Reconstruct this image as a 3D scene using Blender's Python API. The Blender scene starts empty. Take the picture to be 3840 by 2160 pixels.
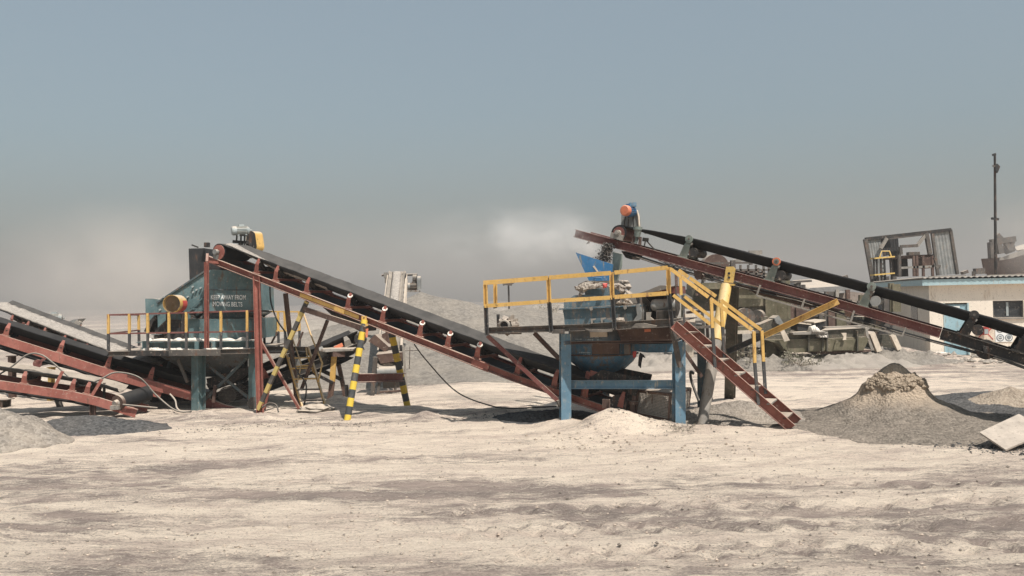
import bpy, math, random
import numpy as np
from mathutils import Vector as V3, Matrix
from mathutils import noise as mnoise

random.seed(7)
SC = bpy.context.scene
COL = SC.collection
R = math.radians

# ------------------------------------------------------------------ camera
CAMZ = 2.2
FPX = 2231.0                       # focal length in units of a 2576 px wide frame
PITCH, ROLL = R(0.65), R(1.2)
_F = V3((0, math.cos(PITCH), math.sin(PITCH)))
_U0 = V3((0, -math.sin(PITCH), math.cos(PITCH)))
_X = V3((1, 0, 0))
_R = _X * math.cos(ROLL) - _U0 * math.sin(ROLL)
_U = _X * math.sin(ROLL) + _U0 * math.cos(ROLL)
cam = bpy.data.cameras.new('camera')
cam.sensor_width = 36
cam.lens = 36 * FPX / 2576
cam.clip_start = 0.1
cam.clip_end = 3000
camo = bpy.data.objects.new('camera', cam)
COL.objects.link(camo)
m = Matrix.Identity(4)
for i in range(3):
    m[i][0], m[i][1], m[i][2] = _R[i], _U[i], -_F[i]
m[2][3] = CAMZ
camo.matrix_world = m
SC.camera = camo

# ------------------------------------------------------------------ sky, sun, exposure
SUN_EL, SUN_AZ = R(59), R(36)      # azimuth measured from behind the camera towards its right
sdir = V3((math.cos(SUN_EL) * math.sin(SUN_AZ), -math.cos(SUN_EL) * math.cos(SUN_AZ), math.sin(SUN_EL)))
w = bpy.data.worlds.new('World')
SC.world = w
w.use_nodes = True
nt = w.node_tree
bg = nt.nodes['Background']
sky = nt.nodes.new('ShaderNodeTexSky')
sky.sky_type = 'NISHITA'
sky.sun_disc = False
sky.sun_elevation = SUN_EL
sky.sun_rotation = math.pi - SUN_AZ
sky.altitude = 0
sky.air_density = 1.3
sky.dust_density = 2.0
sky.ozone_density = 1.5
hs = nt.nodes.new('ShaderNodeHueSaturation')
hs.inputs['Saturation'].default_value = 0.47
nt.links.new(sky.outputs[0], hs.inputs['Color'])
tint = nt.nodes.new('ShaderNodeMix')
tint.data_type = 'RGBA'
tint.blend_type = 'MULTIPLY'
tint.inputs[0].default_value = 1
tint.inputs[7].default_value = (0.92, 1.06, 1.10, 1)
nt.links.new(hs.outputs[0], tint.inputs[6])
tcw = nt.nodes.new('ShaderNodeTexCoord')
sxw = nt.nodes.new('ShaderNodeSeparateXYZ')
nt.links.new(tcw.outputs['Generated'], sxw.inputs[0])
mrw = nt.nodes.new('ShaderNodeMapRange')
mrw.inputs[1].default_value, mrw.inputs[2].default_value = 0.0, 0.32
mrw.inputs[3].default_value, mrw.inputs[4].default_value = 0.0, 1.0
nt.links.new(sxw.outputs[2], mrw.inputs[0])
thick = nt.nodes.new('ShaderNodeMix')          # dust thickens and dulls the low sky
thick.data_type = 'RGBA'
thick.inputs[6].default_value = (0.68, 0.66, 0.655, 1)
thick.inputs[7].default_value = (1.10, 1.075, 1.05, 1)
nt.links.new(mrw.outputs[0], thick.inputs[0])
tint2 = nt.nodes.new('ShaderNodeMix')
tint2.data_type = 'RGBA'
tint2.blend_type = 'MULTIPLY'
tint2.inputs[0].default_value = 1
nt.links.new(tint.outputs[2], tint2.inputs[6])
nt.links.new(thick.outputs[2], tint2.inputs[7])
nt.links.new(tint2.outputs[2], bg.inputs[0])
bg.inputs[1].default_value = 0.064
sl = bpy.data.lights.new('sun', 'SUN')
sl.energy = 4.2
sl.angle = R(0.6)
sl.color = (1.0, 0.945, 0.87)
so = bpy.data.objects.new('sun', sl)
so.rotation_euler = sdir.to_track_quat('Z', 'Y').to_euler()
so.location = sdir * 60
COL.objects.link(so)
SC.view_settings.view_transform = 'Standard'
SC.view_settings.look = 'None'
SC.view_settings.exposure = 0.46
SC.view_settings.gamma = 1
SC.cycles.max_bounces = 6
SC.cycles.diffuse_bounces = 3
SC.cycles.volume_bounces = 3
SC.cycles.use_denoising = True

# ------------------------------------------------------------------ pixel <-> world helpers
def ray(x, y):
    return _F + _R * ((x - 1288) / FPX) - _U * ((y - 724.5) / FPX)

CP = V3((0, 0, CAMZ))

def P(x, y, Y):
    d = ray(x, y)
    return CP + d * (Y / d.y)

def G(x, y, z=0.0):
    d = ray(x, y)
    return CP + d * ((z - CAMZ) / d.z)

class Pl:
    """a vertical plane in the place, given by two bearings and distances"""
    def __init__(s, xa, Ya, xb, Yb):
        a, b = P(xa, 750, Ya), P(xb, 750, Yb)
        s.o = V3((a.x, a.y, 0))
        s.u = V3((b.x - a.x, b.y - a.y, 0)).normalized()
        s.n = V3((-s.u.y, s.u.x, 0))
    def at(s, x, y, off=0.0):
        d = ray(x, y)
        t = ((s.o - CP).dot(s.n) + off) / d.dot(s.n)
        return CP + d * t

def zoomframe(x0, y0, x1, y1, wz):
    k = wz / (x1 - x0)
    f = 2576 / 3840
    return lambda x, y: ((x / k + x0) * f, (y / k + y0) * f)
Z1 = zoomframe(0, 1080, 800, 1700, 1870)
Z2 = zoomframe(350, 820, 1150, 1320, 2318)
Z3 = zoomframe(350, 1100, 1150, 1620, 2229)
Z4 = zoomframe(900, 900, 1700, 1420, 2229)
Z5 = zoomframe(900, 1100, 1700, 1620, 2229)
Z6 = zoomframe(1600, 1100, 2400, 1640, 2147)
B1 = zoomframe(1780, 940, 2580, 1300, 2576)
B2 = zoomframe(2080, 740, 2780, 1240, 2029)
B3 = zoomframe(2000, 1200, 2700, 1640, 2305)
B4 = zoomframe(2400, 940, 3100, 1640, 1449)
B5 = zoomframe(2700, 900, 3400, 1400, 2029)
B6 = zoomframe(3140, 820, 3840, 1380, 1811)
B7 = zoomframe(2900, 1280, 3840, 1740, 2576)
C1 = zoomframe(3540, 500, 3840, 1100, 724)
C3 = zoomframe(1240, 980, 1640, 1280, 1932)
C7 = zoomframe(0, 1100, 400, 1400, 1932)

ZUP = V3((0, 0, 1))

# ------------------------------------------------------------------ mesh builder
class MB:
    def __init__(s):
        s.v, s.f, s.sm = [], [], []
    def add(s, vs, fs, smooth=False):
        k = len(s.v)
        s.v += [tuple(p) for p in vs]
        s.f += [tuple(i + k for i in f) for f in fs]
        s.sm += [smooth] * len(fs)
        return s
    def beam(s, p0, p1, w, h, up=ZUP):
        p0, p1 = V3(p0), V3(p1)
        d = (p1 - p0)
        if d.length < 1e-6: return s
        d.normalize()
        sd = d.cross(up)
        if sd.length < 1e-4: sd = d.cross(V3((0, 1, 0)))
        sd.normalize()
        u = sd.cross(d).normalized()
        a, b = sd * (w / 2), u * (h / 2)
        vs = [p0 - a - b, p0 + a - b, p0 + a + b, p0 - a + b, p1 - a - b, p1 + a - b, p1 + a + b, p1 - a + b]
        return s.add(vs, [(3, 2, 1, 0), (4, 5, 6, 7), (0, 1, 5, 4), (1, 2, 6, 5), (2, 3, 7, 6), (3, 0, 4, 7)])
    def channel(s, p0, p1, fl, h, inn, t=0.010, up=ZUP):
        """C section: web along p0-p1 set back along inn, two flanges opening towards -inn"""
        p0, p1 = V3(p0), V3(p1)
        d = (p1 - p0).normalized()
        k = V3(inn) - d * V3(inn).dot(d)
        k.normalize()
        u = d.cross(k)
        if u.dot(up) < 0: u = -u
        u.normalize()
        def bx(c0, c1, a, b):
            vs = [c0 - a - b, c0 + a - b, c0 + a + b, c0 - a + b, c1 - a - b, c1 + a - b, c1 + a + b, c1 - a + b]
            s.add(vs, [(3, 2, 1, 0), (4, 5, 6, 7), (0, 1, 5, 4), (1, 2, 6, 5), (2, 3, 7, 6), (3, 0, 4, 7)])
        bx(p0 + k * fl / 2, p1 + k * fl / 2, k * t / 2, u * (h / 2 - t))
        for sg in (-1, 1):
            bx(p0 + u * sg * (h - t) / 2, p1 + u * sg * (h - t) / 2, k * (fl + t) / 2, u * t / 2)
        return s
    def ibeam(s, p0, p1, bw, h, k, t=0.014):
        """H section post: web plus two flanges whose faces look along k"""
        p0, p1 = V3(p0), V3(p1)
        k = V3(k).normalized()
        s.beam(p0, p1, 0.01, h - 2 * t, k) if False else None
        d = (p1 - p0).normalized()
        sd = d.cross(k).normalized()
        def bx(o, a, b):
            c0, c1 = p0 + o, p1 + o
            vs = [c0 - a - b, c0 + a - b, c0 + a + b, c0 - a + b, c1 - a - b, c1 + a - b, c1 + a + b, c1 - a + b]
            s.add(vs, [(3, 2, 1, 0), (4, 5, 6, 7), (0, 1, 5, 4), (1, 2, 6, 5), (2, 3, 7, 6), (3, 0, 4, 7)])
        bx(V3((0, 0, 0)), sd * t / 2, k * (h / 2 - t))
        for sg in (-1, 1):
            bx(k * sg * (h - t) / 2, sd * bw / 2, k * t / 2)
        return s
    def tube(s, p0, p1, r, n=14, r1=None, cap=True):
        p0, p1 = V3(p0), V3(p1)
        r1 = r if r1 is None else r1
        d = (p1 - p0).normalized()
        a = d.cross(ZUP)
        if a.length < 1e-3: a = d.cross(V3((0, 1, 0)))
        a.normalize()
        b = a.cross(d)
        c = [(a * math.cos(2 * math.pi * i / n) + b * math.sin(2 * math.pi * i / n)) for i in range(n)]
        s.add([p0 + q * r for q in c] + [p1 + q * r1 for q in c], [(i, i + n, (i + 1) % n + n, (i + 1) % n) for i in range(n)], True)
        if cap:
            s.add([p0 + q * r for q in c], [tuple(range(n))])
            s.add([p1 + q * r1 for q in c], [tuple(reversed(range(n)))])
        return s
    def path(s, pts, r, n=8):
        pts = [V3(p) for p in pts]
        rings = []
        a = None
        for i, p in enumerate(pts):
            d = (pts[min(i + 1, len(pts) - 1)] - pts[max(i - 1, 0)]).normalized()
            if a is None:
                a = d.cross(ZUP)
                if a.length < 1e-3: a = d.cross(V3((0, 1, 0)))
            a = (a - d * a.dot(d)).normalized()
            b = d.cross(a)
            rings.append([p + (a * math.cos(2 * math.pi * k / n) + b * math.sin(2 * math.pi * k / n)) * r for k in range(n)])
        return s.rings(rings, smooth=True)
    def rings(s, rings, smooth=False, cap=True):
        n = len(rings[0])
        vs = [p for q in rings for p in q]
        fs = []
        for i in range(len(rings) - 1):
            for k in range(n):
                fs.append((i * n + k, i * n + (k + 1) % n, (i + 1) * n + (k + 1) % n, (i + 1) * n + k))
        s.add(vs, fs, smooth)
        if cap:
            s.add(rings[0], [tuple(reversed(range(n)))])
            s.add(rings[-1], [tuple(range(n))])
        return s
    def poly(s, pts, vec):
        pts = [V3(p) for p in pts]
        n = len(pts)
        vec = V3(vec)
        return s.add(pts + [p + vec for p in pts],
                     [tuple(range(n)), tuple(range(2 * n - 1, n - 1, -1))] + [(i, i + n, (i + 1) % n + n, (i + 1) % n) for i in range(n)])
    def loft(s, A, B):
        return s.rings([A, B])
    def box(s, c, sx, sy, sz, u=V3((1, 0, 0)), v=V3((0, 1, 0)), wv=ZUP):
        c = V3(c)
        a, b, d = V3(u) * sx / 2, V3(v) * sy / 2, V3(wv) * sz / 2
        vs = [c - a - b - d, c + a - b - d, c + a + b - d, c - a + b - d, c - a - b + d, c + a - b + d, c + a + b + d, c - a + b + d]
        return s.add(vs, [(3, 2, 1, 0), (4, 5, 6, 7), (0, 1, 5, 4), (1, 2, 6, 5), (2, 3, 7, 6), (3, 0, 4, 7)])
    def done(s, name, mat, parent=None, origin=None):
        me = bpy.data.meshes.new(name)
        root = ROOT.get(parent.name) if parent is not None else None
        o0 = root if root is not None else (V3(origin) if origin is not None else V3((0, 0, 0)))
        arr = np.array(s.v, dtype=np.float64) - np.array(o0[:])
        me.from_pydata(arr.tolist(), [], s.f)
        me.polygons.foreach_set('use_smooth', s.sm)
        me.update()
        import bmesh as _b
        bm = _b.new()
        bm.from_mesh(me)
        _b.ops.recalc_face_normals(bm, faces=bm.faces)
        bm.to_mesh(me)
        bm.free()
        me.materials.append(mat)
        o = bpy.data.objects.new(name, me)
        COL.objects.link(o)
        if parent is not None:
            o.parent = parent
            ROOT[o.name] = o0
        else:
            o.location = o0
            ROOT[o.name] = o0
        return o

ROOT = {}

def thing(name, label, cat, loc, group=None):
    o = bpy.data.objects.new(name, None)
    o.empty_display_size = 0.2
    o.location = loc
    COL.objects.link(o)
    ROOT[o.name] = V3(loc)
    return tag(o, label, cat, group)

def tag(o, label=None, cat=None, group=None, kind=None):
    if label: o['label'] = label
    if cat: o['category'] = cat
    if group: o['group'] = group
    if kind: o['kind'] = kind
    return o

# ------------------------------------------------------------------ materials
def newmat(name):
    mt = bpy.data.materials.new(name)
    mt.use_nodes = True
    t = mt.node_tree
    b = t.nodes['Principled BSDF']
    return mt, t, b

def N(t, typ, **kw):
    n = t.nodes.new(typ)
    for k, v in kw.items():
        setattr(n, k, v)
    return n

def mixc(t, fac, a, b, blend='MIX'):
    n = N(t, 'ShaderNodeMix', data_type='RGBA', blend_type=blend)
    for sock, v in ((0, fac), (6, a), (7, b)):
        if isinstance(v, (int, float)): n.inputs[sock].default_value = v
        elif isinstance(v, tuple): n.inputs[sock].default_value = v if len(v) == 4 else v + (1,)
        else: t.links.new(v, n.inputs[sock])
    return n.outputs[2]

def ramp(t, src, p0, p1, lo=0.0, hi=1.0):
    n = N(t, 'ShaderNodeMapRange', clamp=True)
    n.inputs[1].default_value, n.inputs[2].default_value = p0, p1
    n.inputs[3].default_value, n.inputs[4].default_value = lo, hi
    t.links.new(src, n.inputs[0])
    return n.outputs[0]

def math_(t, op, a, b=None):
    n = N(t, 'ShaderNodeMath', operation=op)
    for i, v in enumerate((a, b)):
        if v is None: continue
        if isinstance(v, (int, float)): n.inputs[i].default_value = v
        else: t.links.new(v, n.inputs[i])
    return n.outputs[0]

def noise_(t, scale, detail=4, rough=0.6, stretch=None, seed=0.0):
    g = N(t, 'ShaderNodeNewGeometry')
    mp = N(t, 'ShaderNodeMapping')
    t.links.new(g.outputs['Position'], mp.inputs[0])
    mp.inputs['Location'].default_value = (seed * 3.1, seed * 1.7, seed * 2.3)
    if stretch: mp.inputs['Scale'].default_value = stretch
    n = N(t, 'ShaderNodeTexNoise')
    n.inputs['Scale'].default_value = scale
    n.inputs['Detail'].default_value = detail
    n.inputs['Roughness'].default_value = rough
    t.links.new(mp.outputs[0], n.inputs['Vector'])
    return n.outputs['Fac']

def upness(t):
    g = N(t, 'ShaderNodeNewGeometry')
    sx = N(t, 'ShaderNodeSeparateXYZ')
    t.links.new(g.outputs['Normal'], sx.inputs[0])
    return sx.outputs[2]

def bump(t, b, h, strength, dist=0.01):
    n = N(t, 'ShaderNodeBump')
    n.inputs['Strength'].default_value = strength
    n.inputs['Distance'].default_value = dist
    t.links.new(h, n.inputs['Height'])
    t.links.new(n.outputs[0], b.inputs['Normal'])

DUST = (0.50, 0.42, 0.34)
RUST = (0.085, 0.045, 0.030)
def paint(name, col, rust=0.3, dust=0.35, rough=0.6, var=0.25, rustcol=RUST, grime=0.25, metal=0.0, streak=True, seed=0.0, scale=3.0):
    mt, t, b = newmat(name)
    n1 = noise_(t, scale, 5, 0.65, seed=seed)
    n2 = noise_(t, scale * 4.5, 5, 0.7, stretch=(1, 1, 0.22) if streak else None, seed=seed + 3)
    n3 = noise_(t, 45, 2, 0.6, seed=seed + 5)
    lo = tuple(c * (1 - var) for c in col)
    hi = tuple(min(1, c * (1 + var)) for c in col)
    c = mixc(t, ramp(t, n1, 0.3, 0.7), lo, hi)
    c = mixc(t, ramp(t, n2, 0.5, 0.78, 0, grime), c, (0.16, 0.135, 0.11))
    if rust > 0:
        rm = math_(t, 'MULTIPLY', ramp(t, n2, 0.62 - 0.22 * rust, 0.72 - 0.2 * rust), ramp(t, n1, 0.42, 0.58))
        c = mixc(t, rm, c, mixc(t, n3, rustcol, tuple(k * 1.7 for k in rustcol)))
    if dust > 0:
        um = math_(t, 'MULTIPLY', ramp(t, upness(t), 0.25, 0.85), ramp(t, n1, 0.15, 0.55, dust * 0.7, min(1, dust * 2.2)))
        c = mixc(t, um, c, DUST)
        c = mixc(t, ramp(t, n1, 0.45, 0.75, 0.0, dust * 0.35), c, tuple(k * 0.75 for k in DUST))
    if grime > 0.1 and dust > 0.1:      # flecks: chipped paint and spattered dust
        n4 = noise_(t, 16, 4, 0.75, seed=seed + 8)
        c = mixc(t, ramp(t, n4, 0.60, 0.66, 0, 0.55), c, tuple(k * 0.8 for k in DUST))
        c = mixc(t, ramp(t, n4, 0.33, 0.40, 0.5, 0), c, (0.06, 0.045, 0.036))
    t.links.new(c, b.inputs['Base Color'])
    b.inputs['Roughness'].default_value = rough
    b.inputs['Metallic'].default_value = metal
    b.inputs['Specular IOR Level'].default_value = 0.3
    bump(t, b, n3, 0.12, 0.01)
    return mt

M = {}
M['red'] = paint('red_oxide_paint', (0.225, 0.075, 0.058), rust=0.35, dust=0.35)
M['redpale'] = paint('pale_red_paint', (0.29, 0.10, 0.078), rust=0.15, dust=0.3)  # lighter red than the main frame paint
M['maroon'] = paint('maroon_paint', (0.15, 0.050, 0.045), rust=0.3, dust=0.35)
M['brown'] = paint('brown_weathered_steel', (0.09, 0.054, 0.044), rust=0.5, dust=0.35)
M['teal'] = paint('teal_paint', (0.10, 0.165, 0.175), rust=0.35, dust=0.35, var=0.3, rustcol=(0.10, 0.075, 0.055), grime=0.35)
M['funnel'] = paint('bare_grey_steel_funnel', (0.15, 0.165, 0.175), rust=0.35, dust=0.3, grime=0.4)
M['tealdk'] = paint('dark_teal_steel', (0.062, 0.09, 0.10), rust=0.5, dust=0.25, grime=0.5)
M['blue'] = paint('crusher_blue_paint', (0.075, 0.175, 0.265), rust=0.5, dust=0.45, var=0.3, rustcol=(0.13, 0.10, 0.08), grime=0.5)
M['bluegrey'] = paint('dusty_blue_grey_paint', (0.075, 0.13, 0.165), rust=0.5, dust=0.45, var=0.3, rustcol=(0.15, 0.12, 0.10), grime=0.5)
M['bluebr'] = paint('bright_blue_paint', (0.036, 0.15, 0.31), rust=0.22, dust=0.15, var=0.15, rustcol=(0.2, 0.17, 0.10))
M['bluelt'] = paint('chalky_blue_paint', (0.115, 0.21, 0.285), rust=0.35, dust=0.3, var=0.2, rustcol=(0.3, 0.27, 0.22), grime=0.3)
M['yellowdk'] = paint('rusty_yellow_mesh', (0.17, 0.095, 0.03), rust=0.6, dust=0.2)
M['sheetgrey'] = paint('dusty_grey_sheet', (0.40, 0.345, 0.295), rust=0.25, dust=0.15, rustcol=(0.2, 0.17, 0.14), grime=0.3, scale=6)
M['yellow'] = paint('yellow_paint', (0.60, 0.37, 0.11), rust=0.25, dust=0.42, var=0.15, rustcol=(0.14, 0.06, 0.03))
M['yellowpipe'] = paint('pale_yellow_paint', (0.64, 0.43, 0.13), rust=0.12, dust=0.3, var=0.12, rustcol=(0.14, 0.08, 0.05))
M['dkpost'] = paint('dark_grey_paint', (0.05, 0.052, 0.055), rust=0.3, dust=0.3)
M['steel'] = paint('dirty_steel', (0.085, 0.077, 0.07), rust=0.5, dust=0.35)
M['dksteel'] = paint('blackened_steel', (0.024, 0.023, 0.023), rust=0.4, dust=0.12)
M['greysteel'] = paint('grey_steel', (0.21, 0.215, 0.21), rust=0.2, dust=0.4)
M['greygreen'] = paint('grey_green_paint', (0.17, 0.20, 0.18), rust=0.25, dust=0.35)
M['motor'] = paint('motor_grey_paint', (0.34, 0.38, 0.38), rust=0.1, dust=0.4)
M['orange'] = paint('orange_paint', (0.62, 0.19, 0.10), rust=0.1, dust=0.15, var=0.1)
M['cap'] = paint('white_cap', (0.80, 0.74, 0.66), rust=0, dust=0.1, var=0.05, grime=0.05)
M['rubber'] = paint('black_rubber', (0.013, 0.014, 0.016), rust=0, dust=0.02, rough=0.8, grime=0.03)
M['beltgrey'] = paint('worn_grey_belt', (0.030, 0.032, 0.035), rust=0, dust=0.05, rough=0.85, grime=0.10)
M['rubberdusty'] = paint('dusty_rubber', (0.055, 0.058, 0.06), rust=0, dust=0.28, rough=0.8, grime=0.2)
M['olive'] = paint('olive_paint', (0.125, 0.113, 0.072), rust=0.4, dust=0.45, rustcol=(0.13, 0.10, 0.07))
M['olivedk'] = paint('dark_olive_paint', (0.07, 0.066, 0.05), rust=0.3, dust=0.5)
M['fadedgrey'] = paint('sun_bleached_steel', (0.25, 0.23, 0.205), rust=0.25, dust=0.6)
M['wall'] = paint('limewashed_wall', (0.82, 0.73, 0.62), rust=0.22, dust=0.25, var=0.06, rough=0.9, rustcol=(0.44, 0.36, 0.28), grime=0.12, scale=1.2)
M['fascia'] = paint('pale_blue_fascia', (0.40, 0.54, 0.57), rust=0.1, dust=0.35, var=0.08, rustcol=(0.4, 0.38, 0.33))
M['door'] = paint('pale_blue_door', (0.30, 0.46, 0.52), rust=0.35, dust=0.3, var=0.15, rustcol=(0.20, 0.20, 0.18), grime=0.35, scale=2.0)
M['glass'] = paint('dark_dusty_glass', (0.035, 0.04, 0.045), rust=0, dust=0.2, rough=0.25, grime=0.2)
M['roof'] = paint('cement_roof_sheet', (0.33, 0.32, 0.31), rust=0.2, dust=0.5, rustcol=(0.2, 0.16, 0.13))
M['tinsheet'] = paint('weathered_tin_sheet', (0.22, 0.225, 0.22), rust=0.25, dust=0.3, rustcol=(0.16, 0.12, 0.09))
M['tindark'] = paint('dark_sheet', (0.024, 0.025, 0.027), rust=0.2, dust=0.08)
M['sign'] = paint('white_sign', (0.82, 0.82, 0.80), rust=0, dust=0.05, var=0.03, grime=0.05)
M['signink'] = paint('sign_ink', (0.22, 0.24, 0.25), rust=0, dust=0.0, var=0.1, grime=0)
M['signred'] = paint('red_sign_paint', (0.45, 0.07, 0.06), rust=0, dust=0.1, var=0.1, grime=0.1)
M['letter'] = paint('white_lettering', (0.88, 0.88, 0.85), rust=0.0, dust=0.0, var=0.02, grime=0.0, rustcol=(0.2, 0.3, 0.32))
M['letterfaint'] = paint('faint_lettering', (0.42, 0.50, 0.55), rust=0.6, dust=0.0, var=0.1, grime=0.4, rustcol=(0.06, 0.15, 0.24), scale=6)
M['sack'] = paint('woven_sack', (0.36, 0.31, 0.26), rust=0.8, dust=0.05, var=0.3, rustcol=(0.09, 0.07, 0.06), grime=0.8, scale=9)
M['sackred'] = paint('red_sack_print', (0.55, 0.09, 0.08), rust=0.2, dust=0.1)
M['tarp'] = paint('dusty_tarpaulin', (0.14, 0.125, 0.11), rust=0.2, dust=0.5)
M['card'] = paint('pale_board', (0.62, 0.53, 0.43), rust=0.1, dust=0.2)
M['cable'] = paint('black_cable', (0.03, 0.03, 0.03), rust=0, dust=0.15)
M['cablegrey'] = paint('grey_cable', (0.10, 0.095, 0.088), rust=0, dust=0.3)
M['leaf'] = paint('dusty_leaf', (0.14, 0.14, 0.095), rust=0, dust=0.4, var=0.4, scale=8)
M['leafpale'] = paint('haze_paled_leaf', (0.27, 0.25, 0.20), rust=0, dust=0.3, var=0.2, scale=8)  # leaf colour lightened to stand in for haze over the far scrub
M['shedwall'] = paint('grimy_shed_wall', (0.30, 0.245, 0.21), rust=0.3, dust=0.3)
M['twig'] = paint('dry_twig', (0.15, 0.12, 0.09), rust=0, dust=0.3)

def striped(name, a, b, period, axis, off=0.0):
    """yellow and black painted bands round a leg, measured along the leg itself"""
    mt, t, bs = newmat(name)
    g = N(t, 'ShaderNodeNewGeometry')
    dt = N(t, 'ShaderNodeVectorMath', operation='DOT_PRODUCT')
    t.links.new(g.outputs['Position'], dt.inputs[0])
    dt.inputs[1].default_value = axis
    nz = noise_(t, 14, 3)
    v = math_(t, 'ADD', math_(t, 'MULTIPLY', dt.outputs['Value'], 1 / period), math_(t, 'MULTIPLY', nz, 0.07))
    fr = math_(t, 'FRACT', math_(t, 'ADD', v, 100.0 + off))
    k = math_(t, 'GREATER_THAN', fr, 0.5)
    n1 = noise_(t, 5, 5, 0.7)
    ca = mixc(t, ramp(t, n1, 0.55, 0.72, 0, 0.8), a, (0.20, 0.16, 0.12))
    cb = mixc(t, ramp(t, n1, 0.5, 0.75, 0, 0.7), b, (0.22, 0.18, 0.15))
    c = mixc(t, k, ca, cb)
    t.links.new(c, bs.inputs['Base Color'])
    bs.inputs['Roughness'].default_value = 0.7
    bs.inputs['Specular IOR Level'].default_value = 0.25
    return mt
YEL, BLK = (0.62, 0.44, 0.06), (0.055, 0.058, 0.06)

def gravel(name, dark, light, scale=26, patch=0.5, patchcol=None, bmp=0.9, dist=0.03):
    mt, t, b = newmat(name)
    g = N(t, 'ShaderNodeNewGeometry')
    vo = N(t, 'ShaderNodeTexVoronoi')
    vo.inputs['Scale'].default_value = scale
    t.links.new(g.outputs['Position'], vo.inputs['Vector'])
    n1 = noise_(t, 1.1, 5, 0.6)
    n2 = noise_(t, scale * 1.6, 3, 0.7)
    hsv = N(t, 'ShaderNodeSeparateColor')
    t.links.new(vo.outputs['Color'], hsv.inputs[0])
    c = mixc(t, hsv.outputs[0], dark, light)
    c = mixc(t, ramp(t, n2, 0.3, 0.7, 0, 0.4), c, tuple(k * 0.75 for k in dark))
    c = mixc(t, ramp(t, n1, 0.42, 0.66, 0, patch), c, patchcol or DUST)
    t.links.new(c, b.inputs['Base Color'])
    b.inputs['Roughness'].default_value = 0.95
    b.inputs['Specular IOR Level'].default_value = 0.1
    h = math_(t, 'ADD', math_(t, 'MULTIPLY', vo.outputs['Distance'], -1.0), n2)
    bump(t, b, h, bmp, dist)
    return mt
M['gravelg'] = gravel('grey_gravel', (0.20, 0.175, 0.15), (0.40, 0.35, 0.30), 22, 0.45, (0.44, 0.37, 0.30))
M['gravelfar'] = gravel('grey_crushed_stone', (0.165, 0.148, 0.13), (0.275, 0.247, 0.215), 13, 0.4, (0.30, 0.26, 0.215), 0.6, 0.03)
M['graveldk'] = gravel('dark_shade_gravel', (0.055, 0.055, 0.056), (0.155, 0.15, 0.146), 24, 0.12, (0.3, 0.26, 0.22))  # dark stone, darkened further to carry the shade near the machines
M['graveltan'] = gravel('tan_gravel', (0.25, 0.20, 0.155), (0.46, 0.38, 0.30), 24, 0.6, (0.50, 0.41, 0.32))
M['crumb'] = gravel('crumbled_stone_dust', (0.36, 0.29, 0.235), (0.56, 0.46, 0.37), 40, 0.3, (0.5, 0.41, 0.33), 0.3, 0.01)
M['conegravel'] = gravel('sorted_gravel', (0.14, 0.12, 0.10), (0.31, 0.265, 0.22), 24, 0.2, (0.40, 0.33, 0.27))
_t = M['conegravel'].node_tree
_b = _t.nodes['Principled BSDF']
_src = _b.inputs['Base Color'].links[0].from_socket
_g = N(_t, 'ShaderNodeNewGeometry'); _sx = N(_t, 'ShaderNodeSeparateXYZ'); _t.links.new(_g.outputs['Position'], _sx.inputs[0])
_f = ramp(_t, math_(_t, 'ADD', _sx.outputs[2], math_(_t, 'MULTIPLY', noise_(_t, 4, 4), 0.25)), 0.38, 0.62)
_t.links.new(mixc(_t, _f, _src, (0.42, 0.335, 0.255)), _b.inputs['Base Color'])
M['crust'] = gravel('caked_dust_crust', (0.30, 0.24, 0.18), (0.42, 0.34, 0.26), 40, 0.3, (0.36, 0.29, 0.22), 0.6, 0.015)
M['sandpile'] = gravel('pale_stone_dust', (0.50, 0.405, 0.32), (0.62, 0.51, 0.41), 60, 0.5, (0.60, 0.49, 0.39), 0.5, 0.012)
M['hill'] = gravel('far_pale_spoil', (0.26, 0.23, 0.20), (0.36, 0.32, 0.275), 3, 0.7, (0.31, 0.27, 0.235), 0.5, 0.08)
M['beltgravel'] = gravel('belt_gravel', (0.27, 0.24, 0.215), (0.55, 0.49, 0.43), 30, 0.3, (0.42, 0.37, 0.32), 0.9, 0.02)
M['drift'] = gravel('white_stone_powder', (0.66, 0.60, 0.53), (0.78, 0.72, 0.64), 40, 0.4, (0.72, 0.66, 0.58), 0.3, 0.01)
M['stone'] = gravel('loose_stone', (0.16, 0.14, 0.12), (0.42, 0.36, 0.30), 9, 0.3)
# ------------------------------------------------------------------ ground
def hash2(ix, iy, seed):
    n = (ix.astype(np.int64) * 374761393 + iy.astype(np.int64) * 668265263 + seed * 974634777) & 0xffffffff
    n = ((n ^ (n >> 13)) * 1274126177) & 0xffffffff
    n = n ^ (n >> 16)
    return (n & 0xffff) / 65535.0

def vnoise(x, y, seed=0):
    ix, iy = np.floor(x), np.floor(y)
    fx, fy = x - ix, y - iy
    ux, uy = fx * fx * (3 - 2 * fx), fy * fy * (3 - 2 * fy)
    a, b = hash2(ix, iy, seed), hash2(ix + 1, iy, seed)
    c, d = hash2(ix, iy + 1, seed), hash2(ix + 1, iy + 1, seed)
    return (a * (1 - ux) + b * ux) * (1 - uy) + (c * (1 - ux) + d * ux) * uy - 0.5

def fbm(x, y, oct=4, seed=0, gain=0.5):
    s, a = 0, 1.0
    for k in range(oct):
        s = s + a * vnoise(x * 2 ** k + 17.3 * k, y * 2 ** k - 9.1 * k, seed + k)
        a *= gain
    return s

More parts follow.
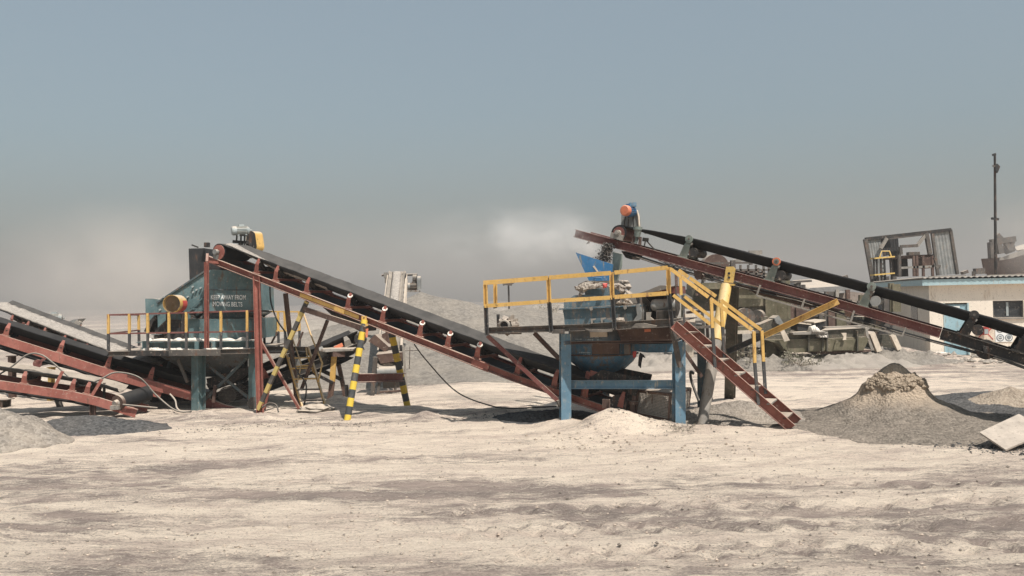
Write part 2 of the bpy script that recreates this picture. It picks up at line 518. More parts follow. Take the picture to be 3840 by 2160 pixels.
def blob(px, py, sx, sy, h, z=0.0):
    p = G(px, py, z)
    return (p.x, p.y, sx, sy, h)
MOUNDS = [                         # low heaps of stone dust round the feet of the machines
    blob(1540, 1088, 0.60, 0.36, 0.36), blob(1425, 1076, 0.45, 0.28, 0.16), blob(1690, 1085, 0.9, 0.4, 0.10),
    blob(510, 1052, 0.55, 0.30, 0.16), blob(640, 1052, 0.5, 0.35, 0.10), blob(1068, 1056, 0.28, 0.2, 0.14),
    blob(850, 1020, 0.30, 0.3, 0.18), blob(1030, 1034, 0.35, 0.3, 0.10), blob(1900, 1090, 1.3, 0.5, 0.10),
    blob(170, 1082, 0.7, 0.4, 0.10), blob(85, 1092, 0.25, 0.2, 0.14), blob(1290, 1040, 1.2, 0.5, 0.10),
    blob(2000, 905, 5.0, 1.2, 0.30), blob(1800, 908, 3.0, 1.0, 0.30), blob(2200, 900, 1.5, 0.8, 0.35),
    blob(1200, 985, 2.0, 2.0, 0.15), blob(60, 985, 3.0, 1.5, 0.25), blob(2520, 1010, 1.6, 1.0, 0.12),
]
GREY = [                           # damp and wheel-compacted patches of darker stone dust; some blobs paint in shade
    (blob(500, 1185, 2.2, 0.55, 0.75)), (blob(150, 1200, 1.4, 0.5, 0.7)), (blob(1050, 1235, 1.8, 0.55, 0.75)), (blob(1500, 1225, 2.0, 0.5, 0.55)),
    (blob(330, 1310, 0.8, 0.30, 0.8)), (blob(650, 1390, 0.9, 0.35, 0.6)), (blob(60, 1320, 0.8, 0.4, 0.5)), (blob(1850, 1250, 1.3, 0.35, 0.45)),
    (blob(2100, 1310, 2.0, 0.5, 0.5)), (blob(2450, 1340, 1.5, 0.6, 0.55)), (blob(2200, 1420, 2.0, 0.4, 0.45)), (blob(1650, 1310, 1.5, 0.4, 0.4)),
    (blob(2000, 922, 12, 0.7, 0.5)), (blob(1700, 935, 9, 0.5, 0.5)), (blob(2400, 912, 6, 0.7, 0.4)), (blob(300, 1065, 1.2, 0.35, 0.5)),  # last blob paints the shade under the left conveyors
    (blob(1250, 1042, 1.6, 0.3, 0.35)), (blob(2500, 1120, 0.9, 0.35, 0.9)), (blob(2380, 1100, 0.7, 0.2, 0.6)), (blob(2480, 990, 2.2, 1.3, 0.8)),  # first and last blobs paint conveyor shadow into the ground tone
    (blob(900, 1160, 2.2, 0.25, 0.35)), (blob(1350, 1290, 1.5, 0.3, 0.4)),
]
CREAM = [(blob(800, 1340, 1.6, 0.6, 0.5)), (blob(1000, 1400, 1.6, 0.35, 0.5)), (blob(1750, 1170, 3.2, 0.9, 0.55)), (blob(700, 1110, 2.6, 0.7, 0.35)), (blob(1250, 1110, 2.2, 0.6, 0.4)), (blob(1150, 1000, 3, 1.5, 0.3)), (blob(2000, 970, 5, 2.2, 0.3))]

def lobes(L, x, y):
    s = 0
    for (cx, cy, sx, sy, h) in L:
        s = s + h * np.exp(-((x - cx) / sx) ** 2 - ((y - cy) / sy) ** 2)
    return s

TR = []
for (a, b, rows) in (((1150, 1296), (2560, 1268), 2), ((1150, 1352), (2600, 1322), 2), ((1250, 1418), (2600, 1382), 2), ((1900, 1205), (2600, 1225), 1)):
    TR.append((G(*a), G(*b), rows))

def gheight(x, y):
    x, y = np.asarray(x, float), np.asarray(y, float)
    z = lobes(MOUNDS, x, y)
    near = np.clip((34 - y) / 16, 0, 1)
    z = z + 0.10 * fbm(x * 0.22, y * 0.3, 3, 5) + near * (0.036 * fbm(x * 0.9, y * 1.3, 4, 11, 0.55) + 0.032 * fbm(x * 3.2, y * 4.5, 4, 21, 0.65))
    # wheel ruts running across the yard
    rut = np.exp(-((y - 10.3 - 0.25 * np.sin(x * 0.35)) / 0.16) ** 2) + np.exp(-((y - 8.5 - 0.2 * np.sin(x * 0.4 + 1)) / 0.15) ** 2) + np.exp(-((y - 12.0 + 0.08 * x) / 0.15) ** 2)
    z = z - 0.018 * rut * near
    for (a, b, rows) in TR:          # tyre tread dents in rows
        ax = np.array([b.x - a.x, b.y - a.y]); L = np.hypot(*ax); ax = ax / L
        s = (x - a.x) * ax[0] + (y - a.y) * ax[1]
        q = -(x - a.x) * ax[1] + (y - a.y) * ax[0]
        for r in range(rows):
            qq = q - r * 0.22
            ph = (s + 0.25 * qq + 0.15 * r) / 0.36
            fr = ph - np.round(ph)
            jit = 0.6 + 0.8 * hash2(np.round(ph), np.round(ph) * 0 + r, 3)
            dent = np.exp(-(fr * 0.36 / 0.085) ** 2 - (qq / 0.08) ** 2) * jit
            ridge = np.exp(-((fr * 0.36 - 0.11) / 0.05) ** 2 - (qq / 0.09) ** 2) * jit
            z = z + ((s > 0) & (s < L)) * (-0.070 * dent + 0.030 * ridge)
    # the far yard dips a little, then pale spoil rises beyond everything
    z = z - 0.12 * np.clip((y - 22) / 8, 0, 1)
    return z

def gz(x, y):
    return float(gheight(np.array([x]), np.array([y]))[0])

def tone(x, y):
    t = 0.20 + 0.62 * lobes(GREY, x, y) * (1 + 1.6 * fbm(x * 1.6, y * 3.2, 4, 88, 0.7)) - lobes(CREAM, x, y) + 0.7 * fbm(x * 0.35, y * 1.3, 5, 31, 0.6) + 0.7 * fbm(x * 1.1, y * 4.2, 5, 41, 0.7) + 0.35 * fbm(x * 5, y * 9, 3, 51)
    for (a, b, rows) in TR:          # darker tone inside the tread dents
        ax = np.array([b.x - a.x, b.y - a.y]); L = np.hypot(*ax); ax = ax / L
        s = (x - a.x) * ax[0] + (y - a.y) * ax[1]
        q = -(x - a.x) * ax[1] + (y - a.y) * ax[0]
        for r in range(rows):
            qq = q - r * 0.22
            ph = (s + 0.25 * qq + 0.15 * r) / 0.36
            fr = ph - np.round(ph)
            jit = hash2(np.round(ph), np.round(ph) * 0 + r, 3)
            t = t + ((s > 0) & (s < L)) * 1.1 * jit * np.exp(-(fr * 0.36 / 0.09) ** 2 - (qq / 0.07) ** 2)
    for (y0_, sl_, w_, k_) in ((22.3, 0.03, 0.22, 0.45), (23.6, 0.03, 0.25, 0.5), (25.0, 0.02, 0.3, 0.4), (10.3, 0.02, 0.13, 0.10), (8.5, 0.03, 0.12, 0.10), (11.9, -0.06, 0.12, 0.10)):   # wheel tracks
        t = t + k_ * np.exp(-((y - y0_ - sl_ * x - 0.2 * np.sin(x * 0.3)) / w_) ** 2)
    t = t + 0.17 * np.clip((12.4 - y + 1.6 * fbm(x * 0.3, y * 0.6, 3, 77)) / 0.8, 0, 1) - 0.10 + 0.30 * np.clip((y - 19) / 5, 0, 1) + 0.5 * np.clip((y - 34) / 15, 0, 1)  # last term darkens the far ground to imitate haze
    return np.clip(t, 0, 1)

xs = np.concatenate([-np.geomspace(420, 14, 40)[:-1], np.arange(-14, 14.01, 0.068), np.geomspace(14, 420, 40)[1:]])
ys = np.concatenate([-np.geomspace(60, 2, 14), np.arange(-1, 5.5, 0.5), np.arange(5.5, 19.0, 0.06), np.arange(19.0, 34, 0.22), np.geomspace(34, 700, 34)])
X, Y = np.meshgrid(xs, ys)
Zg = gheight(X, Y)
nx, ny = len(xs), len(ys)
co = np.stack([X.ravel(), Y.ravel(), Zg.ravel()], 1)
ii = (np.arange(ny - 1)[:, None] * nx + np.arange(nx - 1)[None, :]).ravel()
quads = np.stack([ii, ii + 1, ii + nx + 1, ii + nx], 1)
me = bpy.data.meshes.new('ground')
me.vertices.add(len(co)); me.vertices.foreach_set('co', co.ravel())
me.loops.add(quads.size); me.loops.foreach_set('vertex_index', quads.ravel().astype(np.int32))
me.polygons.add(len(quads)); me.polygons.foreach_set('loop_start', (np.arange(len(quads)) * 4).astype(np.int32))
me.polygons.foreach_set('use_smooth', np.ones(len(quads), dtype=bool))
me.update(calc_edges=True)
at = me.attributes.new('stain_and_shade', 'FLOAT', 'POINT')
at.data.foreach_set('value', tone(X, Y).ravel())
mt, t, b = newmat('stone_dust_ground')
a = N(t, 'ShaderNodeAttribute', attribute_name='stain_and_shade')
n1 = noise_(t, 8, 8, 0.82, stretch=(0.45, 1.7, 1))
n2 = noise_(t, 55, 5, 0.75, stretch=(0.7, 1.2, 1))
n3 = noise_(t, 2.0, 6, 0.7, stretch=(0.35, 1.5, 1))
f = math_(t, 'ADD', a.outputs['Fac'], math_(t, 'MULTIPLY', math_(t, 'SUBTRACT', n1, 0.5), 3.2))
f = math_(t, 'ADD', f, math_(t, 'MULTIPLY', math_(t, 'SUBTRACT', n3, 0.5), 1.3))
f = math_(t, 'ADD', f, math_(t, 'MULTIPLY', math_(t, 'SUBTRACT', n2, 0.5), 2.2))
c = mixc(t, ramp(t, f, 0.10, 0.92), (0.86, 0.725, 0.59), (0.285, 0.235, 0.208))
c = mixc(t, ramp(t, n3, 0.44, 0.64, 0, 0.55), c, (0.56, 0.44, 0.375))
c = mixc(t, ramp(t, n2, 0.545, 0.66, 0, 0.7), c, (0.22, 0.18, 0.15))  # dark flecks paint in the small shadows of clods
vo = N(t, 'ShaderNodeTexVoronoi')
vo.inputs['Scale'].default_value = 11
g = N(t, 'ShaderNodeNewGeometry')
t.links.new(g.outputs['Position'], vo.inputs['Vector'])
speck = math_(t, 'MULTIPLY', ramp(t, vo.outputs['Distance'], 0.10, 0.17, 1, 0), ramp(t, n1, 0.5, 0.62))
c = mixc(t, math_(t, 'MULTIPLY', speck, 0.7), c, (0.13, 0.105, 0.09))
t.links.new(c, b.inputs['Base Color'])
b.inputs['Roughness'].default_value = 0.95
b.inputs['Specular IOR Level'].default_value = 0.1
n5 = noise_(t, 11, 6, 0.7, stretch=(0.25, 1.7, 1))
hh = math_(t, 'ADD', math_(t, 'ADD', math_(t, 'MULTIPLY', n1, 1.4), math_(t, 'MULTIPLY', n2, 0.6)), math_(t, 'MULTIPLY', n5, 1.3))
bump(t, b, hh, 1.0, 0.045)
me.materials.append(mt)
go = bpy.data.objects.new('ground', me)
COL.objects.link(go)
tag(go, 'pale trampled stone dust covering the quarry yard', None, None, 'structure')

# ------------------------------------------------------------------ heaps
def pile(name, label, cat, cx, cy, Rr, h, mat, seed=0, p=1.0, ex=1.0, rot=0.0, rough=0.05, group=None, n=96, nr=48, tip=0.0, base=None, kind=None, prof=None):
    """a poured heap: cone with a chosen profile, rough skin, its skirt running under the ground"""
    vs, fs = [], []
    z0 = gz(cx, cy) if base is None else base
    rr = (np.arange(nr + 1) / nr) ** 0.9
    A = np.arange(n) / n * 2 * np.pi
    RR, AA = np.meshgrid(rr, A, indexing='ij')
    wob = 1 + 0.10 * np.sin(AA * 2 + seed) + 0.07 * np.sin(AA * 3 + seed * 2.1) + 0.04 * np.sin(AA * 7 + seed)
    lx, ly = RR * Rr * wob * np.cos(AA) * ex, RR * Rr * wob * np.sin(AA)
    q = np.clip((RR - tip) / (1 - tip), 0, 1)
    hz = h * (1 - q) ** p
    x = cx + lx * math.cos(rot) - ly * math.sin(rot)
    y = cy + lx * math.sin(rot) + ly * math.cos(rot)
    if prof is not None: hz = h * np.interp(RR, prof[0], prof[1])
    hz = hz + rough * h * 1.4 * fbm(x * 1.5 / max(h, .3), y * 1.5 / max(h, .3), 5, 60 + seed, 0.6) * np.clip(RR * 6, 0, 1) * np.clip((1 - RR) * 3, 0, 1)
    gl = gheight(x, y) if base is None else np.full_like(x, base)
    zz = np.where(RR > 0.985, gl - 0.08, gl * RR + z0 * (1 - RR) + hz)
    if base is None:
        zz = np.where(RR > 0.985, gl - 0.08, np.maximum(gl, z0) * 0 + (gl + hz))
    co = np.stack([x.ravel(), y.ravel(), zz.ravel()], 1)
    f = []
    for i in range(nr):
        for k in range(n):
            f.append((i * n + k, i * n + (k + 1) % n, (i + 1) * n + (k + 1) % n, (i + 1) * n + k))
    me = bpy.data.meshes.new(name)
    o0 = np.array([cx, cy, z0])
    me.from_pydata((co - o0).tolist(), [], f)
    me.polygons.foreach_set('use_smooth', [True] * len(f))
    me.materials.append(mat)
    me.update()
    o = bpy.data.objects.new(name, me)
    o.location = o0
    COL.objects.link(o)
    return tag(o, label, cat, group, kind)

def pileat(px, pyb, Y=None, **k):
    pass

def at_ground(px, Yd):
    p = P(px, 750, Yd)
    return p.x, p.y

# the steep cone under the right hand conveyor, with its clumped crust
cx, cy = at_ground(2246, 14.75)
GP = 'poured heaps of crushed stone'
PRF = ([0, 0.03, 0.07, 0.12, 0.155, 0.18, 0.22, 0.28, 0.38, 0.54, 0.75, 1.0], [1.0, 0.985, 0.88, 0.74, 0.66, 0.50, 0.40, 0.31, 0.20, 0.105, 0.04, 0.0])
cone = pile('gravel_cone', 'steep pointed gravel cone with a clumpy crust right of the red stair', 'gravel heap', cx, cy, 2.35, 1.0, M['conegravel'], seed=3, ex=1.25, rough=0.035, group=GP, n=160, nr=110, prof=PRF)
# crust: clumps of caked dust hanging over the steep shoulder
mb = MB()
rnd = random.Random(5)
for k in range(420):
    ang = rnd.uniform(-math.pi - 0.25, 0.15)
    f_ = rnd.random()
    q = 0.105 + 0.062 * f_
    hfrac = float(np.interp(q, PRF[0], PRF[1])) + 0.035 * math.sin(ang * 4) + rnd.gauss(0, 0.015)
    wob = 1 + 0.10 * math.sin(ang * 2 + 3) + 0.07 * math.sin(ang * 3 + 6.3) + 0.04 * math.sin(ang * 7 + 3)
    x, y = cx + q * 2.35 * wob * math.cos(ang) * 1.25, cy + q * 2.35 * wob * math.sin(ang)
    z = gz(x, y) + hfrac
    r = rnd.uniform(0.018, 0.05)
    ring = []
    for a_ in range(4):
        th = (a_ + 0.5) * math.pi / 4
        ring.append([V3((x, y, z)) + V3((math.cos(g_ * math.pi / 3) * math.sin(th) * r * rnd.uniform(.6, 1.5), math.sin(g_ * math.pi / 3) * math.sin(th) * r * rnd.uniform(.6, 1.5), math.cos(th) * r * rnd.uniform(0.6, 1.3))) for g_ in range(6)])
    mb.rings(ring, smooth=False)
o = mb.done('crust', M['crust'], None, cone.location)
o.parent = cone; o.location = (0, 0, 0)

cx, cy = at_ground(-70, 14.6)
pile('gravel_heap', 'grey gravel heap cut by the left edge of the picture, nearest of all heaps', 'gravel heap', cx, cy, 1.35, 0.78, M['gravelg'], 1, 1.0, rough=0.04, group=GP)
cx, cy = at_ground(1862, 15.5)
pile('gravel_heap', 'low broad grey gravel spill beneath the red stair', 'gravel heap', cx, cy, 1.35, 0.36, M['gravelg'], 2, 1.0, ex=1.15, rough=0.06, group=GP)
cx, cy = at_ground(2535, 16.2)
pile('gravel_heap', 'small brown grit heap at the right edge behind the tilted sheet', 'gravel heap', cx, cy, 1.0, 0.42, M['graveltan'], 8, 1.1, rough=0.05, group=GP)
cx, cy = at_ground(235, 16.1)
pile('gravel_heap', 'low blue-grey gravel spill below the left conveyors, shade painted into its dark colour', 'gravel heap', cx, cy, 0.85, 0.17, M['graveldk'], 4, 0.9, ex=1.7, rough=0.10, group=GP)  # gravel under the machine, its shade put into the colour
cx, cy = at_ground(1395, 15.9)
pile('gravel_heap', 'flat grit spill left of the blue crusher leg, coloured dark for the conveyor shadow', 'gravel heap', cx, cy, 0.8, 0.20, M['graveldk'], 6, 1.0, ex=1.5, rough=0.10, group=GP)  # dark colour stands in for the long conveyor's shadow band
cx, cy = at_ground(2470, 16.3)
pile('gravel_heap', 'flat dark gravel spread behind the tilted sheet at the right edge, conveyor shade in its colour', 'gravel heap', cx, cy, 1.9, 0.16, M['graveldk'], 12, 0.8, ex=1.3, rough=0.12, group=GP)  # gravel and the shadow over it, both in one dark colour
# big grey stockpiles behind
for (px, Yd, Rr, h, ex, sd, lab, p) in (
        (1060, 30.5, 6.2, 2.55, 1.15, 1, 'tall grey stockpile of crushed stone behind the steep end-on conveyor', 1.0),
        (1310, 33.0, 6.0, 1.95, 1.3, 2, 'grey stockpile with a pale streak, behind the middle of the long belt', 0.95),
        (1560, 40.0, 9.0, 1.7, 1.25, 3, 'wide grey stockpile seen under the blue crusher platform', 0.9),
        (800, 27.0, 4.6, 1.5, 1.1, 4, 'grey stockpile behind the yellow-edged ladder', 0.95),
        (1210, 26.5, 3.6, 1.0, 1.4, 5, 'low grey apron of stone in front of the middle stockpiles', 0.9)):
    cx, cy = at_ground(px, Yd)
    pile('stockpile', lab, 'stockpile', cx, cy, Rr, h, M['gravelfar'], sd, p, ex, rough=0.05, group='grey stockpiles behind the machines', base=-0.12 if False else None)
# far pale spoil ridges
for (px, Yd, Rr, h, ex, sd) in ((800, 62, 11, 1.1, 2.0, 2), (430, 66, 10, 0.7, 2.2, 5), (1390, 64, 8, 1.9, 1.9, 7), (1600, 75, 9, 1.6, 2.0, 3)):
    cx, cy = at_ground(px, Yd)
    o = pile('hill', None, None, cx, cy, Rr, h, M['hill'], sd, 0.8, ex, rough=0.12, kind='structure')
# rubble banks along the far roadside
for (px, Yd, Rr, h, ex, sd, lab) in (
        (1660, 26.8, 1.1, 0.42, 2.4, 1, 'pale rubble bank seen between the legs of the blue crusher'),
        (1905, 25.5, 0.7, 0.45, 2.0, 2, 'small grey rubble mound beyond the top of the gravel cone road'),
        (2135, 26.5, 0.9, 0.35, 2.3, 3, 'pale rubble bank below the olive trough'),
        (2230, 27.5, 1.0, 0.40, 2.2, 4, 'dark grey rubble bank against the office side wall'),
        (2010, 25.8, 0.7, 0.30, 2.2, 5, 'low pale rubble bank in front of the roadside bush')):
    cx, cy = at_ground(px, Yd)
    pile('rubble_bank', lab, 'rubble bank', cx, cy, Rr, h, M['gravelfar'] if sd in (2, 4) else M['hill'], sd, 0.8, ex, rough=0.35, group='rubble banks along the far roadside', n=64, nr=24)

# loose stones and clods: past counting
def stones(name, label, n, region, rmin, rmax, mat, seed, clump=None):
    rnd = random.Random(seed)
    vs, fs = [], []
    base = [(0, 0, 1), (.9, 0, .2), (.2, .9, .1), (-.8, .4, .2), (-.5, -.8, .1), (.5, -.8, .2), (0, 0, -.7)]
    tri = [(0, 1, 2), (0, 2, 3), (0, 3, 4), (0, 4, 5), (0, 5, 1), (6, 2, 1), (6, 3, 2), (6, 4, 3), (6, 5, 4), (6, 1, 5)]
    pts = []
    for k in range(n):
        x, y = region(rnd)
        pts.append((x, y))
    zz = gheight(np.array([p[0] for p in pts]), np.array([p[1] for p in pts]))
    for (x, y), z in zip(pts, zz):
        r = rmin * (rmax / rmin) ** (rnd.random() ** 2.2)
        th = rnd.uniform(0, 6.28)
        c_, s_ = math.cos(th), math.sin(th)
        sx, sy, sz = rnd.uniform(.7, 1.4), rnd.uniform(.6, 1.1), rnd.uniform(.4, .9)
        k0 = len(vs)
        for (a, b_, c2) in base:
            a, b_, c2 = a * r * sx * rnd.uniform(.8, 1.2), b_ * r * sy * rnd.uniform(.8, 1.2), c2 * r * sz
            vs.append((x + a * c_ - b_ * s_, y + a * s_ + b_ * c_, z + c2 + r * 0.15))
        fs += [tuple(i + k0 for i in f) for f in tri]
    me = bpy.data.meshes.new(name)
    me.from_pydata(vs, [], fs)
    me.materials.append(mat)
    o = bpy.data.objects.new(name, me)
    COL.objects.link(o)
    tag(o, label, None, None, 'stuff')

def band(px0, px1, y0, y1):
    def f(rnd):
        p = G(rnd.uniform(px0, px1), rnd.uniform(y0, y1))
        return p.x, p.y
    return f
def blobr(pts, sx, sy):
    cs = [G(*p) for p in pts]
    def f(rnd):
        c = rnd.choice(cs)
        return c.x + rnd.gauss(0, sx), c.y + rnd.gauss(0, sy)
    return f
stones('crumbs', 'crumbs of pale stone dust strewn over the yard', 2600, band(-150, 2750, 1045, 1449), 0.005, 0.022, M['crumb'], 13)
stones('loose_stones', 'small dark stones scattered over the pale yard', 1500, band(-100, 2700, 1060, 1449), 0.006, 0.028, M['stone'], 3)
stones('clods', 'broken clods of earth strewn in front of the blue crusher', 300, blobr([(1480, 1120), (1450, 1105), (1520, 1112), (1600, 1100), (1400, 1110), (1700, 1130), (1790, 1140), (1850, 1125)], 0.40, 0.30), 0.007, 0.034, M['graveltan'], 4)
stones('pebbles', 'dark pebbles lying round the tilted sheet', 3800, blobr([(2480, 1110), (2560, 1130), (2400, 1095), (2540, 1085), (2330, 1090), (2560, 1060)], 0.42, 0.33), 0.008, 0.035, M['graveldk'], 5)
stones('grit', 'coarse grit round the foot of the machines', 1300, blobr([(250, 1070), (700, 1065), (900, 1070), (1240, 1055), (1650, 1085), (1750, 1080), (560, 1075)], 0.5, 0.25), 0.007, 0.03, M['stone'], 6)
stones('rubble', 'pale rubble along the far roadside', 900, blobr([(1640, 905), (1720, 905), (1900, 912), (2050, 905), (2150, 905), (2480, 900), (2560, 905)], 1.3, 0.8), 0.03, 0.14, M['hill'], 7)
# ------------------------------------------------------------------ conveyors
def proj(p):
    v = V3(p) - CP
    d = v.dot(_F)
    return 1288 + FPX * v.dot(_R) / d, 724.5 - FPX * v.dot(_U) / d

def q(Z, x, y, Y):
    return P(*Z(x, y), Y)

class Conv:
    """inclined belt conveyor: a path along the top of the beams, W across it (away from the road)"""
    def __init__(s, T, pts, W, half):
        s.T, s.W, s.half = T, V3(W).normalized(), half
        s.pts = [V3(p) for p in pts]
        s.cum = [0]
        for a, b in zip(s.pts, s.pts[1:]):
            s.cum.append(s.cum[-1] + (b - a).length)
        s.L = s.cum[-1]
        ts = np.linspace(0, s.L, 400)
        s._ts = ts
        s._px = np.array([proj(s.p(t, -s.half, 0))[0] for t in ts])
    def seg(s, t):
        t = max(0, min(s.L, t))
        for i in range(len(s.pts) - 1):
            if t <= s.cum[i + 1] + 1e-9: return i
        return len(s.pts) - 2
    def frame(s, t):
        i = s.seg(t)
        a = s.pts[i]
        d = (s.pts[i + 1] - a).normalized()
        # blend direction near joints for a smooth belt
        for j in range(1, len(s.pts) - 1):
            k = (t - s.cum[j]) / 0.6
            if abs(k) < 1:
                d0 = (s.pts[j] - s.pts[j - 1]).normalized()
                d1 = (s.pts[j + 1] - s.pts[j]).normalized()
                d = d0.lerp(d1, (k + 1) / 2).normalized()
        n = s.W.cross(d)
        if n.z < 0: n = -n
        i = s.seg(t)
        pos = s.pts[i] + (s.pts[i + 1] - s.pts[i]).normalized() * (t - s.cum[i])
        return pos, d, n.normalized()
    def p(s, t, w, n):
        o, d, nn = s.frame(t)
        return o + s.W * w + nn * n
    def tpx(s, px):
        return float(np.interp(px, s._px if s._px[0] < s._px[-1] else s._px[::-1], s._ts if s._px[0] < s._px[-1] else s._ts[::-1]))
    def beams(s, h, fl, mat, name='side_beam', open_front=True, t0=0, t1=None, farmat=None, gap=0.0):
        t1 = s.L if t1 is None else t1
        for sg in (-1, 1):
            mb = MB()
            ks = [t0] + [c for c in s.cum[1:-1] if t0 < c < t1] + [t1]
            for a, b in zip(ks, ks[1:]):
                pa, pb = s.p(a + 1e-4, sg * s.half, -h / 2), s.p(b - 1e-4, sg * s.half, -h / 2)
                inn = s.W if ((sg < 0) == open_front) else -s.W
                mb.channel(pa, pb, fl, h, inn)
            mb.done(name, mat if sg < 0 else (farmat or mat), s.T)
    def belt(s, prof, mat, t0, t1, th=0.014, flat0=None, drum=None, name='belt', n=60, wav=0.0):
        """prof: (flat half width, edge half width, flat height, edge height)"""
        fw, ew, fn, en = prof
        mb = MB()
        rings = []
        for i in range(n + 1):
            t = t0 + (t1 - t0) * i / n
            k = 0.0
            if flat0 is not None: k = max(0, 1 - abs(t - flat0[0]) / flat0[1])
            wv = wav * math.sin(t * 9.0) + wav * 0.6 * math.sin(t * 23.0)
            fnn = fn + (flat0[2] - fn) * k if flat0 else fn
            enn = en + (flat0[2] - en) * k if flat0 else en
            o, d, nn = s.frame(t)
            def pt(w_, n_): return o + s.W * w_ + nn * (n_ + wv * (abs(w_) / ew))
            top = [(-ew, enn), (-(fw + ew) / 2, (fnn + enn) / 2 - 0.012 * (1 - k)), (-fw, fnn), (fw, fnn), ((fw + ew) / 2, (fnn + enn) / 2 - 0.012 * (1 - k)), (ew, enn)]
            ring = [pt(a, b + th) for a, b in top] + [pt(a, b) for a, b in reversed(top)]
            rings.append(ring)
        if drum:                       # wrap round the head drum: (t centre, n centre, radius)
            tc, nc, r = drum
            o, d, nn = s.frame(tc)
            sg = -1 if t0 <= tc + 0.2 and abs(t0 - tc) < abs(t1 - tc) else 1
            arc = []
            for i in range(1, 13):
                a = math.pi * i / 12
                arc.append((a, o + nn * (nc + math.cos(a) * r) + d * sg * math.sin(a) * r, nn * math.cos(a) + d * sg * math.sin(a)))
            extra = []
            for a, c_, un in arc:
                ws = [-ew, -(fw + ew) / 2, -fw, fw, (fw + ew) / 2, ew]
                extra.append([c_ + s.W * w_ + un * th for w_ in ws] + [c_ + s.W * w_ for w_ in reversed(ws)])
            if sg < 0: rings = list(reversed(extra)) + rings
            else: rings = rings + extra
        mb.rings(rings, smooth=False)
        return mb.done(name, mat, s.T)
    def strand(s, n0, sag, w, mat, t0, t1, name='return_belt', every=1.4):
        mb = MB()
        rings = []
        N_ = 48
        for i in range(N_ + 1):
            t = t0 + (t1 - t0) * i / N_
            dn = -sag * abs(math.sin(math.pi * (t - t0) / every))
            rings.append([s.p(t, -w, n0 + dn), s.p(t, w, n0 + dn), s.p(t, w, n0 + dn - 0.014), s.p(t, -w, n0 + dn - 0.014)])
        mb.rings(rings)
        return mb.done(name, mat, s.T)
    def idler(s, t, prof, brmat, rolmat, capmat=None, rr=0.05, bw=0.085, reach=0.03, lean=0.0, brh=None, base=True):
        fw, ew, fn, en = prof
        o, d, nn = s.frame(t)
        h = s.half
        P_ = lambda w_, n_, dt=0.0: o + s.W * w_ + nn * n_ + d * dt
        top = en + (0.0 if brh is None else brh - en)
        mb = MB()
        for sg in (-1, 1):
            # a folded plate bracket: foot, upright, bent cheek
            w0 = sg * (h - 0.03)
            w1 = sg * (ew + reach)
            a = [P_(w0, 0.004, -bw * 0.65), P_(w0, 0.004, bw * 0.65), P_(w1, top * 0.62, bw * 0.5 + lean * 0.6), P_(w1, top * 0.62, -bw * 0.5 + lean * 0.6)]
            b = [P_(w1, top * 0.62, bw * 0.5 + lean * 0.6), P_(w1, top * 0.62, -bw * 0.5 + lean * 0.6), P_(w1 - sg * 0.03, top, -bw * 0.28 + lean), P_(w1 - sg * 0.03, top, bw * 0.28 + lean)]
            mb.poly(a, s.W * sg * -0.012)
            mb.poly(b, s.W * sg * -0.012)
            mb.box(P_(w0 - sg * 0.02, 0.010), bw * 1.7, 0.10, 0.012, d, s.W, nn)
        if base:
            mb.beam(P_(-h + 0.04, 0.035), P_(h - 0.04, 0.035), 0.06, 0.05, nn)
        for w_ in (-fw - 0.03, fw + 0.03):
            mb.beam(P_(w_, 0.06), P_(w_, fn - rr), 0.03, 0.012, s.W)
        fr = mb.done('idler', brmat, s.T)
        segs = ((-ew + 0.01, en - rr - 0.01, -fw - 0.025, fn - rr - 0.01), (-fw + 0.01, fn - rr - 0.004, fw - 0.01, fn - rr - 0.004), (fw + 0.025, fn - rr - 0.01, ew - 0.01, en - rr - 0.01))
        for i, (w0, n0, w1, n1) in enumerate(segs):
            mb = MB()
            mb.tube(P_(w0, n0, lean), P_(w1, n1, lean), rr, 14)
            mb.done('roller', rolmat, fr)
        if capmat:
            w0, n0, w1, n1 = segs[0]
            a, b = P_(w0, n0, lean), P_(w1, n1, lean)
            dd = (a - b).normalized()
            mb = MB()
            mb.tube(a + dd * 0.001, a + dd * 0.018, rr * 1.06, 18)
            mb.done('roller_cap', capmat, fr)
        return fr

def helix(c, r, h, turns, wire, axis=ZUP):
    return [V3(c) + V3((math.cos(2 * math.pi * turns * i / (turns * 10)) * r, math.sin(2 * math.pi * turns * i / (turns * 10)) * r, h * i / (turns * 10))) for i in range(turns * 10 + 1)]

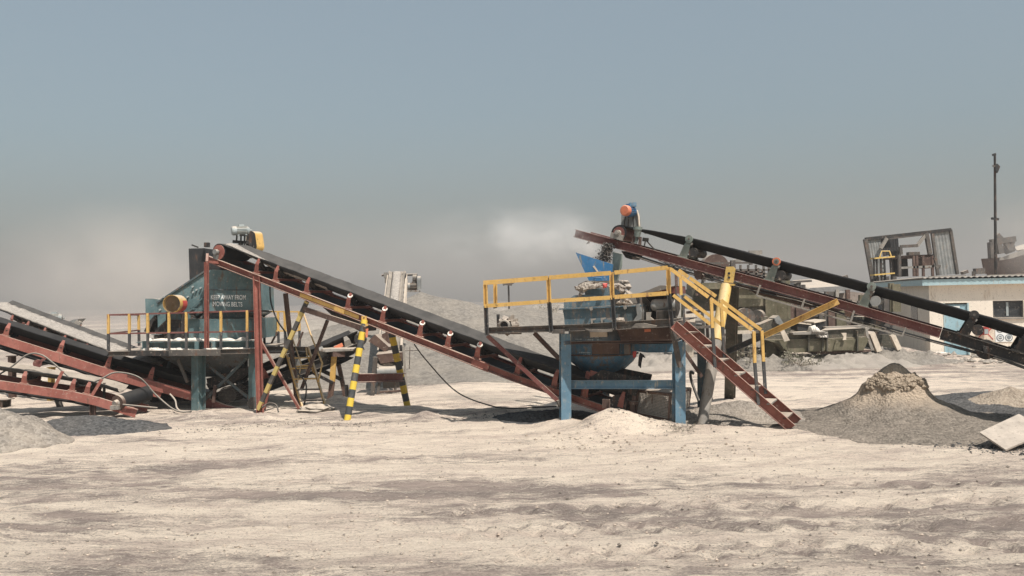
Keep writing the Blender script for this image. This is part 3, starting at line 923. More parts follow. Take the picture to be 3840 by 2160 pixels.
def motor(T, c, ax, r, L, bodymat, capmat, name='motor', feet=True, fins=18):
    """electric motor: finned barrel, fan cowl, terminal box, feet; ax points to the fan end"""
    c, ax = V3(c), V3(ax).normalized()
    mb = MB()
    mb.tube(c - ax * L * 0.30, c + ax * L * 0.28, r * 0.86, 20)
    sd = ax.cross(ZUP).normalized()
    up = sd.cross(ax)
    for i in range(fins):
        a = 2 * math.pi * i / fins
        dr = sd * math.cos(a) + up * math.sin(a)
        mb.beam(c - ax * L * 0.26 + dr * r * 0.92, c + ax * L * 0.26 + dr * r * 0.92, r * 0.05, r * 0.16, dr)
    mb.tube(c - ax * L * 0.42, c - ax * L * 0.30, r * 0.6, 18, r * 0.95)
    mb.tube(c - ax * L * 0.56, c - ax * L * 0.42, r * 0.16, 10)
    if feet:
        for k in (-0.2, 0.2):
            mb.box(c - up * r * 1.0 + ax * L * k, r * 1.9, L * 0.1, r * 0.22, sd, ax, up)
    o = mb.done(name, bodymat, T)
    mb = MB()
    mb.tube(c + ax * L * 0.28, c + ax * L * 0.46, r, 22, r)
    mb.tube(c + ax * L * 0.46, c + ax * L * 0.52, r, 22, r * 0.80)
    mb.tube(c + ax * L * 0.52, c + ax * L * 0.525, r * 0.42, 16)
    mb.done('fan_cowl', capmat, o)
    mb = MB()
    mb.box(c + up * r * 1.08, r * 0.8, L * 0.28, r * 0.5, sd, ax, up)
    mb.done('terminal_box', bodymat, o)
    return o

def railing(T, tops, foot_y, mids, posts, railmat, postmat, footmat, rw=0.04, pw=0.05, pts=None):
    pass

PS = 'roller'
# ================================================================== A: long conveyor in the middle
PA = Pl(540, 19.05, 1560, 15.2)
T = thing('belt_conveyor', 'long red-framed black belt conveyor sloping down through the middle from the teal hopper', 'conveyor', PA.at(950, 1040), 'belt conveyors of the quarry')
TA = T
HA = 0.42
path = [PA.at(x, y, -HA) + PA.n * HA for x, y in ((523, 643), (912, 793), (1293, 941), (1519, 1020), (1585, 1042))]
A = Conv(T, path, PA.n, HA)
A.beams(0.125, 0.06, M['red'])
profA = (0.15, 0.40, 0.165, 0.325)
tdr = A.tpx(545)
DR = 0.165
bo = A.belt(profA, M['beltgrey'], tdr, A.L - 0.15, flat0=(tdr, 1.4, 0.315), drum=(tdr, 0.315 - DR, DR), wav=0.004, n=90)
A.strand(-0.02, 0.03, 0.36, M['rubber'], tdr + 0.3, A.L - 0.2)
o_, d_, n_ = A.frame(tdr)
mb = MB()
c0 = A.p(tdr, 0, 0.15)
mb.tube(c0 - A.W * 0.40, c0 + A.W * 0.40, DR - 0.004, 32)
dr = mb.done('head_drum', M['rubber'], T)
mb = MB(); mb.tube(c0 - A.W * 0.412, c0 - A.W * 0.39, DR * 0.93, 32); mb.done('drum_face', M['redpale'], dr)
mb = MB()
mb.tube(c0 - A.W * 0.50, c0 + A.W * 0.52, 0.03, 12)
mb.done('axle', M['steel'], dr)
mb = MB()
mb.box(c0 - A.W * 0.46, 0.08, 0.05, 0.08, d_, A.W, n_)
mb.tube(c0 - A.W * 0.53, c0 - A.W * 0.46, 0.055, 14)
mb.box(A.p(tdr, -0.46, 0.05), 0.10, 0.05, 0.10, d_, A.W, n_)
mb.done('bearing', M['greysteel'], T)
for px in (641, 689, 767):
    A.idler(A.tpx(px), profA, M['redpale'], M['dksteel'], None, 0.05)
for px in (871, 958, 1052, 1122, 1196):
    A.idler(A.tpx(px), profA, M['redpale'], M['rubber'], M['cap'], 0.05)
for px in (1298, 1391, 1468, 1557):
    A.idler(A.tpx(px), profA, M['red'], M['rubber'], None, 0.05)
# cross ties between the beams
for px in (600, 720, 820, 1000, 1160, 1250, 1440):
    t_ = A.tpx(px)
    mb = MB()
    mb.beam(A.p(t_, -HA + .03, -0.07), A.p(t_, HA - .03, -0.07), 0.05, 0.05)
    mb.done('cross_tie', M['dksteel'], T)
# cover plates
mb = MB()
ta, tb = A.tpx(800), A.tpx(905)
mb.poly([A.p(ta, -0.3, -0.14), A.p(tb, -0.3, -0.14), A.p(tb, -0.25, -0.36), A.p(ta + 0.4, -0.25, -0.30)], A.W * 0.55)
mb.done('belt_scraper_box', M['dksteel'], T)
ta, tb = A.tpx(1190), A.tpx(1232)
mb = MB()
mb.poly([A.p(ta, -HA - 0.012, 0.012), A.p(tb, -HA - 0.012, 0.012), A.p(tb, -HA - 0.012, -0.14), A.p(ta, -HA - 0.012, -0.14)], A.W * 0.008)
mb.done('splice_plate', M['redpale'], T)
# motor, its stand, belt guard on the far side of the head
tm = A.tpx(612)
mc = P(*Z2(1610, 130), 19.2)
mot = motor(T, mc, -A.W * 0.55 - V3((0.8, 0, 0.05)), 0.10, 0.40, M['motor'], M['motor'])
mb = MB()
fl = A.p(tm, 0.48, 0.0)
base = P(*Z2(1600, 250), 19.3)
for (x0, y0, x1, y1) in ((1560, 180, 1555, 255), (1605, 180, 1600, 330), (1645, 180, 1640, 330)):
    mb.beam(q(Z2, x0, y0, 19.2), q(Z2, x1, y1, 19.25), 0.03, 0.03)
mb.beam(q(Z2, 1515, 248, 19.25), q(Z2, 1700, 262, 19.3), 0.07, 0.06)
mb.beam(q(Z2, 1560, 180, 19.2), q(Z2, 1680, 186, 19.2), 0.12, 0.02)
mb.beam(q(Z2, 1600, 262, 19.3), q(Z2, 1620, 450, 19.35), 0.07, 0.07)
mb.beam(q(Z2, 1690, 262, 19.3), q(Z2, 1715, 430, 19.35), 0.07, 0.07)
mb.done('motor_stand', M['dksteel'], T)
def guard(T, Zf, c_top, c_bot, r0, r1, Yd, dep, face, rim, name='belt_guard'):
    a, b = q(Zf, *c_top, Yd), q(Zf, *c_bot, Yd)
    ax = (b - a).normalized()
    sd = V3((ax.z, 0, -ax.x))
    out = []
    for i in range(11):
        th = math.pi * i / 10
        out.append(a + sd * math.cos(th) * r0 - ax * math.sin(th) * r0)
    for i in range(11):
        th = math.pi * i / 10
        out.append(b - sd * math.cos(th) * r1 + ax * math.sin(th) * r1)
    mb = MB()
    mb.poly(out, V3(dep) * 0.08)
    g_ = mb.done(name, face, T)
    mb = MB()
    n = len(out)
    inner = [p + (p - (a + b) / 2).normalized() * 0.006 for p in out]
    vs = [p + V3(dep) * 0.001 for p in inner] + [p + V3(dep) for p in inner]
    mb.add(vs, [(i, (i + 1) % n, n + (i + 1) % n, n + i) for i in range(n)])
    mb.done('guard_rim', rim, g_)
    return g_
guard(T, Z2, (1712, 185), (1715, 300), 0.095, 0.12, 19.45, A.W * 0.17 + V3((0.05, 0, 0)), M['dksteel'], M['yellow'])
# red posts that carry the head, one standing on the teal machine's deck edge
mb = MB()
mb.channel(q(Z2, 1230, 470, 18.15), q(Z2, 1232, 1408, 18.1), 0.05, 0.085, V3((0, 1, 0)), up=V3((1, 0, 0)))
mb.beam(q(Z2, 1225, 465, 18.2), q(Z2, 1360, 480, 18.45), 0.05, 0.05)
mb.beam(q(Z2, 1240, 385, 18.3), q(Z2, 1235, 470, 18.2), 0.05, 0.05)
mb.done('head_post', M['red'], T)
mb = MB()
mb.channel(q(Z2, 1775, 625, 18.0), P(655, 1046, 17.9), 0.08, 0.13, V3((0, 1, 0)), up=V3((1, 0, 0)))
mb.done('head_post', M['redpale'], T)
# striped A-frame under the middle
def pipe_leg(T, a, b, r, mat, name='leg'):
    mb = MB()
    mb.tube(a, b, r, 18)
    return mb.done(name, mat, T)
fa, fb = P(872, 1066, 16.35), P(917, 806, 16.85)
ax = (fa - fb).normalized()
SA = striped('yellow_black_bands_front', YEL, BLK, 0.315, ax, 0.1)
mb = MB()
pt0 = q(Z5, 1295, 236, 16.86)
mb.poly([q(Z5, 1268, 240, 16.82), q(Z5, 1322, 236, 16.82), q(Z5, 1326, 318, 16.82), q(Z5, 1270, 322, 16.82)], V3((0, 0.02, 0)))
mb.poly([q(Z5, 1262, 322, 16.78), q(Z5, 1330, 318, 16.78), q(Z5, 1334, 340, 16.78), q(Z5, 1264, 345, 16.78)], V3((0, 0.12, 0)))
tr = mb.done('trestle', M['yellow'], T)
pipe_leg(tr, fa, fb, 0.062, SA)
ba, bb = P(1028, 1036, 18.1), q(Z5, 1585, 420, 17.75)
SB = striped('yellow_black_bands_rear', (0.50, 0.34, 0.05), BLK, 0.34, (ba - bb).normalized(), 0.35)
pipe_leg(tr, ba, bb, 0.068, SB)
mb = MB()
mb.channel(q(Z5, 1235, 885, 16.7), q(Z5, 1715, 875, 17.85), 0.07, 0.16, V3((0, 1, 0)))
mb.done('cross_plate', M['maroon'], tr)
mb = MB()
mb.poly([q(Z5, 1312, 372, 16.7), q(Z5, 1340, 366, 16.7), q(Z5, 1332, 460, 16.7), q(Z5, 1312, 462, 16.7)], V3((0, 0.015, 0)))
mb.done('patch_plate', M['orange'], tr)
mb = MB()
for (yy) in (235, 268):
    c_ = q(Z5, 1295, yy + 20, 16.815)
    mb.tube(c_, c_ + V3((0, -0.004, 0)), 0.012, 10)
mb.done('bolt_hole', M['dksteel'], tr)
# second trestle near the teal machine
la, lb = q(Z5, 190, 1215, 17.9), q(Z5, 700, 85, 17.65)
SC2 = striped('yellow_black_bands_thin', (0.50, 0.38, 0.14), (0.075, 0.07, 0.065), 0.40, (la - lb).normalized(), 0.2)
mb = MB()
mb.beam(q(Z5, 668, 165, 17.6), q(Z5, 1310, 372, 16.75), 0.05, 0.10)
tr = mb.done('trestle', M['brown'], T)
mb = MB(); mb.beam(la, lb, 0.075, 0.075); mb.done('leg', SC2, tr)
for (x0, y0, x1, y1, Ya, Yb, w_, mt_) in ((215, 500, 620, 1205, 18.3, 18.1, 0.05, 'red'), (475, 0, 600, 1180, 18.7, 18.9, 0.075, 'brown'), (915, 280, 640, 1010, 18.3, 18.6, 0.055, 'brown'), (320, 930, 250, 1240, 18.2, 18.2, 0.04, 'red')):
    mb = MB(); mb.beam(q(Z5, x0, y0, Ya), q(Z5, x1, y1, Yb), w_, w_); mb.done('leg', M[mt_], tr)
# yellow marked stretch of the near beam
mb = MB()
ta, tb = A.tpx(757), A.tpx(905)
mb.beam(A.p(ta, -HA - 0.004, -0.0625), A.p(tb, -HA - 0.004, -0.0625), 0.006, 0.075, A.frame(ta)[2])
mb.done('painted_band', M['yellow'], T)
mb = MB()
ta, tb = A.tpx(845), A.tpx(870)
mb.beam(A.p(ta, -HA - 0.02, -0.05), A.p(tb, -HA - 0.02, -0.05), 0.02, 0.11, A.frame(ta)[2])
mb.done('clamp_plate', M['yellow'], T)
# tail drum and skirt below the blue crusher
tt = A.L - 0.25
mb = MB(); c0 = A.p(tt, 0, 0.10); mb.tube(c0 - A.W * 0.4, c0 + A.W * 0.4, 0.15, 24); mb.done('tail_drum', M['dksteel'], T)
ta, tb = A.tpx(1462), A.tpx(1600)
for sg in (-1, 1):
    mb = MB()
    mb.poly([A.p(ta, sg * 0.34, 0.32), A.p(tb, sg * 0.34, 0.30), A.p(tb, sg * 0.34, 0.62), A.p(ta + .2, sg * 0.34, 0.55)], A.W * 0.01)
    mb.done('skirt_board', M['dksteel'], T)
mb = MB()
mb.beam(q(B3, 700, 650, 15.1), q(B3, 1100, 770, 15.0), 0.05, 0.09)
mb.beam(q(B3, 690, 640, 15.1), q(B3, 612, 950, 15.2), 0.05, 0.09)
mb.done('skirt_bracket', M['redpale'], T)
# stone riding on the belt near its head
mb = MB()
t0_, t1_ = tdr + 0.02, A.tpx(800)
rings = []
for i in range(81):
    t_ = t0_ + (t1_ - t0_) * i / 80
    k = max(0, 1 - abs(t_ - tdr) / 1.4)
    fnn = 0.165 + (0.315 - 0.165) * k + 0.016
    enn = 0.325 + (0.315 - 0.325) * k + 0.016
    ws = [-0.33, -0.26, -0.18, -0.10, -0.02, 0.05]
    fade = min(1, (t1_ - t_) / 1.5)
    row = []
    for w_ in ws:
        kk = max(0, (abs(w_) - 0.15) / 0.25)
        bn = fnn + (enn - fnn) * kk
        hgt = (0.035 * (1 - ((w_ + 0.14) / 0.22) ** 2) + 0.02 * mnoise.noise(V3((t_ * 5, w_ * 9, 2)))) * fade
        row.append(A.p(t_, w_, bn + max(0.002, hgt)))
    row += [A.p(t_, 0.05, fnn - 0.012), A.p(t_, -0.2, fnn - 0.012)]
    rings.append(row)
mb.rings(rings, smooth=True)
o = mb.done('gravel_load', M['beltgravel'])
tag(o, 'pale crushed stone riding on the long middle belt', None, None, 'stuff')

def cable(label, pts, r, mat, name='cable'):
    # smooth through the given points
    sm = []
    n = len(pts)
    for i in range(n - 1):
        p0, p1, p2, p3 = pts[max(i - 1, 0)], pts[i], pts[i + 1], pts[min(i + 2, n - 1)]
        for k in range(8):
            u = k / 8
            sm.append(0.5 * ((2 * p1) + (p2 - p0) * u + (2 * p0 - 5 * p1 + 4 * p2 - p3) * u * u + (3 * p1 - p0 - 3 * p2 + p3) * u ** 3))
    sm.append(pts[-1])
    mb = MB(); mb.path(sm, r, 8)
    o = mb.done(name, mat, None, pts[-1])
    return tag(o, label, 'cable', 'loose power cables')
cable('black cable drooping from the long belt to the ground left of the blue crusher', [P(1042, 866, 17.2), P(1073, 907, 17.1), P(1148, 985, 16.9), P(1233, 1020, 16.7), P(1290, 1027, 16.5), P(1400, 1022, 16.3)], 0.013, M['cable'])
cable('black cable hanging under the belt head beside the red post', [q(Z4, 312, 490, 18.2), q(Z4, 325, 660, 18.2), q(Z4, 390, 840, 18.1), q(Z4, 470, 960, 18.0), q(Z4, 490, 1040, 18.0), q(Z5, 590, 800, 18.3), q(Z5, 690, 950, 18.3), q(Z5, 670, 1180, 18.2)], 0.016, M['cable'])
cable('short black cable loop on the ground by the red post', [q(Z5, 230, 1195, 17.7), q(Z5, 300, 1150, 17.7), q(Z5, 375, 1165, 17.6), q(Z5, 402, 1240, 17.5)], 0.016, M['cable'])

# ================================================================== the three conveyors at the left edge
def conv_simple(lab, PLn, pts, half, beamh, beammat, openf, prof, beltmat, idlers, brmat, rolmat, capmat=None, brh=None, rr=0.05, wav=0.003, cut=0.0):
    T = thing('belt_conveyor', lab, 'conveyor', PLn.at(200, 1040), 'belt conveyors of the quarry')
    path = [PLn.at(x, y, -half) + PLn.n * half for x, y in pts]
    c = Conv(T, path, PLn.n, half)
    c.beams(beamh, 0.06, beammat, open_front=openf)
    c.belt(prof, beltmat, 0.0, c.L - cut, wav=wav)
    for px in idlers:
        c.idler(c.tpx(px), prof, brmat, rolmat, capmat, rr, brh=brh)
    return c
PC = Pl(0, 22.0, 330, 19.8)
Cc = conv_simple('gravel-laden conveyor highest at the left edge, its pale stone load in view', PC, ((-60, 782), (340, 940)), 0.45, 0.12, M['maroon'], True, (0.16, 0.44, 0.12, 0.24), M['beltgrey'], (28, 68, 110, 160, 215), M['redpale'], M['dksteel'])
mb = MB()
rings = []
for i in range(120):
    t_ = Cc.L * i / 119
    row = []
    for w_ in (-0.30, -0.2, -0.1, 0, 0.1, 0.2, 0.27):
        row.append(Cc.p(t_, w_, 0.165 + 0.045 * (1 - (w_ / 0.34) ** 2) + max(0, abs(w_) - .16) * 0.3 + 0.02 * mnoise.noise(V3((t_ * 6, w_ * 9, 5)))))
    row += [Cc.p(t_, 0.2, 0.137), Cc.p(t_, -0.2, 0.137)]
    rings.append(row)
mb.rings(rings, smooth=True)
tag(mb.done('gravel_load', M['beltgravel']), 'pale crushed stone riding on the highest left belt', None, None, 'stuff')
PD = Pl(0, 18.3, 484, 18.95)
Dd = conv_simple('middle one of the left conveyors, deep red side beam and black belt', PD, ((-80, 818), (0, 841), (278, 929), (490, 986)), 0.40, 0.185, M['redpale'], False, (0.15, 0.38, 0.06, 0.22), M['rubber'], (12, 148, 268, 376), M['redpale'], M['rubber'], None, brh=0.27, rr=0.055)
Dd.strand(-0.24, 0.05, 0.34, M['rubber'], 0.0, Dd.L - 0.2, every=2.2)
for px, mt_ in ((293, 'redpale'), (404, 'redpale')):
    t_ = Dd.tpx(px)
    mb = MB()
    mb.poly([Dd.p(t_ - 0.08, -0.40, -0.186), Dd.p(t_ + 0.08, -0.40, -0.186), Dd.p(t_ + 0.08, -0.40, -0.31), Dd.p(t_ - 0.08, -0.40, -0.31)], Dd.W * 0.012)
    mb.done('hanger_plate', M[mt_], Dd.T)
t_ = Dd.tpx(110)
mb = MB(); mb.tube(Dd.p(t_, -0.40, -0.33), Dd.p(t_, 0.40, -0.33), 0.06, 18); mb.done('return_roller', M['dksteel'], Dd.T)
mb = MB(); mb.tube(Dd.p(t_, -0.43, -0.33), Dd.p(t_, -0.40, -0.33), 0.085, 18); mb.beam(Dd.p(t_, -0.42, -0.33), Dd.p(t_ + .1, -0.42, -0.18), 0.05, 0.02, Dd.W); mb.done('return_roller_bracket', M['maroon'], Dd.T)
PE = Pl(0, 17.6, 345, 17.9)
Ee = conv_simple('lowest of the left conveyors with its tail drum near the ground', PE, ((-80, 944), (0, 957), (184, 985), (250, 1000), (347, 1030)), 0.36, 0.165, M['redpale'], False, (0.13, 0.34, 0.16, 0.26), M['rubberdusty'], (58, 179, 216), M['redpale'], M['dksteel'], None, brh=0.25, rr=0.045, cut=0.5)
Ee.strand(-0.22, 0.0, 0.30, M['rubber'], 0.0, Ee.tpx(226), every=50)
for px in (138, 233):
    t_ = Ee.tpx(px)
    mb = MB(); mb.poly([Ee.p(t_ - 0.05, -0.35, 0.0), Ee.p(t_ + 0.01, -0.35, 0.0), Ee.p(t_ + 0.10, -0.35, 0.36), Ee.p(t_ + 0.04, -0.35, 0.36)], Ee.W * 0.012)
    mb.done('belt_bracket', M['redpale'], Ee.T)
t_ = Ee.tpx(300)
c0 = P(*Z1(1055, 1000), 17.55)
mb = MB(); mb.tube(c0, c0 + V3((0.28, 0.62, 0.10)), 0.155, 28); dr = mb.done('tail_drum', M['rubber'], Ee.T)
mb = MB(); mb.tube(c0 - V3((0.03, 0.07, 0.01)), c0 + V3((0.001, 0.003, 0)), 0.155, 28); mb.done('drum_rim', M['brown'], dr)
mb = MB(); mb.tube(c0 - V3((0.06, 0.14, 0.02)), c0 + V3((0, 0, 0)), 0.06, 14, 0.085); mb.box(c0 - V3((0.05, 0.12, 0.09)), 0.16, 0.1, 0.08); mb.done('tail_bearing', M['fadedgrey'], Ee.T)
mb = MB(); mb.tube(c0 + V3((0.1, -0.12, -0.04)), c0 + V3((0.75, -0.05, -0.13)), 0.02, 8); mb.done('take_up_screw', M['steel'], Ee.T)
mb = MB()
mb.channel(q(Z1, 818, 968, 17.5), q(Z1, 812, 1125, 17.5), 0.05, 0.10, V3((0, 1, 0)), up=V3((1, 0, 0)))
mb.done('support_post', M['brown'], Ee.T)
mb = MB(); mb.beam(q(Z1, 915, 830, 18.0), q(Z1, 912, 1000, 18.0), 0.04, 0.04); mb.done('support_post', M['steel'], Ee.T)
cable('long grey cable looped over the left red beams, drooping twice', [q(Z1, -60, 790, 17.6), q(Z1, 100, 690, 17.6), q(Z1, 240, 585, 17.7), q(Z1, 360, 585, 17.7), q(Z1, 480, 670, 17.65), q(Z1, 640, 810, 17.6), q(Z1, 735, 855, 17.55), q(Z1, 880, 800, 17.6), q(Z1, 1020, 740, 17.75), q(Z1, 1220, 785, 17.85), q(Z1, 1360, 930, 17.9), q(Z1, 1500, 1050, 17.8), q(Z1, 1590, 1085, 17.7), q(Z1, 1680, 1080, 17.7)], 0.017, M['cablegrey'])
cable('pale flexible cable hanging below the end of the left red beam', [q(Z1, 1490, 930, 18.2), q(Z1, 1535, 985, 18.1), q(Z1, 1550, 1050, 18.0), q(Z1, 1590, 1080, 17.9), q(Z1, 1675, 1085, 17.8)], 0.018, M['fadedgrey'])
# legs and clutter seen below, one by one
for i, (x0, y0, x1, y1, Yd, w_, mt_, lab) in enumerate(((105, 600, 108, 760, 21.5, 0.13, 'brown', 'short brown post behind the left conveyors, leftmost'),
        (455, 700, 440, 1075, 21.0, 0.11, 'yellowpipe', 'pale yellow post behind the lowest left conveyor'), (500, 960, 545, 1075, 19.6, 0.10, 'steel', 'leaning steel strut under the lowest left conveyor'), (262, 930, 266, 1060, 21.5, 0.1, 'steel', 'grey post far behind the lowest left conveyor'),
        (30, 980, 30, 1080, 20.0, 0.22, 'steel', 'thick grey post at the left edge under the conveyors'))):
    mb = MB()
    a, b = q(Z1, x0, y0, Yd), q(Z1, x1, y1, Yd)
    mb.ibeam(a, V3((b.x, b.y, min(b.z, gz(b.x, b.y)) - 0.05)), w_, w_, V3((0.5, 1, 0)))
    mb.box(a + V3((0, 0, 0.01)), w_ * 1.5, w_ * 1.5, 0.02)
    o = mb.done('support_post', M[mt_], None, b)
    tag(o, lab, 'post', 'posts behind the left conveyors')

# far conveyor heads peeping over the left belt
T = thing('conveyor_drive', 'small grey motor with cream cowl peeping over the laden left belt', 'motor', q(C7, 980, 560, 24))
mo = motor(T, q(C7, 985, 450, 24), V3((-1, -0.25, 0.0)), 0.13, 0.46, M['motor'], M['card'])
mb = MB(); mb.beam(q(C7, 900, 500, 24), q(C7, 1120, 520, 24), 0.25, 0.03); mb.beam(q(C7, 1000, 505, 24), q(C7, 1050, 700, 24.2), 0.08, 0.08); mb.beam(q(C7, 1125, 430, 24), q(C7, 1140, 520, 24), 0.02, 0.02); mb.done('stand', M['steel'], T)
T = thing('conveyor_hood', 'grey sheet hood with a pink end frame behind the laden left belt', 'hood', q(C7, 1280, 640, 24))
mb = MB()
mb.poly([q(C7, 1090, 570, 23.6), q(C7, 1330, 475, 23.6), q(C7, 1180, 630, 23.6)], V3((0.1, 0.5, 0.02)))
mb.poly([q(C7, 1180, 630, 23.55), q(C7, 1330, 475, 23.55), q(C7, 1390, 470, 23.55), q(C7, 1400, 500, 23.55), q(C7, 1230, 690, 23.55)], V3((0.0, 0.04, 0.0)))
mb.done('hood_sheet', M['greysteel'], T)
mb = MB(); mb.beam(q(C7, 1445, 555, 23.7), q(C7, 1320, 690, 23.7), 0.1, 0.10); mb.beam(q(C7, 1320, 690, 23.75), q(C7, 1250, 640, 23.75), 0.06, 0.05); mb.done('end_frame', M['redpale'], T)
mb = MB(); mb.tube(q(C7, 1400, 540, 23.5), q(C7, 1440, 545, 23.9), 0.07, 14); mb.done('roller_end', M['fadedgrey'], T)

# ================================================================== F: conveyor rising behind the teal machine
PF = Pl(600, 19.6, 930, 21.0)
T = thing('belt_conveyor', 'dark conveyor rising to the right from under the teal hopper', 'conveyor', PF.at(700, 1010), 'belt conveyors of the quarry')
hf = 0.34
path = [PF.at(*Z5(x, y), -hf) + PF.n * hf for x, y in ((-260, 1090), (230, 905), (950, 640), (1270, 500))]
Fc = Conv(T, path, PF.n, hf)
Fc.beams(0.20, 0.06, M['dksteel'], open_front=True)
profF = (0.12, 0.33, 0.12, 0.25)
Fc.belt(profF, M['rubber'], 0.0, Fc.L, wav=0.004)
Fc.strand(-0.26, 0.03, 0.3, M['rubber'], 0.6, Fc.L - 0.3)
for x, mt_ in ((265, 'redpale'), (600, 'greysteel'), (880, 'greysteel'), (1140, 'fadedgrey')):
    Fc.idler(Fc.tpx(Z5(x, 0)[0]), profF, M[mt_], M['dksteel'], None, 0.05, bw=0.14)
c0 = Fc.p(Fc.L, 0, 0.05)
mb = MB(); mb.tube(c0 - Fc.W * 0.33, c0 + Fc.W * 0.33, 0.15, 24); mb.done('head_drum', M['dksteel'], T)
mb = MB()
mb.poly([q(Z5, 1340, 500, 20.6), q(Z5, 1410, 430, 20.6), q(Z5, 1555, 560, 20.6), q(Z5, 1520, 615, 20.6)], V3((0.05, 0.55, 0)))
mb.poly([q(Z5, 1480, 430, 20.9), q(Z5, 1540, 400, 20.9), q(Z5, 1560, 560, 20.9), q(Z5, 1500, 520, 20.9)], V3((0.05, 0.3, 0)))
mb.done('discharge_chute', M['brown'], T)
mb = MB(); mb.beam(q(Z5, 985, 575, 20.3), q(Z5, 1070, 535, 20.4), 0.05, 0.08); mb.done('marker_plate', M['orange'], T)
mb = MB()
mb.poly([q(Z5, 820, 600, 20.0), q(Z5, 860, 580, 20.0), q(Z5, 1190, 580, 20.15), q(Z5, 1180, 600, 20.15), q(Z5, 900, 615, 20.0)], V3((0, 0.5, 0.03)))
mb.done('walkway_plate', M['fadedgrey'], T)
for (x0, y0, x1, y1, Ya, w_, mt_) in ((985, 640, 965, 920, 20.2, 0.11, 'yellow'), (965, 920, 935, 1150, 20.2, 0.11, 'brown'), (1010, 640, 1105, 1100, 20.6, 0.09, 'brown'), (790, 775, 1060, 900, 20.5, 0.08, 'dksteel'), (660, 775, 970, 935, 20.1, 0.07, 'dksteel')):
    mb = MB(); mb.beam(q(Z5, x0, y0, Ya), q(Z5, x1, y1, Ya), w_, w_); mb.done('leg', M[mt_], T)
mb = MB(); mb.beam(q(Z5, 945, 632, 20.15), q(Z5, 1075, 632, 20.3), 0.3, 0.12); mb.done('leg_head_plate', M['brown'], T)
# low post stump
mb = MB(); a = q(Z5, 1110, 955, 20.3); b = q(Z5, 1125, 1110, 20.3); mb.channel(a, V3((b.x, b.y, gz(b.x, b.y) - .05)), 0.04, 0.09, V3((0, 1, 0)), up=V3((1, 0, 0)))
tag(mb.done('post_stump', M['dksteel'], None, b), 'dark steel post stump before the grey stockpile', 'post')

# ================================================================== G: steep conveyor seen along its length
T = thing('belt_conveyor', 'dusty conveyor seen end-on, climbing straight away behind the long belt', 'conveyor', P(980, 1000, 20.2), 'belt conveyors of the quarry')
g0, g1 = q(Z5, 1545, 800, 20.3), q(C3, 1205, 235, 26.5)
du = (g1 - g0).normalized()
Wg = V3((-du.y, du.x, 0)).normalized() * -1
hg = 0.27
Gc = Conv(T, [g0 - du * 0.1, g1], Wg, hg)
Gc.beams(0.10, 0.05, M['fadedgrey'], open_front=False)
profG = (0.10, 0.235, 0.05, 0.11)
Gc.belt(profG, M['rubberdusty'], 0.0, Gc.L)
mb = MB()
rings = []
for i in range(100):
    t_ = 0.2 + (Gc.L - 0.25) * i / 99
    row = [Gc.p(t_, w_, 0.07 + 0.05 * (1 - (w_ / 0.17) ** 2) + 0.012 * mnoise.noise(V3((t_ * 5, w_ * 12, 9)))) for w_ in (-0.14, -0.07, 0, 0.07, 0.13)]
    row += [Gc.p(t_, 0.1, 0.064), Gc.p(t_, -0.1, 0.064)]
    rings.append(row)
mb.rings(rings, smooth=True)
tag(mb.done('gravel_load', M['beltgravel']), 'crushed stone on the belt seen end-on', None, None, 'stuff')
c0 = g0 - du * 0.05 - V3((0, 0, 0.02))
mb = MB(); mb.tube(c0 - Wg * 0.24, c0 + Wg * 0.24, 0.12, 24); mb.done('tail_drum', M['greysteel'], T)
mb = MB(); mb.tube(c0 - Wg * 0.34, c0 + Wg * 0.34, 0.03, 10); mb.box(c0 - Wg * 0.31, 0.06, 0.12, 0.10); mb.box(c0 + Wg * 0.31, 0.06, 0.12, 0.10); mb.done('tail_bearing', M['fadedgrey'], T)
mb = MB()
mb.poly([q(Z5, 1422, 640, 20.3), q(Z5, 1695, 615, 20.3), q(Z5, 1690, 705, 20.3), q(Z5, 1470, 735, 20.3)], V3((0, 0.4, 0.05)))
mb.done('loading_box', M['brown'], T)
for (x0, y0, x1, y1, Ya, w_, mt_) in ((1415, 665, 1380, 1110, 20.2, 0.09, 'steel'), (1705, 540, 1745, 1080, 20.4, 0.05, 'fadedgrey'), (1680, 540, 1690, 760, 20.5, 0.06, 'dksteel'), (1455, 930, 1440, 1090, 20.3, 0.06, 'steel'), (1620, 930, 1625, 1050, 20.4, 0.06, 'steel'), (1460, 1030, 1700, 1015, 20.2, 0.04, 'brown'), (1500, 940, 1700, 930, 20.5, 0.22, 'steel')):
    mb = MB(); mb.beam(q(Z5, x0, y0, Ya), q(Z5, x1, y1, Ya), w_, w_); mb.done('leg' if y1 - y0 > 60 else 'brace', M[mt_], T)
# head pulley, drive frame and motor
hp = Gc.p(Gc.L, 0, -0.02)
mb = MB(); mb.tube(hp - Wg * 0.46, hp + Wg * 0.60, 0.035, 10); mb.done('head_shaft', M['steel'], T)
mb = MB(); mb.tube(hp - Wg * 0.26, hp + Wg * 0.26, 0.10, 20); mb.done('head_drum', M['steel'], T)
mb = MB(); mb.box(hp - Wg * 0.34, 0.1, 0.12, 0.16); mb.box(hp - Wg * 0.34 - ZUP * 0.16, 0.06, 0.1, 0.16); mb.done('head_bearing', M['fadedgrey'], T)
mb = MB(); mb.tube(q(C3, 1330, 300, 26.3) - V3((0.06, 0, 0)), q(C3, 1330, 300, 26.3) + V3((0.06, 0, 0)), 0.14, 20); mb.done('pulley', M['dksteel'], T)
mb = MB(); mb.tube(q(C3, 1490, 320, 26.2), q(C3, 1560, 320, 26.2), 0.13, 20); mb.done('gearbox', M['steel'], T)
motor(T, q(C3, 1500, 455, 26.1), V3((-1, -0.1, 0)), 0.11, 0.36, M['steel'], M['greysteel'])
mb = MB()
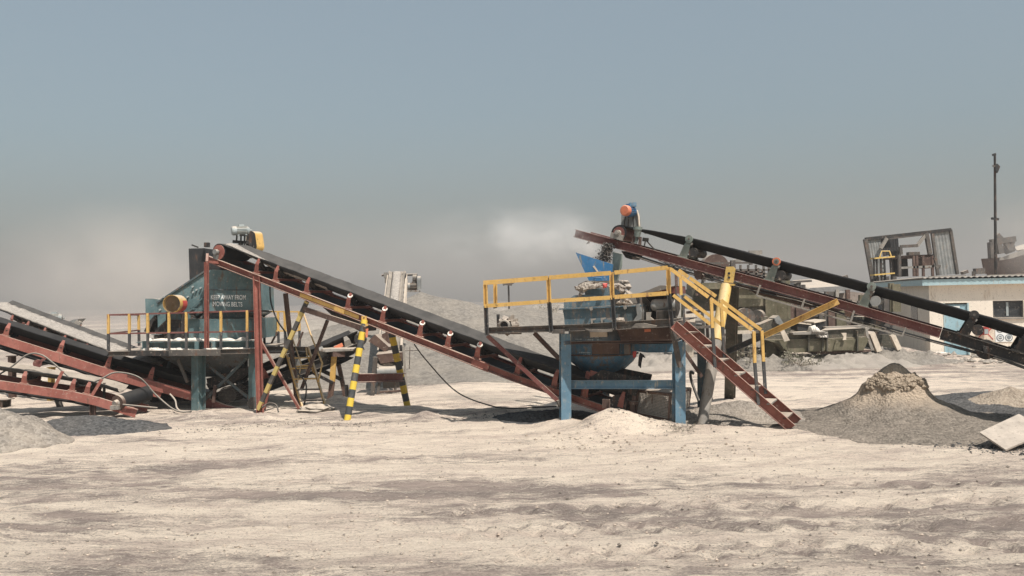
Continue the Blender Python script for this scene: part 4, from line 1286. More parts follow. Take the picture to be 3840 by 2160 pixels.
a, b = q(C3, 1605, 330, 26.1), q(C3, 1605, 500, 26.1)
mb.tube(a - V3((0.05, 0, 0)), a + V3((0.05, 0, 0)), 0.10, 18); mb.box((a + b) / 2, 0.1, 0.22, (a - b).length); mb.done('belt_guard', M['greysteel'], T)
mb = MB(); mb.beam(q(C3, 1385, 540, 26.2), q(C3, 1615, 540, 26.2), 0.4, 0.05); mb.done('motor_shelf', M['fadedgrey'], T)
for x in (1375,):
    mb = MB(); mb.beam(q(C3, 1375, 340, 26.3), q(C3, 1345, 940, 24.0), 0.06, 0.06); mb.done('side_truss', M['fadedgrey'], T)
for k in range(6):
    f_ = k / 6
    mb = MB(); mb.beam(q(C3, 1290 - 12 * f_, 380 + 540 * f_, 26.2 - 2 * f_), q(C3, 1372 - 26 * f_, 390 + 540 * f_, 26.2 - 2 * f_), 0.08, 0.06); mb.done('truss_rung', M['fadedgrey'], T)
mb = MB(); mb.beam(q(C3, 1030, 400, 26.3), q(C3, 990, 830, 24.2), 0.05, 0.05); mb.done('side_truss', M['steel'], T)
mb = MB(); mb.beam(q(Z5, 1775, 560, 21.0), q(Z5, 1770, 790, 21.0), 0.02, 0.02); mb.beam(q(Z5, 1725, 600, 20.8), q(Z5, 1860, 596, 20.9), 0.02, 0.02); mb.done('brace', M['steel'], T)
# ================================================================== teal screening machine on its platform
T = thing('screening_machine', 'teal hopper-shaped crushing screen on a railed platform, lettered keep away from moving belts', 'crusher', P(500, 1040, 19.2))
YF = 18.2
def bar(Z, x0, y0, x1, y1, Y0, Y1=None, w_=0.05, h_=None):
    mb = MB()
    mb.beam(q(Z, x0, y0, Y0), q(Z, x1, y1, Y1 if Y1 is not None else Y0), w_, h_ or w_)
    return mb
def post_at(T, Z, x, y0, y1, Y, w_, d_, mat, name='column', k=V3((0.55, 1, 0))):
    a, b = q(Z, x, y0, Y), q(Z, x, y1, Y)
    mb = MB()
    mb.ibeam(a, V3((b.x, b.y, min(b.z, gz(b.x, b.y)) - 0.1)), w_, d_, k)
    return mb.done(name, mat, T)
# columns
post_at(T, Z3, 1098, 632, 1215, 18.5, 0.20, 0.20, M['bluelt'] if False else M['teal'])
post_at(T, Z3, 1682, 590, 1290, 18.6, 0.17, 0.17, M['teal'])
post_at(T, Z3, 605, 640, 1180, 20.6, 0.20, 0.20, M['teal'])
post_at(T, Z3, 1560, 620, 1150, 20.8, 0.17, 0.17, M['tealdk'])
# deck: frame channels, grating, skid
dz = q(Z3, 400, 612, YF).z
pl0, pl1 = q(Z3, 150, 612, YF), q(Z3, 1720, 612, YF)
x0, x1 = P(272, 884, YF).x, P(646, 884, YF).x
dk = MB()
dk.box(((x0 + x1) / 2, (YF + 20.9) / 2, dz), x1 - x0, 2.7, 0.03)
dko = dk.done('deck', M['steel'], T)
mb = MB()
mb.channel(V3((x0 + 0.02, YF - 0.04, dz - 0.03)), V3((x1, YF - 0.04, dz - 0.03)), 0.05, 0.10, V3((0, 1, 0)))
mb.done('deck_beam', M['steel'], T)
mb = MB()
mb.beam(q(Z3, 385, 622, 18.1), q(Z3, 790, 628, 18.1), 0.03, 0.10)
mb.done('toe_plate', M['dksteel'], T)
mb = MB()
mb.beam(q(Z3, 790, 622, 18.05), q(Z3, 1330, 620, 18.05), 0.03, 0.12)
mb.done('toe_plate', M['steel'], T)
mb = MB()
a, b = q(Z3, 500, 542, 18.55), q(Z3, 1712, 535, 18.55)
mb.channel(a, b, 0.10, 0.15, V3((0, 1, 0)))
mb.beam(q(Z3, 480, 508, 18.6), q(Z3, 1712, 497, 18.6), 0.30, 0.015)
mb.done('skid_beam', M['teal'], T)
for x in (545, 1090, 1265):
    bar(Z3, x, 500, x, 600, 18.47, w_=0.10).done('stiffener', M['teal'], T)
# white dust drifted on the skid and deck, worn uneven
def drift(label, Zf, x0, x1, yb, Yd, hmax, dep, seed, name='dust_drift'):
    rnd = random.Random(seed)
    rings = []
    n = 46
    for i in range(n + 1):
        x = x0 + (x1 - x0) * i / n
        p = q(Zf, x, yb, Yd)
        e = min(1, i / 3, (n - i) / 3)
        hh = hmax * max(0.1, (0.5 + 0.9 * mnoise.noise(V3((x * 0.012, seed, 0))) + 0.4 * mnoise.noise(V3((x * 0.05, seed, 3))))) * e + 0.004
        rings.append([p, p + V3((0, dep * 0.3, hh)), p + V3((0, dep * 0.7, hh * 0.9)), p + V3((0, dep, 0.0))])
    mb = MB()
    mb.rings(rings, smooth=True)
    o = mb.done(name, M['drift'])
    tag(o, label, None, None, 'stuff')
drift('white stone powder drifted on the upper ledge of the teal machine', Z3, 490, 1640, 500, 18.52, 0.085, 0.35, 1)
drift('white stone powder lying along the deck of the teal machine', Z3, 480, 1000, 598, 18.25, 0.075, 0.30, 2)
drift('white stone powder lying by the red post on the deck', Z3, 1120, 1700, 592, 18.25, 0.07, 0.30, 3)
# lower box and upper hopper
def slab(T, name, mat, Z, pts, Y0, dep, taper=None):
    A_ = [q(Z, x, y, Y0) for x, y in pts]
    mb = MB()
    if taper is None:
        mb.poly(A_, V3(dep))
    else:
        c = sum(A_, V3()) / len(A_)
        B_ = [c + (p - c) * taper + V3(dep) for p in A_]
        mb.loft(A_, B_)
    return mb.done(name, mat, T)
lb = slab(T, 'lower_box', M['teal'], Z2, [(1030, 1090), (1770, 1085), (1768, 1310), (1032, 1320)], 18.80, (0.0, 1.7, 0))
slab(T, 'corner_stiffener', M['teal'], Z2, [(1040, 1092), (1150, 1090), (1140, 1300), (1040, 1310)], 18.74, (0, 0.05, 0))
slab(T, 'corner_stiffener', M['tealdk'], Z2, [(1718, 1088), (1772, 1086), (1770, 1310), (1720, 1312)], 18.74, (0, 0.05, 0))
hp = slab(T, 'hopper', M['teal'], Z2, [(1225, 570), (1300, 552), (1722, 580), (1735, 1000), (1210, 1008)], 18.78, (0.05, 1.5, 0))
slab(T, 'rib', M['tealdk'], Z2, [(1245, 766), (1730, 772), (1730, 782), (1245, 776)], 18.75, (0, 0.03, 0))
slab(T, 'hopper_skirt', M['tealdk'], Z2, [(1215, 1008), (1735, 1002), (1768, 1030), (1690, 1075), (1150, 1082)], 18.95, (0, 1.2, 0))
for k in range(8):
    x, y = 1726 + (k % 2) * 1.5, 590 + k * 54
    mb = MB(); c_ = q(Z2, x, y, 18.76); mb.box(c_, 0.03, 0.02, 0.012); mb.done('bolt', M['tealdk'], T)
# sloping side body
sb = slab(T, 'body', M['teal'], Z2, [(695, 915), (1060, 662), (1230, 562), (1230, 1006), (1035, 1090), (1035, 1320), (820, 1320), (700, 1195)], 18.95, (0, 1.5, 0))
mb = MB()
mb.beam(q(Z2, 690, 914, 18.93), q(Z2, 1230, 560, 18.93), 0.05, 0.035)
mb.done('top_flange', M['tealdk'], T)
for (x0_, y0_, x1_, y1_) in ((1055, 975, 1205, 850), (1055, 978, 1200, 985), (1205, 850, 1200, 985)):
    bar(Z2, x0_, y0_, x1_, y1_, 18.90, w_=0.025).done('bracket', M['teal'], T)
for (x_, y_) in ((1085, 740), (1125, 775), (1170, 755), (1090, 800), (1030, 850), (775, 850), (730, 990)):
    mb = MB(); c_ = q(Z2, x_, y_, 18.94); mb.tube(c_, c_ - V3((0, 0.05, 0)), 0.02, 8); mb.done('bolt', M['motor'], T)
slab(T, 'inspection_box', M['teal'], Z2, [(563, 870), (640, 868), (732, 880), (700, 912), (700, 1240), (600, 1240), (572, 1200)], 19.2, (0, 0.9, 0))
slab(T, 'side_flap', M['tindark'], Z2, [(655, 1050), (692, 1045), (690, 1210), (655, 1200)], 19.1, (0, 0.05, 0))
slab(T, 'skirt_plate', M['dksteel'], Z2, [(548, 1225), (600, 1120), (655, 1060), (655, 1110), (600, 1240)], 18.9, (0, 0.4, 0))
slab(T, 'motor_bracket', M['dksteel'], Z2, [(665, 1220), (800, 1090), (1000, 1110), (1000, 1180), (880, 1200), (1000, 1250), (1000, 1320), (680, 1320), (690, 1270)], 18.85, (0, 0.5, 0))
slab(T, 'discharge_gap', M['tindark'], Z2, [(830, 1190), (1000, 1180), (1000, 1320), (835, 1320)], 18.83, (0, 0.06, 0))
for x_ in (805, 970):
    bar(Z2, x_, 1010, x_, 1320, 18.8, w_=0.05).done('bracket_post', M['dksteel'], T)
# flywheel guard: mesh face, yellow band with red foot
gc = q(Z2, 850, 925, 18.55)
gr = 0.185
mb = MB()
ring = []
dep = V3((0.05, 0.26, 0.0))
for i in range(25):
    th = math.radians(-60 + 300 * i / 24)
    u_ = V3((math.sin(th - math.pi * 0.5), 0, math.cos(th - math.pi * 0.5)))
    ring.append(u_)
vs, fs = [], []
for i in range(40):
    th = 2 * math.pi * i / 40
    u_ = V3((math.cos(th), 0, math.sin(th)))
    vs += [gc + u_ * gr, gc + u_ * gr + dep, gc + u_ * (gr - 0.008), gc + u_ * (gr - 0.008) + dep]
for i in range(40):
    j = (i + 1) % 40
    fs += [(4 * i, 4 * j, 4 * j + 1, 4 * i + 1), (4 * i + 2, 4 * i + 3, 4 * j + 3, 4 * j + 2), (4 * i, 4 * i + 2, 4 * j + 2, 4 * j), (4 * i + 1, 4 * j + 1, 4 * j + 3, 4 * i + 3)]
mb.add(vs, fs)
fg = mb.done('flywheel_guard', M['yellow'], T)
mb = MB()
nb = 6
for i in range(-nb, nb + 1):
    s_ = i / nb * gr * 0.98
    L_ = math.sqrt(max(0, gr * gr - s_ * s_)) * 0.98
    for rot in (R(38), R(128)):
        ca, sa = math.cos(rot), math.sin(rot)
        e = lambda a, b: gc + V3((a * ca - b * sa, -0.002 if rot < 1 else 0.004, a * sa + b * ca))
        mb.beam(e(-L_, s_), e(L_, s_), 0.0045, 0.0045)
mb.done('guard_mesh', M['yellowdk'], fg)
mb = MB(); mb.tube(gc + V3((0.01, 0.03, 0)), gc + V3((0.04, 0.16, 0)), 0.172, 24); mb.tube(gc + V3((0.0, 0.02, 0)), gc + V3((0.06, 0.10, 0)), 0.04, 12); mb.done('flywheel', M['dksteel'], fg)
mb = MB()
vs = []
for i in range(9):
    th = math.radians(-75 + 95 * i / 8)
    u_ = V3((math.cos(th), 0, math.sin(th)))
    vs += [gc + u_ * (gr + 0.004) + dep * 0.35, gc + u_ * (gr + 0.004) + dep]
mb.add(vs, [(2 * i, 2 * i + 2, 2 * i + 3, 2 * i + 1) for i in range(8)])
mb.done('guard_patch', M['signred'], fg)
# springs
for (x_, y0_, y1_, r_) in ((1088, 1018, 1085, 0.05), (690, 1258, 1318, 0.055), (1700, 1020, 1075, 0.05)):
    a, b = q(Z2, x_, y1_, 18.72), q(Z2, x_, y0_, 18.72)
    mb = MB(); mb.path(helix(a, r_, b.z - a.z, 4, 0.01), 0.012, 6); mb.done('spring', M['dksteel'], T)
    mb = MB(); mb.box(b, 0.17, 0.15, 0.015); mb.done('spring_plate', M['tealdk'], T)
    mb = MB(); mb.box(a, 0.17, 0.15, 0.015); mb.done('spring_plate', M['tealdk'], T)
# dark rubber hood on top
slab(T, 'rubber_hood', M['tindark'], Z2, [(1035, 325), (1200, 320), (1215, 560), (1045, 662)], 19.2, (0.05, 0.8, 0))
bar(Z2, 1070, 285, 1140, 312, 19.2, w_=0.03).done('hood_hook', M['dksteel'], T)
bar(Z2, 1210, 285, 1260, 285, 19.1, w_=0.10).done('hood_bar', M['dksteel'], T)
slab(T, 'feed_box', M['tindark'], Z2, [(1360, 440), (1600, 470), (1660, 600), (1300, 556), (1260, 500)], 19.0, (0, 0.9, 0))
# under-hopper
A_ = [P(396, 893, 18.75), P(632, 889, 18.75), P(632, 889, 20.6), P(410, 891, 20.6)]
B_ = [P(497, 948, 19.3), P(565, 948, 19.3), P(562, 946, 19.9), P(500, 946, 19.9)]
mb = MB(); mb.loft(A_, B_); mb.done('discharge_hopper', M['funnel'], T)
# dark clutter hanging behind the front columns
slab(T, 'rear_chute', M['tindark'], Z3, [(640, 650), (1040, 650), (1040, 910), (900, 860), (700, 780)], 20.3, (0, 0.5, 0))
slab(T, 'tail_box', M['dksteel'], Z3, [(575, 1030), (700, 980), (1040, 1010), (1150, 1040), (1150, 1170), (760, 1180), (590, 1130)], 19.9, (0, 0.6, 0))
slab(T, 'skirt_plate', M['dksteel'], Z3, [(780, 800), (960, 850), (1040, 880), (1040, 1010), (800, 930)], 19.6, (0, 0.4, 0))
# bracing
for (x0_, y0_, x1_, y1_, Ya, w_, mt_) in ((1668, 612, 1170, 1110, 18.7, 0.055, 'tealdk'), (1185, 742, 1640, 1105, 18.75, 0.055, 'tealdk'), (1365, 768, 1640, 1112, 20.2, 0.05, 'tealdk'), (820, 650, 775, 800, 19.4, 0.06, 'tealdk'), (885, 690, 985, 930, 18.5, 0.06, 'steel'), (1275, 960, 1255, 1140, 18.6, 0.06, 'brown')):
    bar(Z3, x0_, y0_, x1_, y1_, Ya, w_=w_).done('brace', M[mt_], T)
slab(T, 'brace_plate', M['steel'], Z3, [(1640, 1090), (1690, 1080), (1700, 1270), (1655, 1250), (1600, 1150)], 18.45, (0, 0.02, 0))
slab(T, 'end_plate', M['maroon'], Z3, [(395, 725), (560, 635), (560, 760), (480, 790)], 20.0, (0, 0.05, 0))
# lettering
def text3d(txt, a, b, height, mat, T, ext=0.003, yoff=0.0, bold=0.012):
    cu = bpy.data.curves.new('lettering', 'FONT')
    cu.body = txt
    cu.size = 1.0
    cu.extrude = 0.0
    cu.offset = bold
    ob = bpy.data.objects.new('lettering', cu)
    COL.objects.link(ob)
    dg = bpy.context.evaluated_depsgraph_get()
    me = bpy.data.meshes.new_from_object(ob.evaluated_get(dg))
    bpy.data.objects.remove(ob)
    xs_ = [v.co.x for v in me.vertices]; ys_ = [v.co.y for v in me.vertices]
    x0_, x1_, y0_, y1_ = min(xs_), max(xs_), min(ys_), max(ys_)
    o0 = ROOT[T.name]
    u_ = (b - a)
    for v in me.vertices:
        f_ = (v.co.x - x0_) / (x1_ - x0_)
        g_ = (v.co.y - y0_) / (y1_ - y0_)
        p = a + u_ * f_ + ZUP * height * g_ - o0
        v.co = p
    me.name = 'lettering'
    me.materials.clear()
    me.materials.append(mat)
    o = bpy.data.objects.new('lettering', me)
    COL.objects.link(o)
    o.parent = T
    ROOT[o.name] = o0
    return o
hh = q(Z2, 1300, 830, 18.772).z - q(Z2, 1300, 880, 18.772).z
text3d('KEEP AWAY FROM', q(Z2, 1278, 878, 18.772), q(Z2, 1656, 880, 18.772), hh, M['letter'], hp, bold=0.012)
text3d('MOVING BELTS', q(Z2, 1300, 950, 18.772), q(Z2, 1620, 957, 18.772), hh, M['letter'], hp, bold=0.012)
# front and side railing
def rail_run(T, tops, bots, nposts, footfrac, railmat, rw=0.032, pw=0.045, mids=None, posts=None, name='railing'):
    """tops/bots: world end points of the hand rail and of the deck line; posts: fractions along"""
    mb = MB()
    mb.beam(tops[0], tops[1], rw, rw)
    rl = mb.done(name, railmat, T)
    if mids:
        mb = MB(); mb.beam(mids[0], mids[1], rw, rw); mb.done('mid_rail', railmat, rl)
    for f_ in posts:
        t_ = tops[0].lerp(tops[1], f_); b_ = bots[0].lerp(bots[1], f_)
        m_ = mids[0].lerp(mids[1], f_) if mids else t_.lerp(b_, footfrac)
        mb = MB(); mb.beam(t_ + ZUP * rw * 0.4, m_, pw, pw * 0.9); mb.done('post', M['yellow'], rl)
        mb = MB(); mb.beam(m_, b_, pw, pw * 0.9); mb.done('post_foot', M['dkpost'], rl)
    return rl
tl, tr_ = q(Z2, 160, 1046, YF), q(Z2, 1745, 1000, YF)
ml, mr = q(Z2, 160, 1250, YF), q(Z2, 1745, 1224, YF)
bl, br_ = q(Z2, 160, 1440, YF), q(Z2, 1745, 1440, YF)
fx = lambda x: (x - 160) / (1745 - 160)
rl = rail_run(T, (tl, tr_), (bl, br_), 0, 0, M['maroon'], mids=(ml, mr), posts=[fx(x) for x in (164, 392, 592, 822, 1010, 1387, 1672)], pw=0.05)
sl_, sr_ = tl, q(Z2, 492, 1046, 20.4)
rail_run(T, (tl, sr_), (bl, V3((sr_.x, sr_.y, bl.z))), 0, 0, M['maroon'], mids=(ml, V3((sr_.x, sr_.y, ml.z))), posts=[1.0], pw=0.05)
# right-hand walkway with its own back rail
zt, zm_, zd = q(Z2, 2060, 1010, 19.8), q(Z2, 2060, 1222, 19.8), q(Z3, 1980, 576, 19.8)
a, b = q(Z2, 1815, 1008, 20.4), q(Z2, 2240, 1012, 20.4)
zmid, zdk = q(Z2, 1815, 1225, 20.4).z, q(Z3, 1800, 572, 20.4).z
rail_run(T, (a, b), (V3((a.x, a.y, zdk)), V3((b.x, b.y, zdk))), 0, 0, M['yellow'], mids=(V3((a.x, a.y, zmid)), V3((b.x, b.y, zmid))), posts=[0.09, 0.45, 0.62, 0.99], pw=0.05)
mb = MB(); mb.box(((a.x + b.x) / 2, 19.7, zdk - 0.03), b.x - a.x + 0.3, 1.5, 0.035); mb.done('walkway', M['steel'], T)
mb = MB(); mb.channel(q(Z3, 1745, 575, 19.0), q(Z3, 2229, 580, 19.0), 0.05, 0.09, V3((0, 1, 0))); mb.done('walkway_beam', M['steel'], T)
for (x0_, y0_, x1_, y1_) in ((1925, 400, 1840, 560), (2190, 400, 2130, 560)):
    bar(Z3, x0_, y0_, x1_, y1_, 20.35, w_=0.04).done('brace', M['brown'], T)
# ladder up to that walkway
L = thing('ship_ladder', 'steep yellow-edged ladder with hand rails, leaning on the teal machine walkway', 'ladder', P(795, 1030, 18.1))
def YL(y): return 18.05 + (1215 - y) / (1215 - 560) * 1.0
s0 = [q(Z5, 905, 1218, YL(1218)), q(Z5, 712, 565, YL(565))]
s1 = [q(Z5, 660, 1225, YL(1225)), q(Z5, 490, 640, YL(640))]
for s_ in (s0, s1):
    mb = MB(); mb.beam(s_[0], s_[1], 0.035, 0.07); mb.done('stringer', M['yellow'], L)
for f_ in (0.16, 0.34, 0.52, 0.70, 0.88):
    mb = MB(); a, b = s0[0].lerp(s0[1], f_), s1[0].lerp(s1[1], f_)
    mb.box((a + b) / 2, (a - b).length, 0.13, 0.025); mb.done('tread', M['steel'] if f_ < 0.5 else M['yellow'], L)
mb = MB(); mb.path([q(Z5, 665, 215, 19.2), q(Z5, 758, 480, 18.9), q(Z5, 860, 730, 18.4), q(Z5, 818, 925, 18.3)], 0.018, 8); mb.done('hand_rail', M['yellow'], L)
mb = MB(); mb.path([q(Z5, 545, 460, 19.2), q(Z5, 640, 740, 18.7), q(Z5, 600, 930, 18.4)], 0.016, 8); mb.done('hand_rail', M['yellow'], L)
mb = MB(); mb.path([q(Z5, 690, 565, 19.0), q(Z5, 700, 640, 18.9), q(Z5, 770, 830, 18.7)], 0.016, 8); mb.done('hand_rail', M['yellow'], L)
mb = MB(); mb.beam(q(Z5, 570, 765, 18.7), q(Z5, 740, 752, 18.7), 0.03, 0.03); mb.done('cross_rail', M['yellow'], L)
# rubble sack lump at its foot
def lump(name, label, cat, c, sx, sy, sz, mat, seed, n=14, group=None, crumple=0.35, parent=None):
    rnd = random.Random(seed)
    rings = []
    for i in range(n + 1):
        th = math.pi * (i + 0.001) / (n + 0.002)
        row = []
        for k in range(18):
            ph = 2 * math.pi * k / 18
            u_ = V3((math.sin(th) * math.cos(ph), math.sin(th) * math.sin(ph), math.cos(th)))
            r_ = 1 + crumple * mnoise.noise(u_ * 2.2 + V3((seed, 0, 0))) + crumple * 0.7 * abs(mnoise.noise(u_ * 5 + V3((0, seed, 0))))
            row.append(V3(c) + V3((u_.x * sx * r_, u_.y * sy * r_, u_.z * sz * r_)))
        rings.append(row)
    mb = MB(); mb.rings(rings, smooth=False)
    o = mb.done(name, mat, parent, c)
    if label: tag(o, label, cat, group)
    return o
lump('rag_heap', 'grey crumpled sacking on the ground at the foot of the yellow-edged ladder', 'sack', q(Z5, 790, 1215, 17.8), 0.34, 0.2, 0.10, M['tarp'], 3)
# mesh drum guard and tail end below the hopper
T2 = thing('tail_guard', 'battered maroon tail frame with mesh drum cover under the teal hopper', 'machine guard', q(Z3, 1380, 1230, 18.9))
mb = MB(); mb.poly([q(Z3, 1165, 1085, 18.75), q(Z3, 1350, 1160, 18.75), q(Z3, 1580, 1215, 18.75), q(Z3, 1575, 1260, 18.75), q(Z3, 1420, 1275, 18.75), q(Z3, 1165, 1190, 18.75)], V3((0.05, 0.03, 0))); mb.done('frame', M['maroon'], T2)
c_ = q(Z3, 1400, 1070, 18.85)
mb = MB()
for i in range(13):
    th = -0.4 + i * 0.28
    mb.tube(c_ + V3((math.cos(th) * 0.19, 0, math.sin(th) * 0.19)), c_ + V3((math.cos(th) * 0.19 + 0.1, 0.5, math.sin(th) * 0.19)), 0.006, 5)
for j in range(7):
    pts_ = []
    for i in range(20):
        th = -0.4 + i * 0.19
        pts_.append(c_ + V3((math.cos(th) * 0.19 + 0.1 * j / 6, 0.5 * j / 6, math.sin(th) * 0.19)))
    mb.path(pts_, 0.006, 5)
for i in range(-6, 7):
    s_ = i * 0.03; L_ = math.sqrt(max(0, 0.19 ** 2 - s_ ** 2))
    mb.tube(c_ + V3((s_, 0, -L_)), c_ + V3((s_, 0, L_)), 0.005, 5)
    mb.tube(c_ + V3((-L_, 0, s_)), c_ + V3((L_, 0, s_)), 0.005, 5)
mb.done('mesh_cover', M['steel'], T2)
mb = MB(); mb.tube(c_ + V3((0.02, 0.06, 0)), c_ + V3((0.1, 0.5, 0)), 0.14, 20); mb.done('drum', M['dksteel'], T2)
mb = MB(); mb.poly([q(Z3, 1180, 890, 18.9), q(Z3, 1640, 760, 19.0), q(Z3, 1640, 810, 19.0), q(Z3, 1420, 960, 18.9), q(Z3, 1200, 990, 18.9)], V3((0, 0.5, 0))); mb.done('chute', M['dksteel'], T2)

# ================================================================== blue crusher on the right
PR = Pl(1425, 14.9, 1712, 14.3)
u_, n_ = PR.u, PR.n
def r(Z, x, y, off=0.0): return PR.at(*Z(x, y), off)
T = thing('cone_crusher', 'large blue crusher on four legs with yellow-railed deck, right of centre', 'crusher', PR.at(1560, 1050, 1.2))
CR = T
def rb(name, mat, Z, x0, y0, x1, y1, o0, o1=None, w_=0.06, h_=None, par=None):
    mb = MB(); mb.beam(r(Z, x0, y0, o0), r(Z, x1, y1, o0 if o1 is None else o1), w_, h_ or w_)
    return mb.done(name, mat, par or T)
def rs(name, mat, Z, pts, off, dep, par=None, taper=None):
    A_ = [r(Z, x, y, off) for x, y in pts]
    mb = MB()
    if taper:
        c = sum(A_, V3()) / len(A_)
        mb.loft(A_, [c + (p - c) * taper + n_ * dep for p in A_])
    else:
        mb.poly(A_, n_ * dep)
    return mb.done(name, mat, par or T)
def rcol(Z, x, y0, y1, off, w_, d_, mat):
    a, b = r(Z, x, y0, off), r(Z, x, y1, off)
    mb = MB(); mb.ibeam(a, V3((b.x, b.y, min(b.z, gz(b.x, b.y)) - 0.1)), w_, d_, n_ + u_ * 0.0)
    return mb.done('column', mat, T)
def rcol2(Z, xl, xm, xr, y0, y1, off, mat):
    """column seen as a face plus a return flange"""
    a, b = r(Z, xl, y0, off), r(Z, xl, y1, off)
    wid = (r(Z, xr, y0, off) - a).length
    top, bot = a.z, min(b.z, gz(b.x, b.y)) - 0.1
    x_ = a + u_ * wid * 0.5
    mb = MB()
    mb.ibeam(V3((x_.x, x_.y, top)), V3(((b + u_ * wid * .5).x, (b + u_ * wid * .5).y, bot)), 0.17, 0.17, (n_ * 0.9 - u_ * 0.45))
    return mb.done('column', mat, T)
rcol2(B3, 330, 410, 455, 170, 1190, 0.0, M['bluelt'])
rcol2(B3, 1730, 1810, 1860, 265, 1190, 0.0, M['bluelt'])
rcol(B3, 2080, 200, 1020, 3.1, 0.16, 0.16, M['tealdk'])
rcol(B3, 880, 250, 980, 3.1, 0.16, 0.16, M['tealdk'])
mb = MB(); mb.channel(r(B3, 450, 798, 0.02), r(B3, 1735, 795, 0.02), 0.06, 0.14, n_); mb.done('cross_beam', M['bluelt'], T)
mb = MB(); mb.channel(r(B3, 330, 285, -0.06), r(B3, 1740, 262, -0.06), 0.06, 0.045, n_); mb.done('upper_beam', M['brown'], T)
# deck
dA, dB = r(B1, 165, 985, -0.35), r(B1, 2400, 895, -0.35)
mb = MB(); mb.channel(r(B1, 165, 965, -0.35), r(B1, 1400, 925, -0.35), 0.05, 0.11, n_); mb.done('deck_beam', M['steel'], T)
mb = MB(); mb.channel(r(B1, 1400, 925, -0.35), r(B1, 2385, 870, -0.35), 0.05, 0.13, n_); mb.done('deck_beam', M['steel'], T)
a, b = r(B1, 165, 975, -0.33), r(B1, 2385, 885, -0.33)
mb = MB(); zt = (a.z + b.z) / 2 + 0.02
for k in range(22):
    f0, f1 = k / 22, (k + 0.93) / 22
    p, p2 = a.lerp(b, f0), a.lerp(b, f1)
    mb.poly([p, p2, p2 + n_ * (1.3 if k < 8 else 3.4), p + n_ * (1.3 if k < 8 else 3.4)], ZUP * 0.02)
mb.done('deck', M['brown'], T)
rb('hanging_strip', M['steel'], B1, 935, 975, 1085, 975, -0.37, w_=0.02, h_=0.07)
rb('hanging_strip', M['steel'], B1, 280, 998, 565, 998, -0.30, w_=0.02, h_=0.03)
rs('torn_edge', M['tarp'], B1, [(1890, 930), (1940, 880), (2040, 875), (2200, 905), (2190, 930), (2030, 935)], -0.42, 0.05)
rs('torn_edge', M['tarp'], B1, [(1330, 945), (1560, 950), (1680, 940), (1660, 975), (1560, 985), (1400, 980)], -0.40, 0.04)
# supports of the cantilevered deck
rb('deck_brace', M['maroon'], Z6, 612, 425, 1320, 1080, -0.25, -0.05, w_=0.05, h_=0.07)
rb('deck_brace', M['brown'], Z6, 1085, 400, 1340, 665, 0.6, 0.5, w_=0.05, h_=0.07)
rb('deck_brace', M['steel'], Z6, 1320, 1075, 1345, 1140, -0.08, -0.05, w_=0.05, h_=0.05)
rb('prop', M['steel'], B3, 1700, 30, 1810, 580, -0.22, -0.10, w_=0.055, h_=0.07)
rs('prop_plate', M['bluelt'], B3, [(1745, 490), (1830, 490), (1825, 600), (1760, 590)], -0.12, 0.02)
rb('deck_brace', M['brown'], B3, 1860, 380, 2080, 700, 1.5, 1.6, w_=0.05, h_=0.06)
# the crusher body: square upper frame, drum shell, bowl
def rlathe(name, mat, cx_px, cy_px, off, prof, seg=40, par=None, sq=1.0):
    c = PR.at(cx_px, cy_px, off)
    rings = []
    for (rr_, z_) in prof:
        rings.append([V3((c.x, c.y, 0)) + u_ * math.cos(2 * math.pi * k / seg) * rr_ + n_ * math.sin(2 * math.pi * k / seg) * rr_ * sq + ZUP * z_ for k in range(seg)])
    mb = MB(); mb.rings(rings, smooth=True)
    return mb.done(name, mat, par or T)
zz = lambda Z, x, y, off: r(Z, x, y, off).z
CO = 1.1
cxp = B3(850, 300)[0]
zA, zB, zC, zD = zz(B3, 850, 60, CO), zz(B3, 850, 430, CO), zz(B3, 850, 560, CO), zz(B3, 1000, 700, CO)
wR = (r(B3, 1240, 300, CO) - r(B3, 440, 300, CO)).length / 2
rlathe('shell', M['blue'], cxp, 900, CO, [(wR, zB), (wR, zB + 0.02), (wR, zA), (wR * 0.9, zA + 0.001)])
rlathe('bowl', M['blue'], cxp, 900, CO, [(wR * 1.04, zB + 0.012), (wR * 1.04, zB - 0.02), (wR * 0.93, zB - 0.12), (wR * 0.70, zC - 0.05), (wR * 0.42, zD + 0.06), (wR * 0.30, zD), (wR * 0.05, zD - 0.001)])
rlathe('shell_flange', M['brown'], cxp, 900, CO, [(wR * 1.10, zB + 0.035), (wR * 1.10, zB + 0.016), (wR * 0.9, zB + 0.015), (wR * 0.9, zB + 0.036)])
rs('patch_plate', M['brown'], B3, [(725, 290), (1060, 290), (1058, 420), (725, 425)], CO - wR - 0.02, 0.05)
rs('name_plate', M['card'], B3, [(697, 150), (912, 150), (912, 208), (700, 215)], CO - wR - 0.03, 0.03)
# faded illegible rows of white marks on the shell
def marks(x0_, x1_, y_, seed, n=14, hpx=16):
    rnd = random.Random(seed)
    x = x0_
    while x < x1_:
        w_ = rnd.uniform(9, 22)
        if rnd.random() < 0.8:
            pp = []
            for (xx, yy) in ((x, y_), (x + w_, y_ + rnd.uniform(-3, 3)), (x + w_ + 4, y_ - hpx * rnd.uniform(0.5, 1)), (x + 5, y_ - hpx)):
                px, py = B3(xx, yy)
                # land on the curved shell
                d = ray(px, py); c = PR.at(cxp, 900, CO); c = V3((c.x, c.y, 0))
                o2 = V3((CP.x - c.x, CP.y - c.y)); d2 = V3((d.x, d.y)); R_ = wR + 0.006
                A2, B2_, C2 = d2.dot(d2), 2 * o2.dot(d2), o2.dot(o2) - R_ * R_
                disc = B2_ * B2_ - 4 * A2 * C2
                if disc < 0: continue
                t_ = (-B2_ - math.sqrt(disc)) / (2 * A2)
                pp.append(CP + d * t_)
            if len(pp) == 4: yield pp
        x += w_ + rnd.uniform(3, 9)
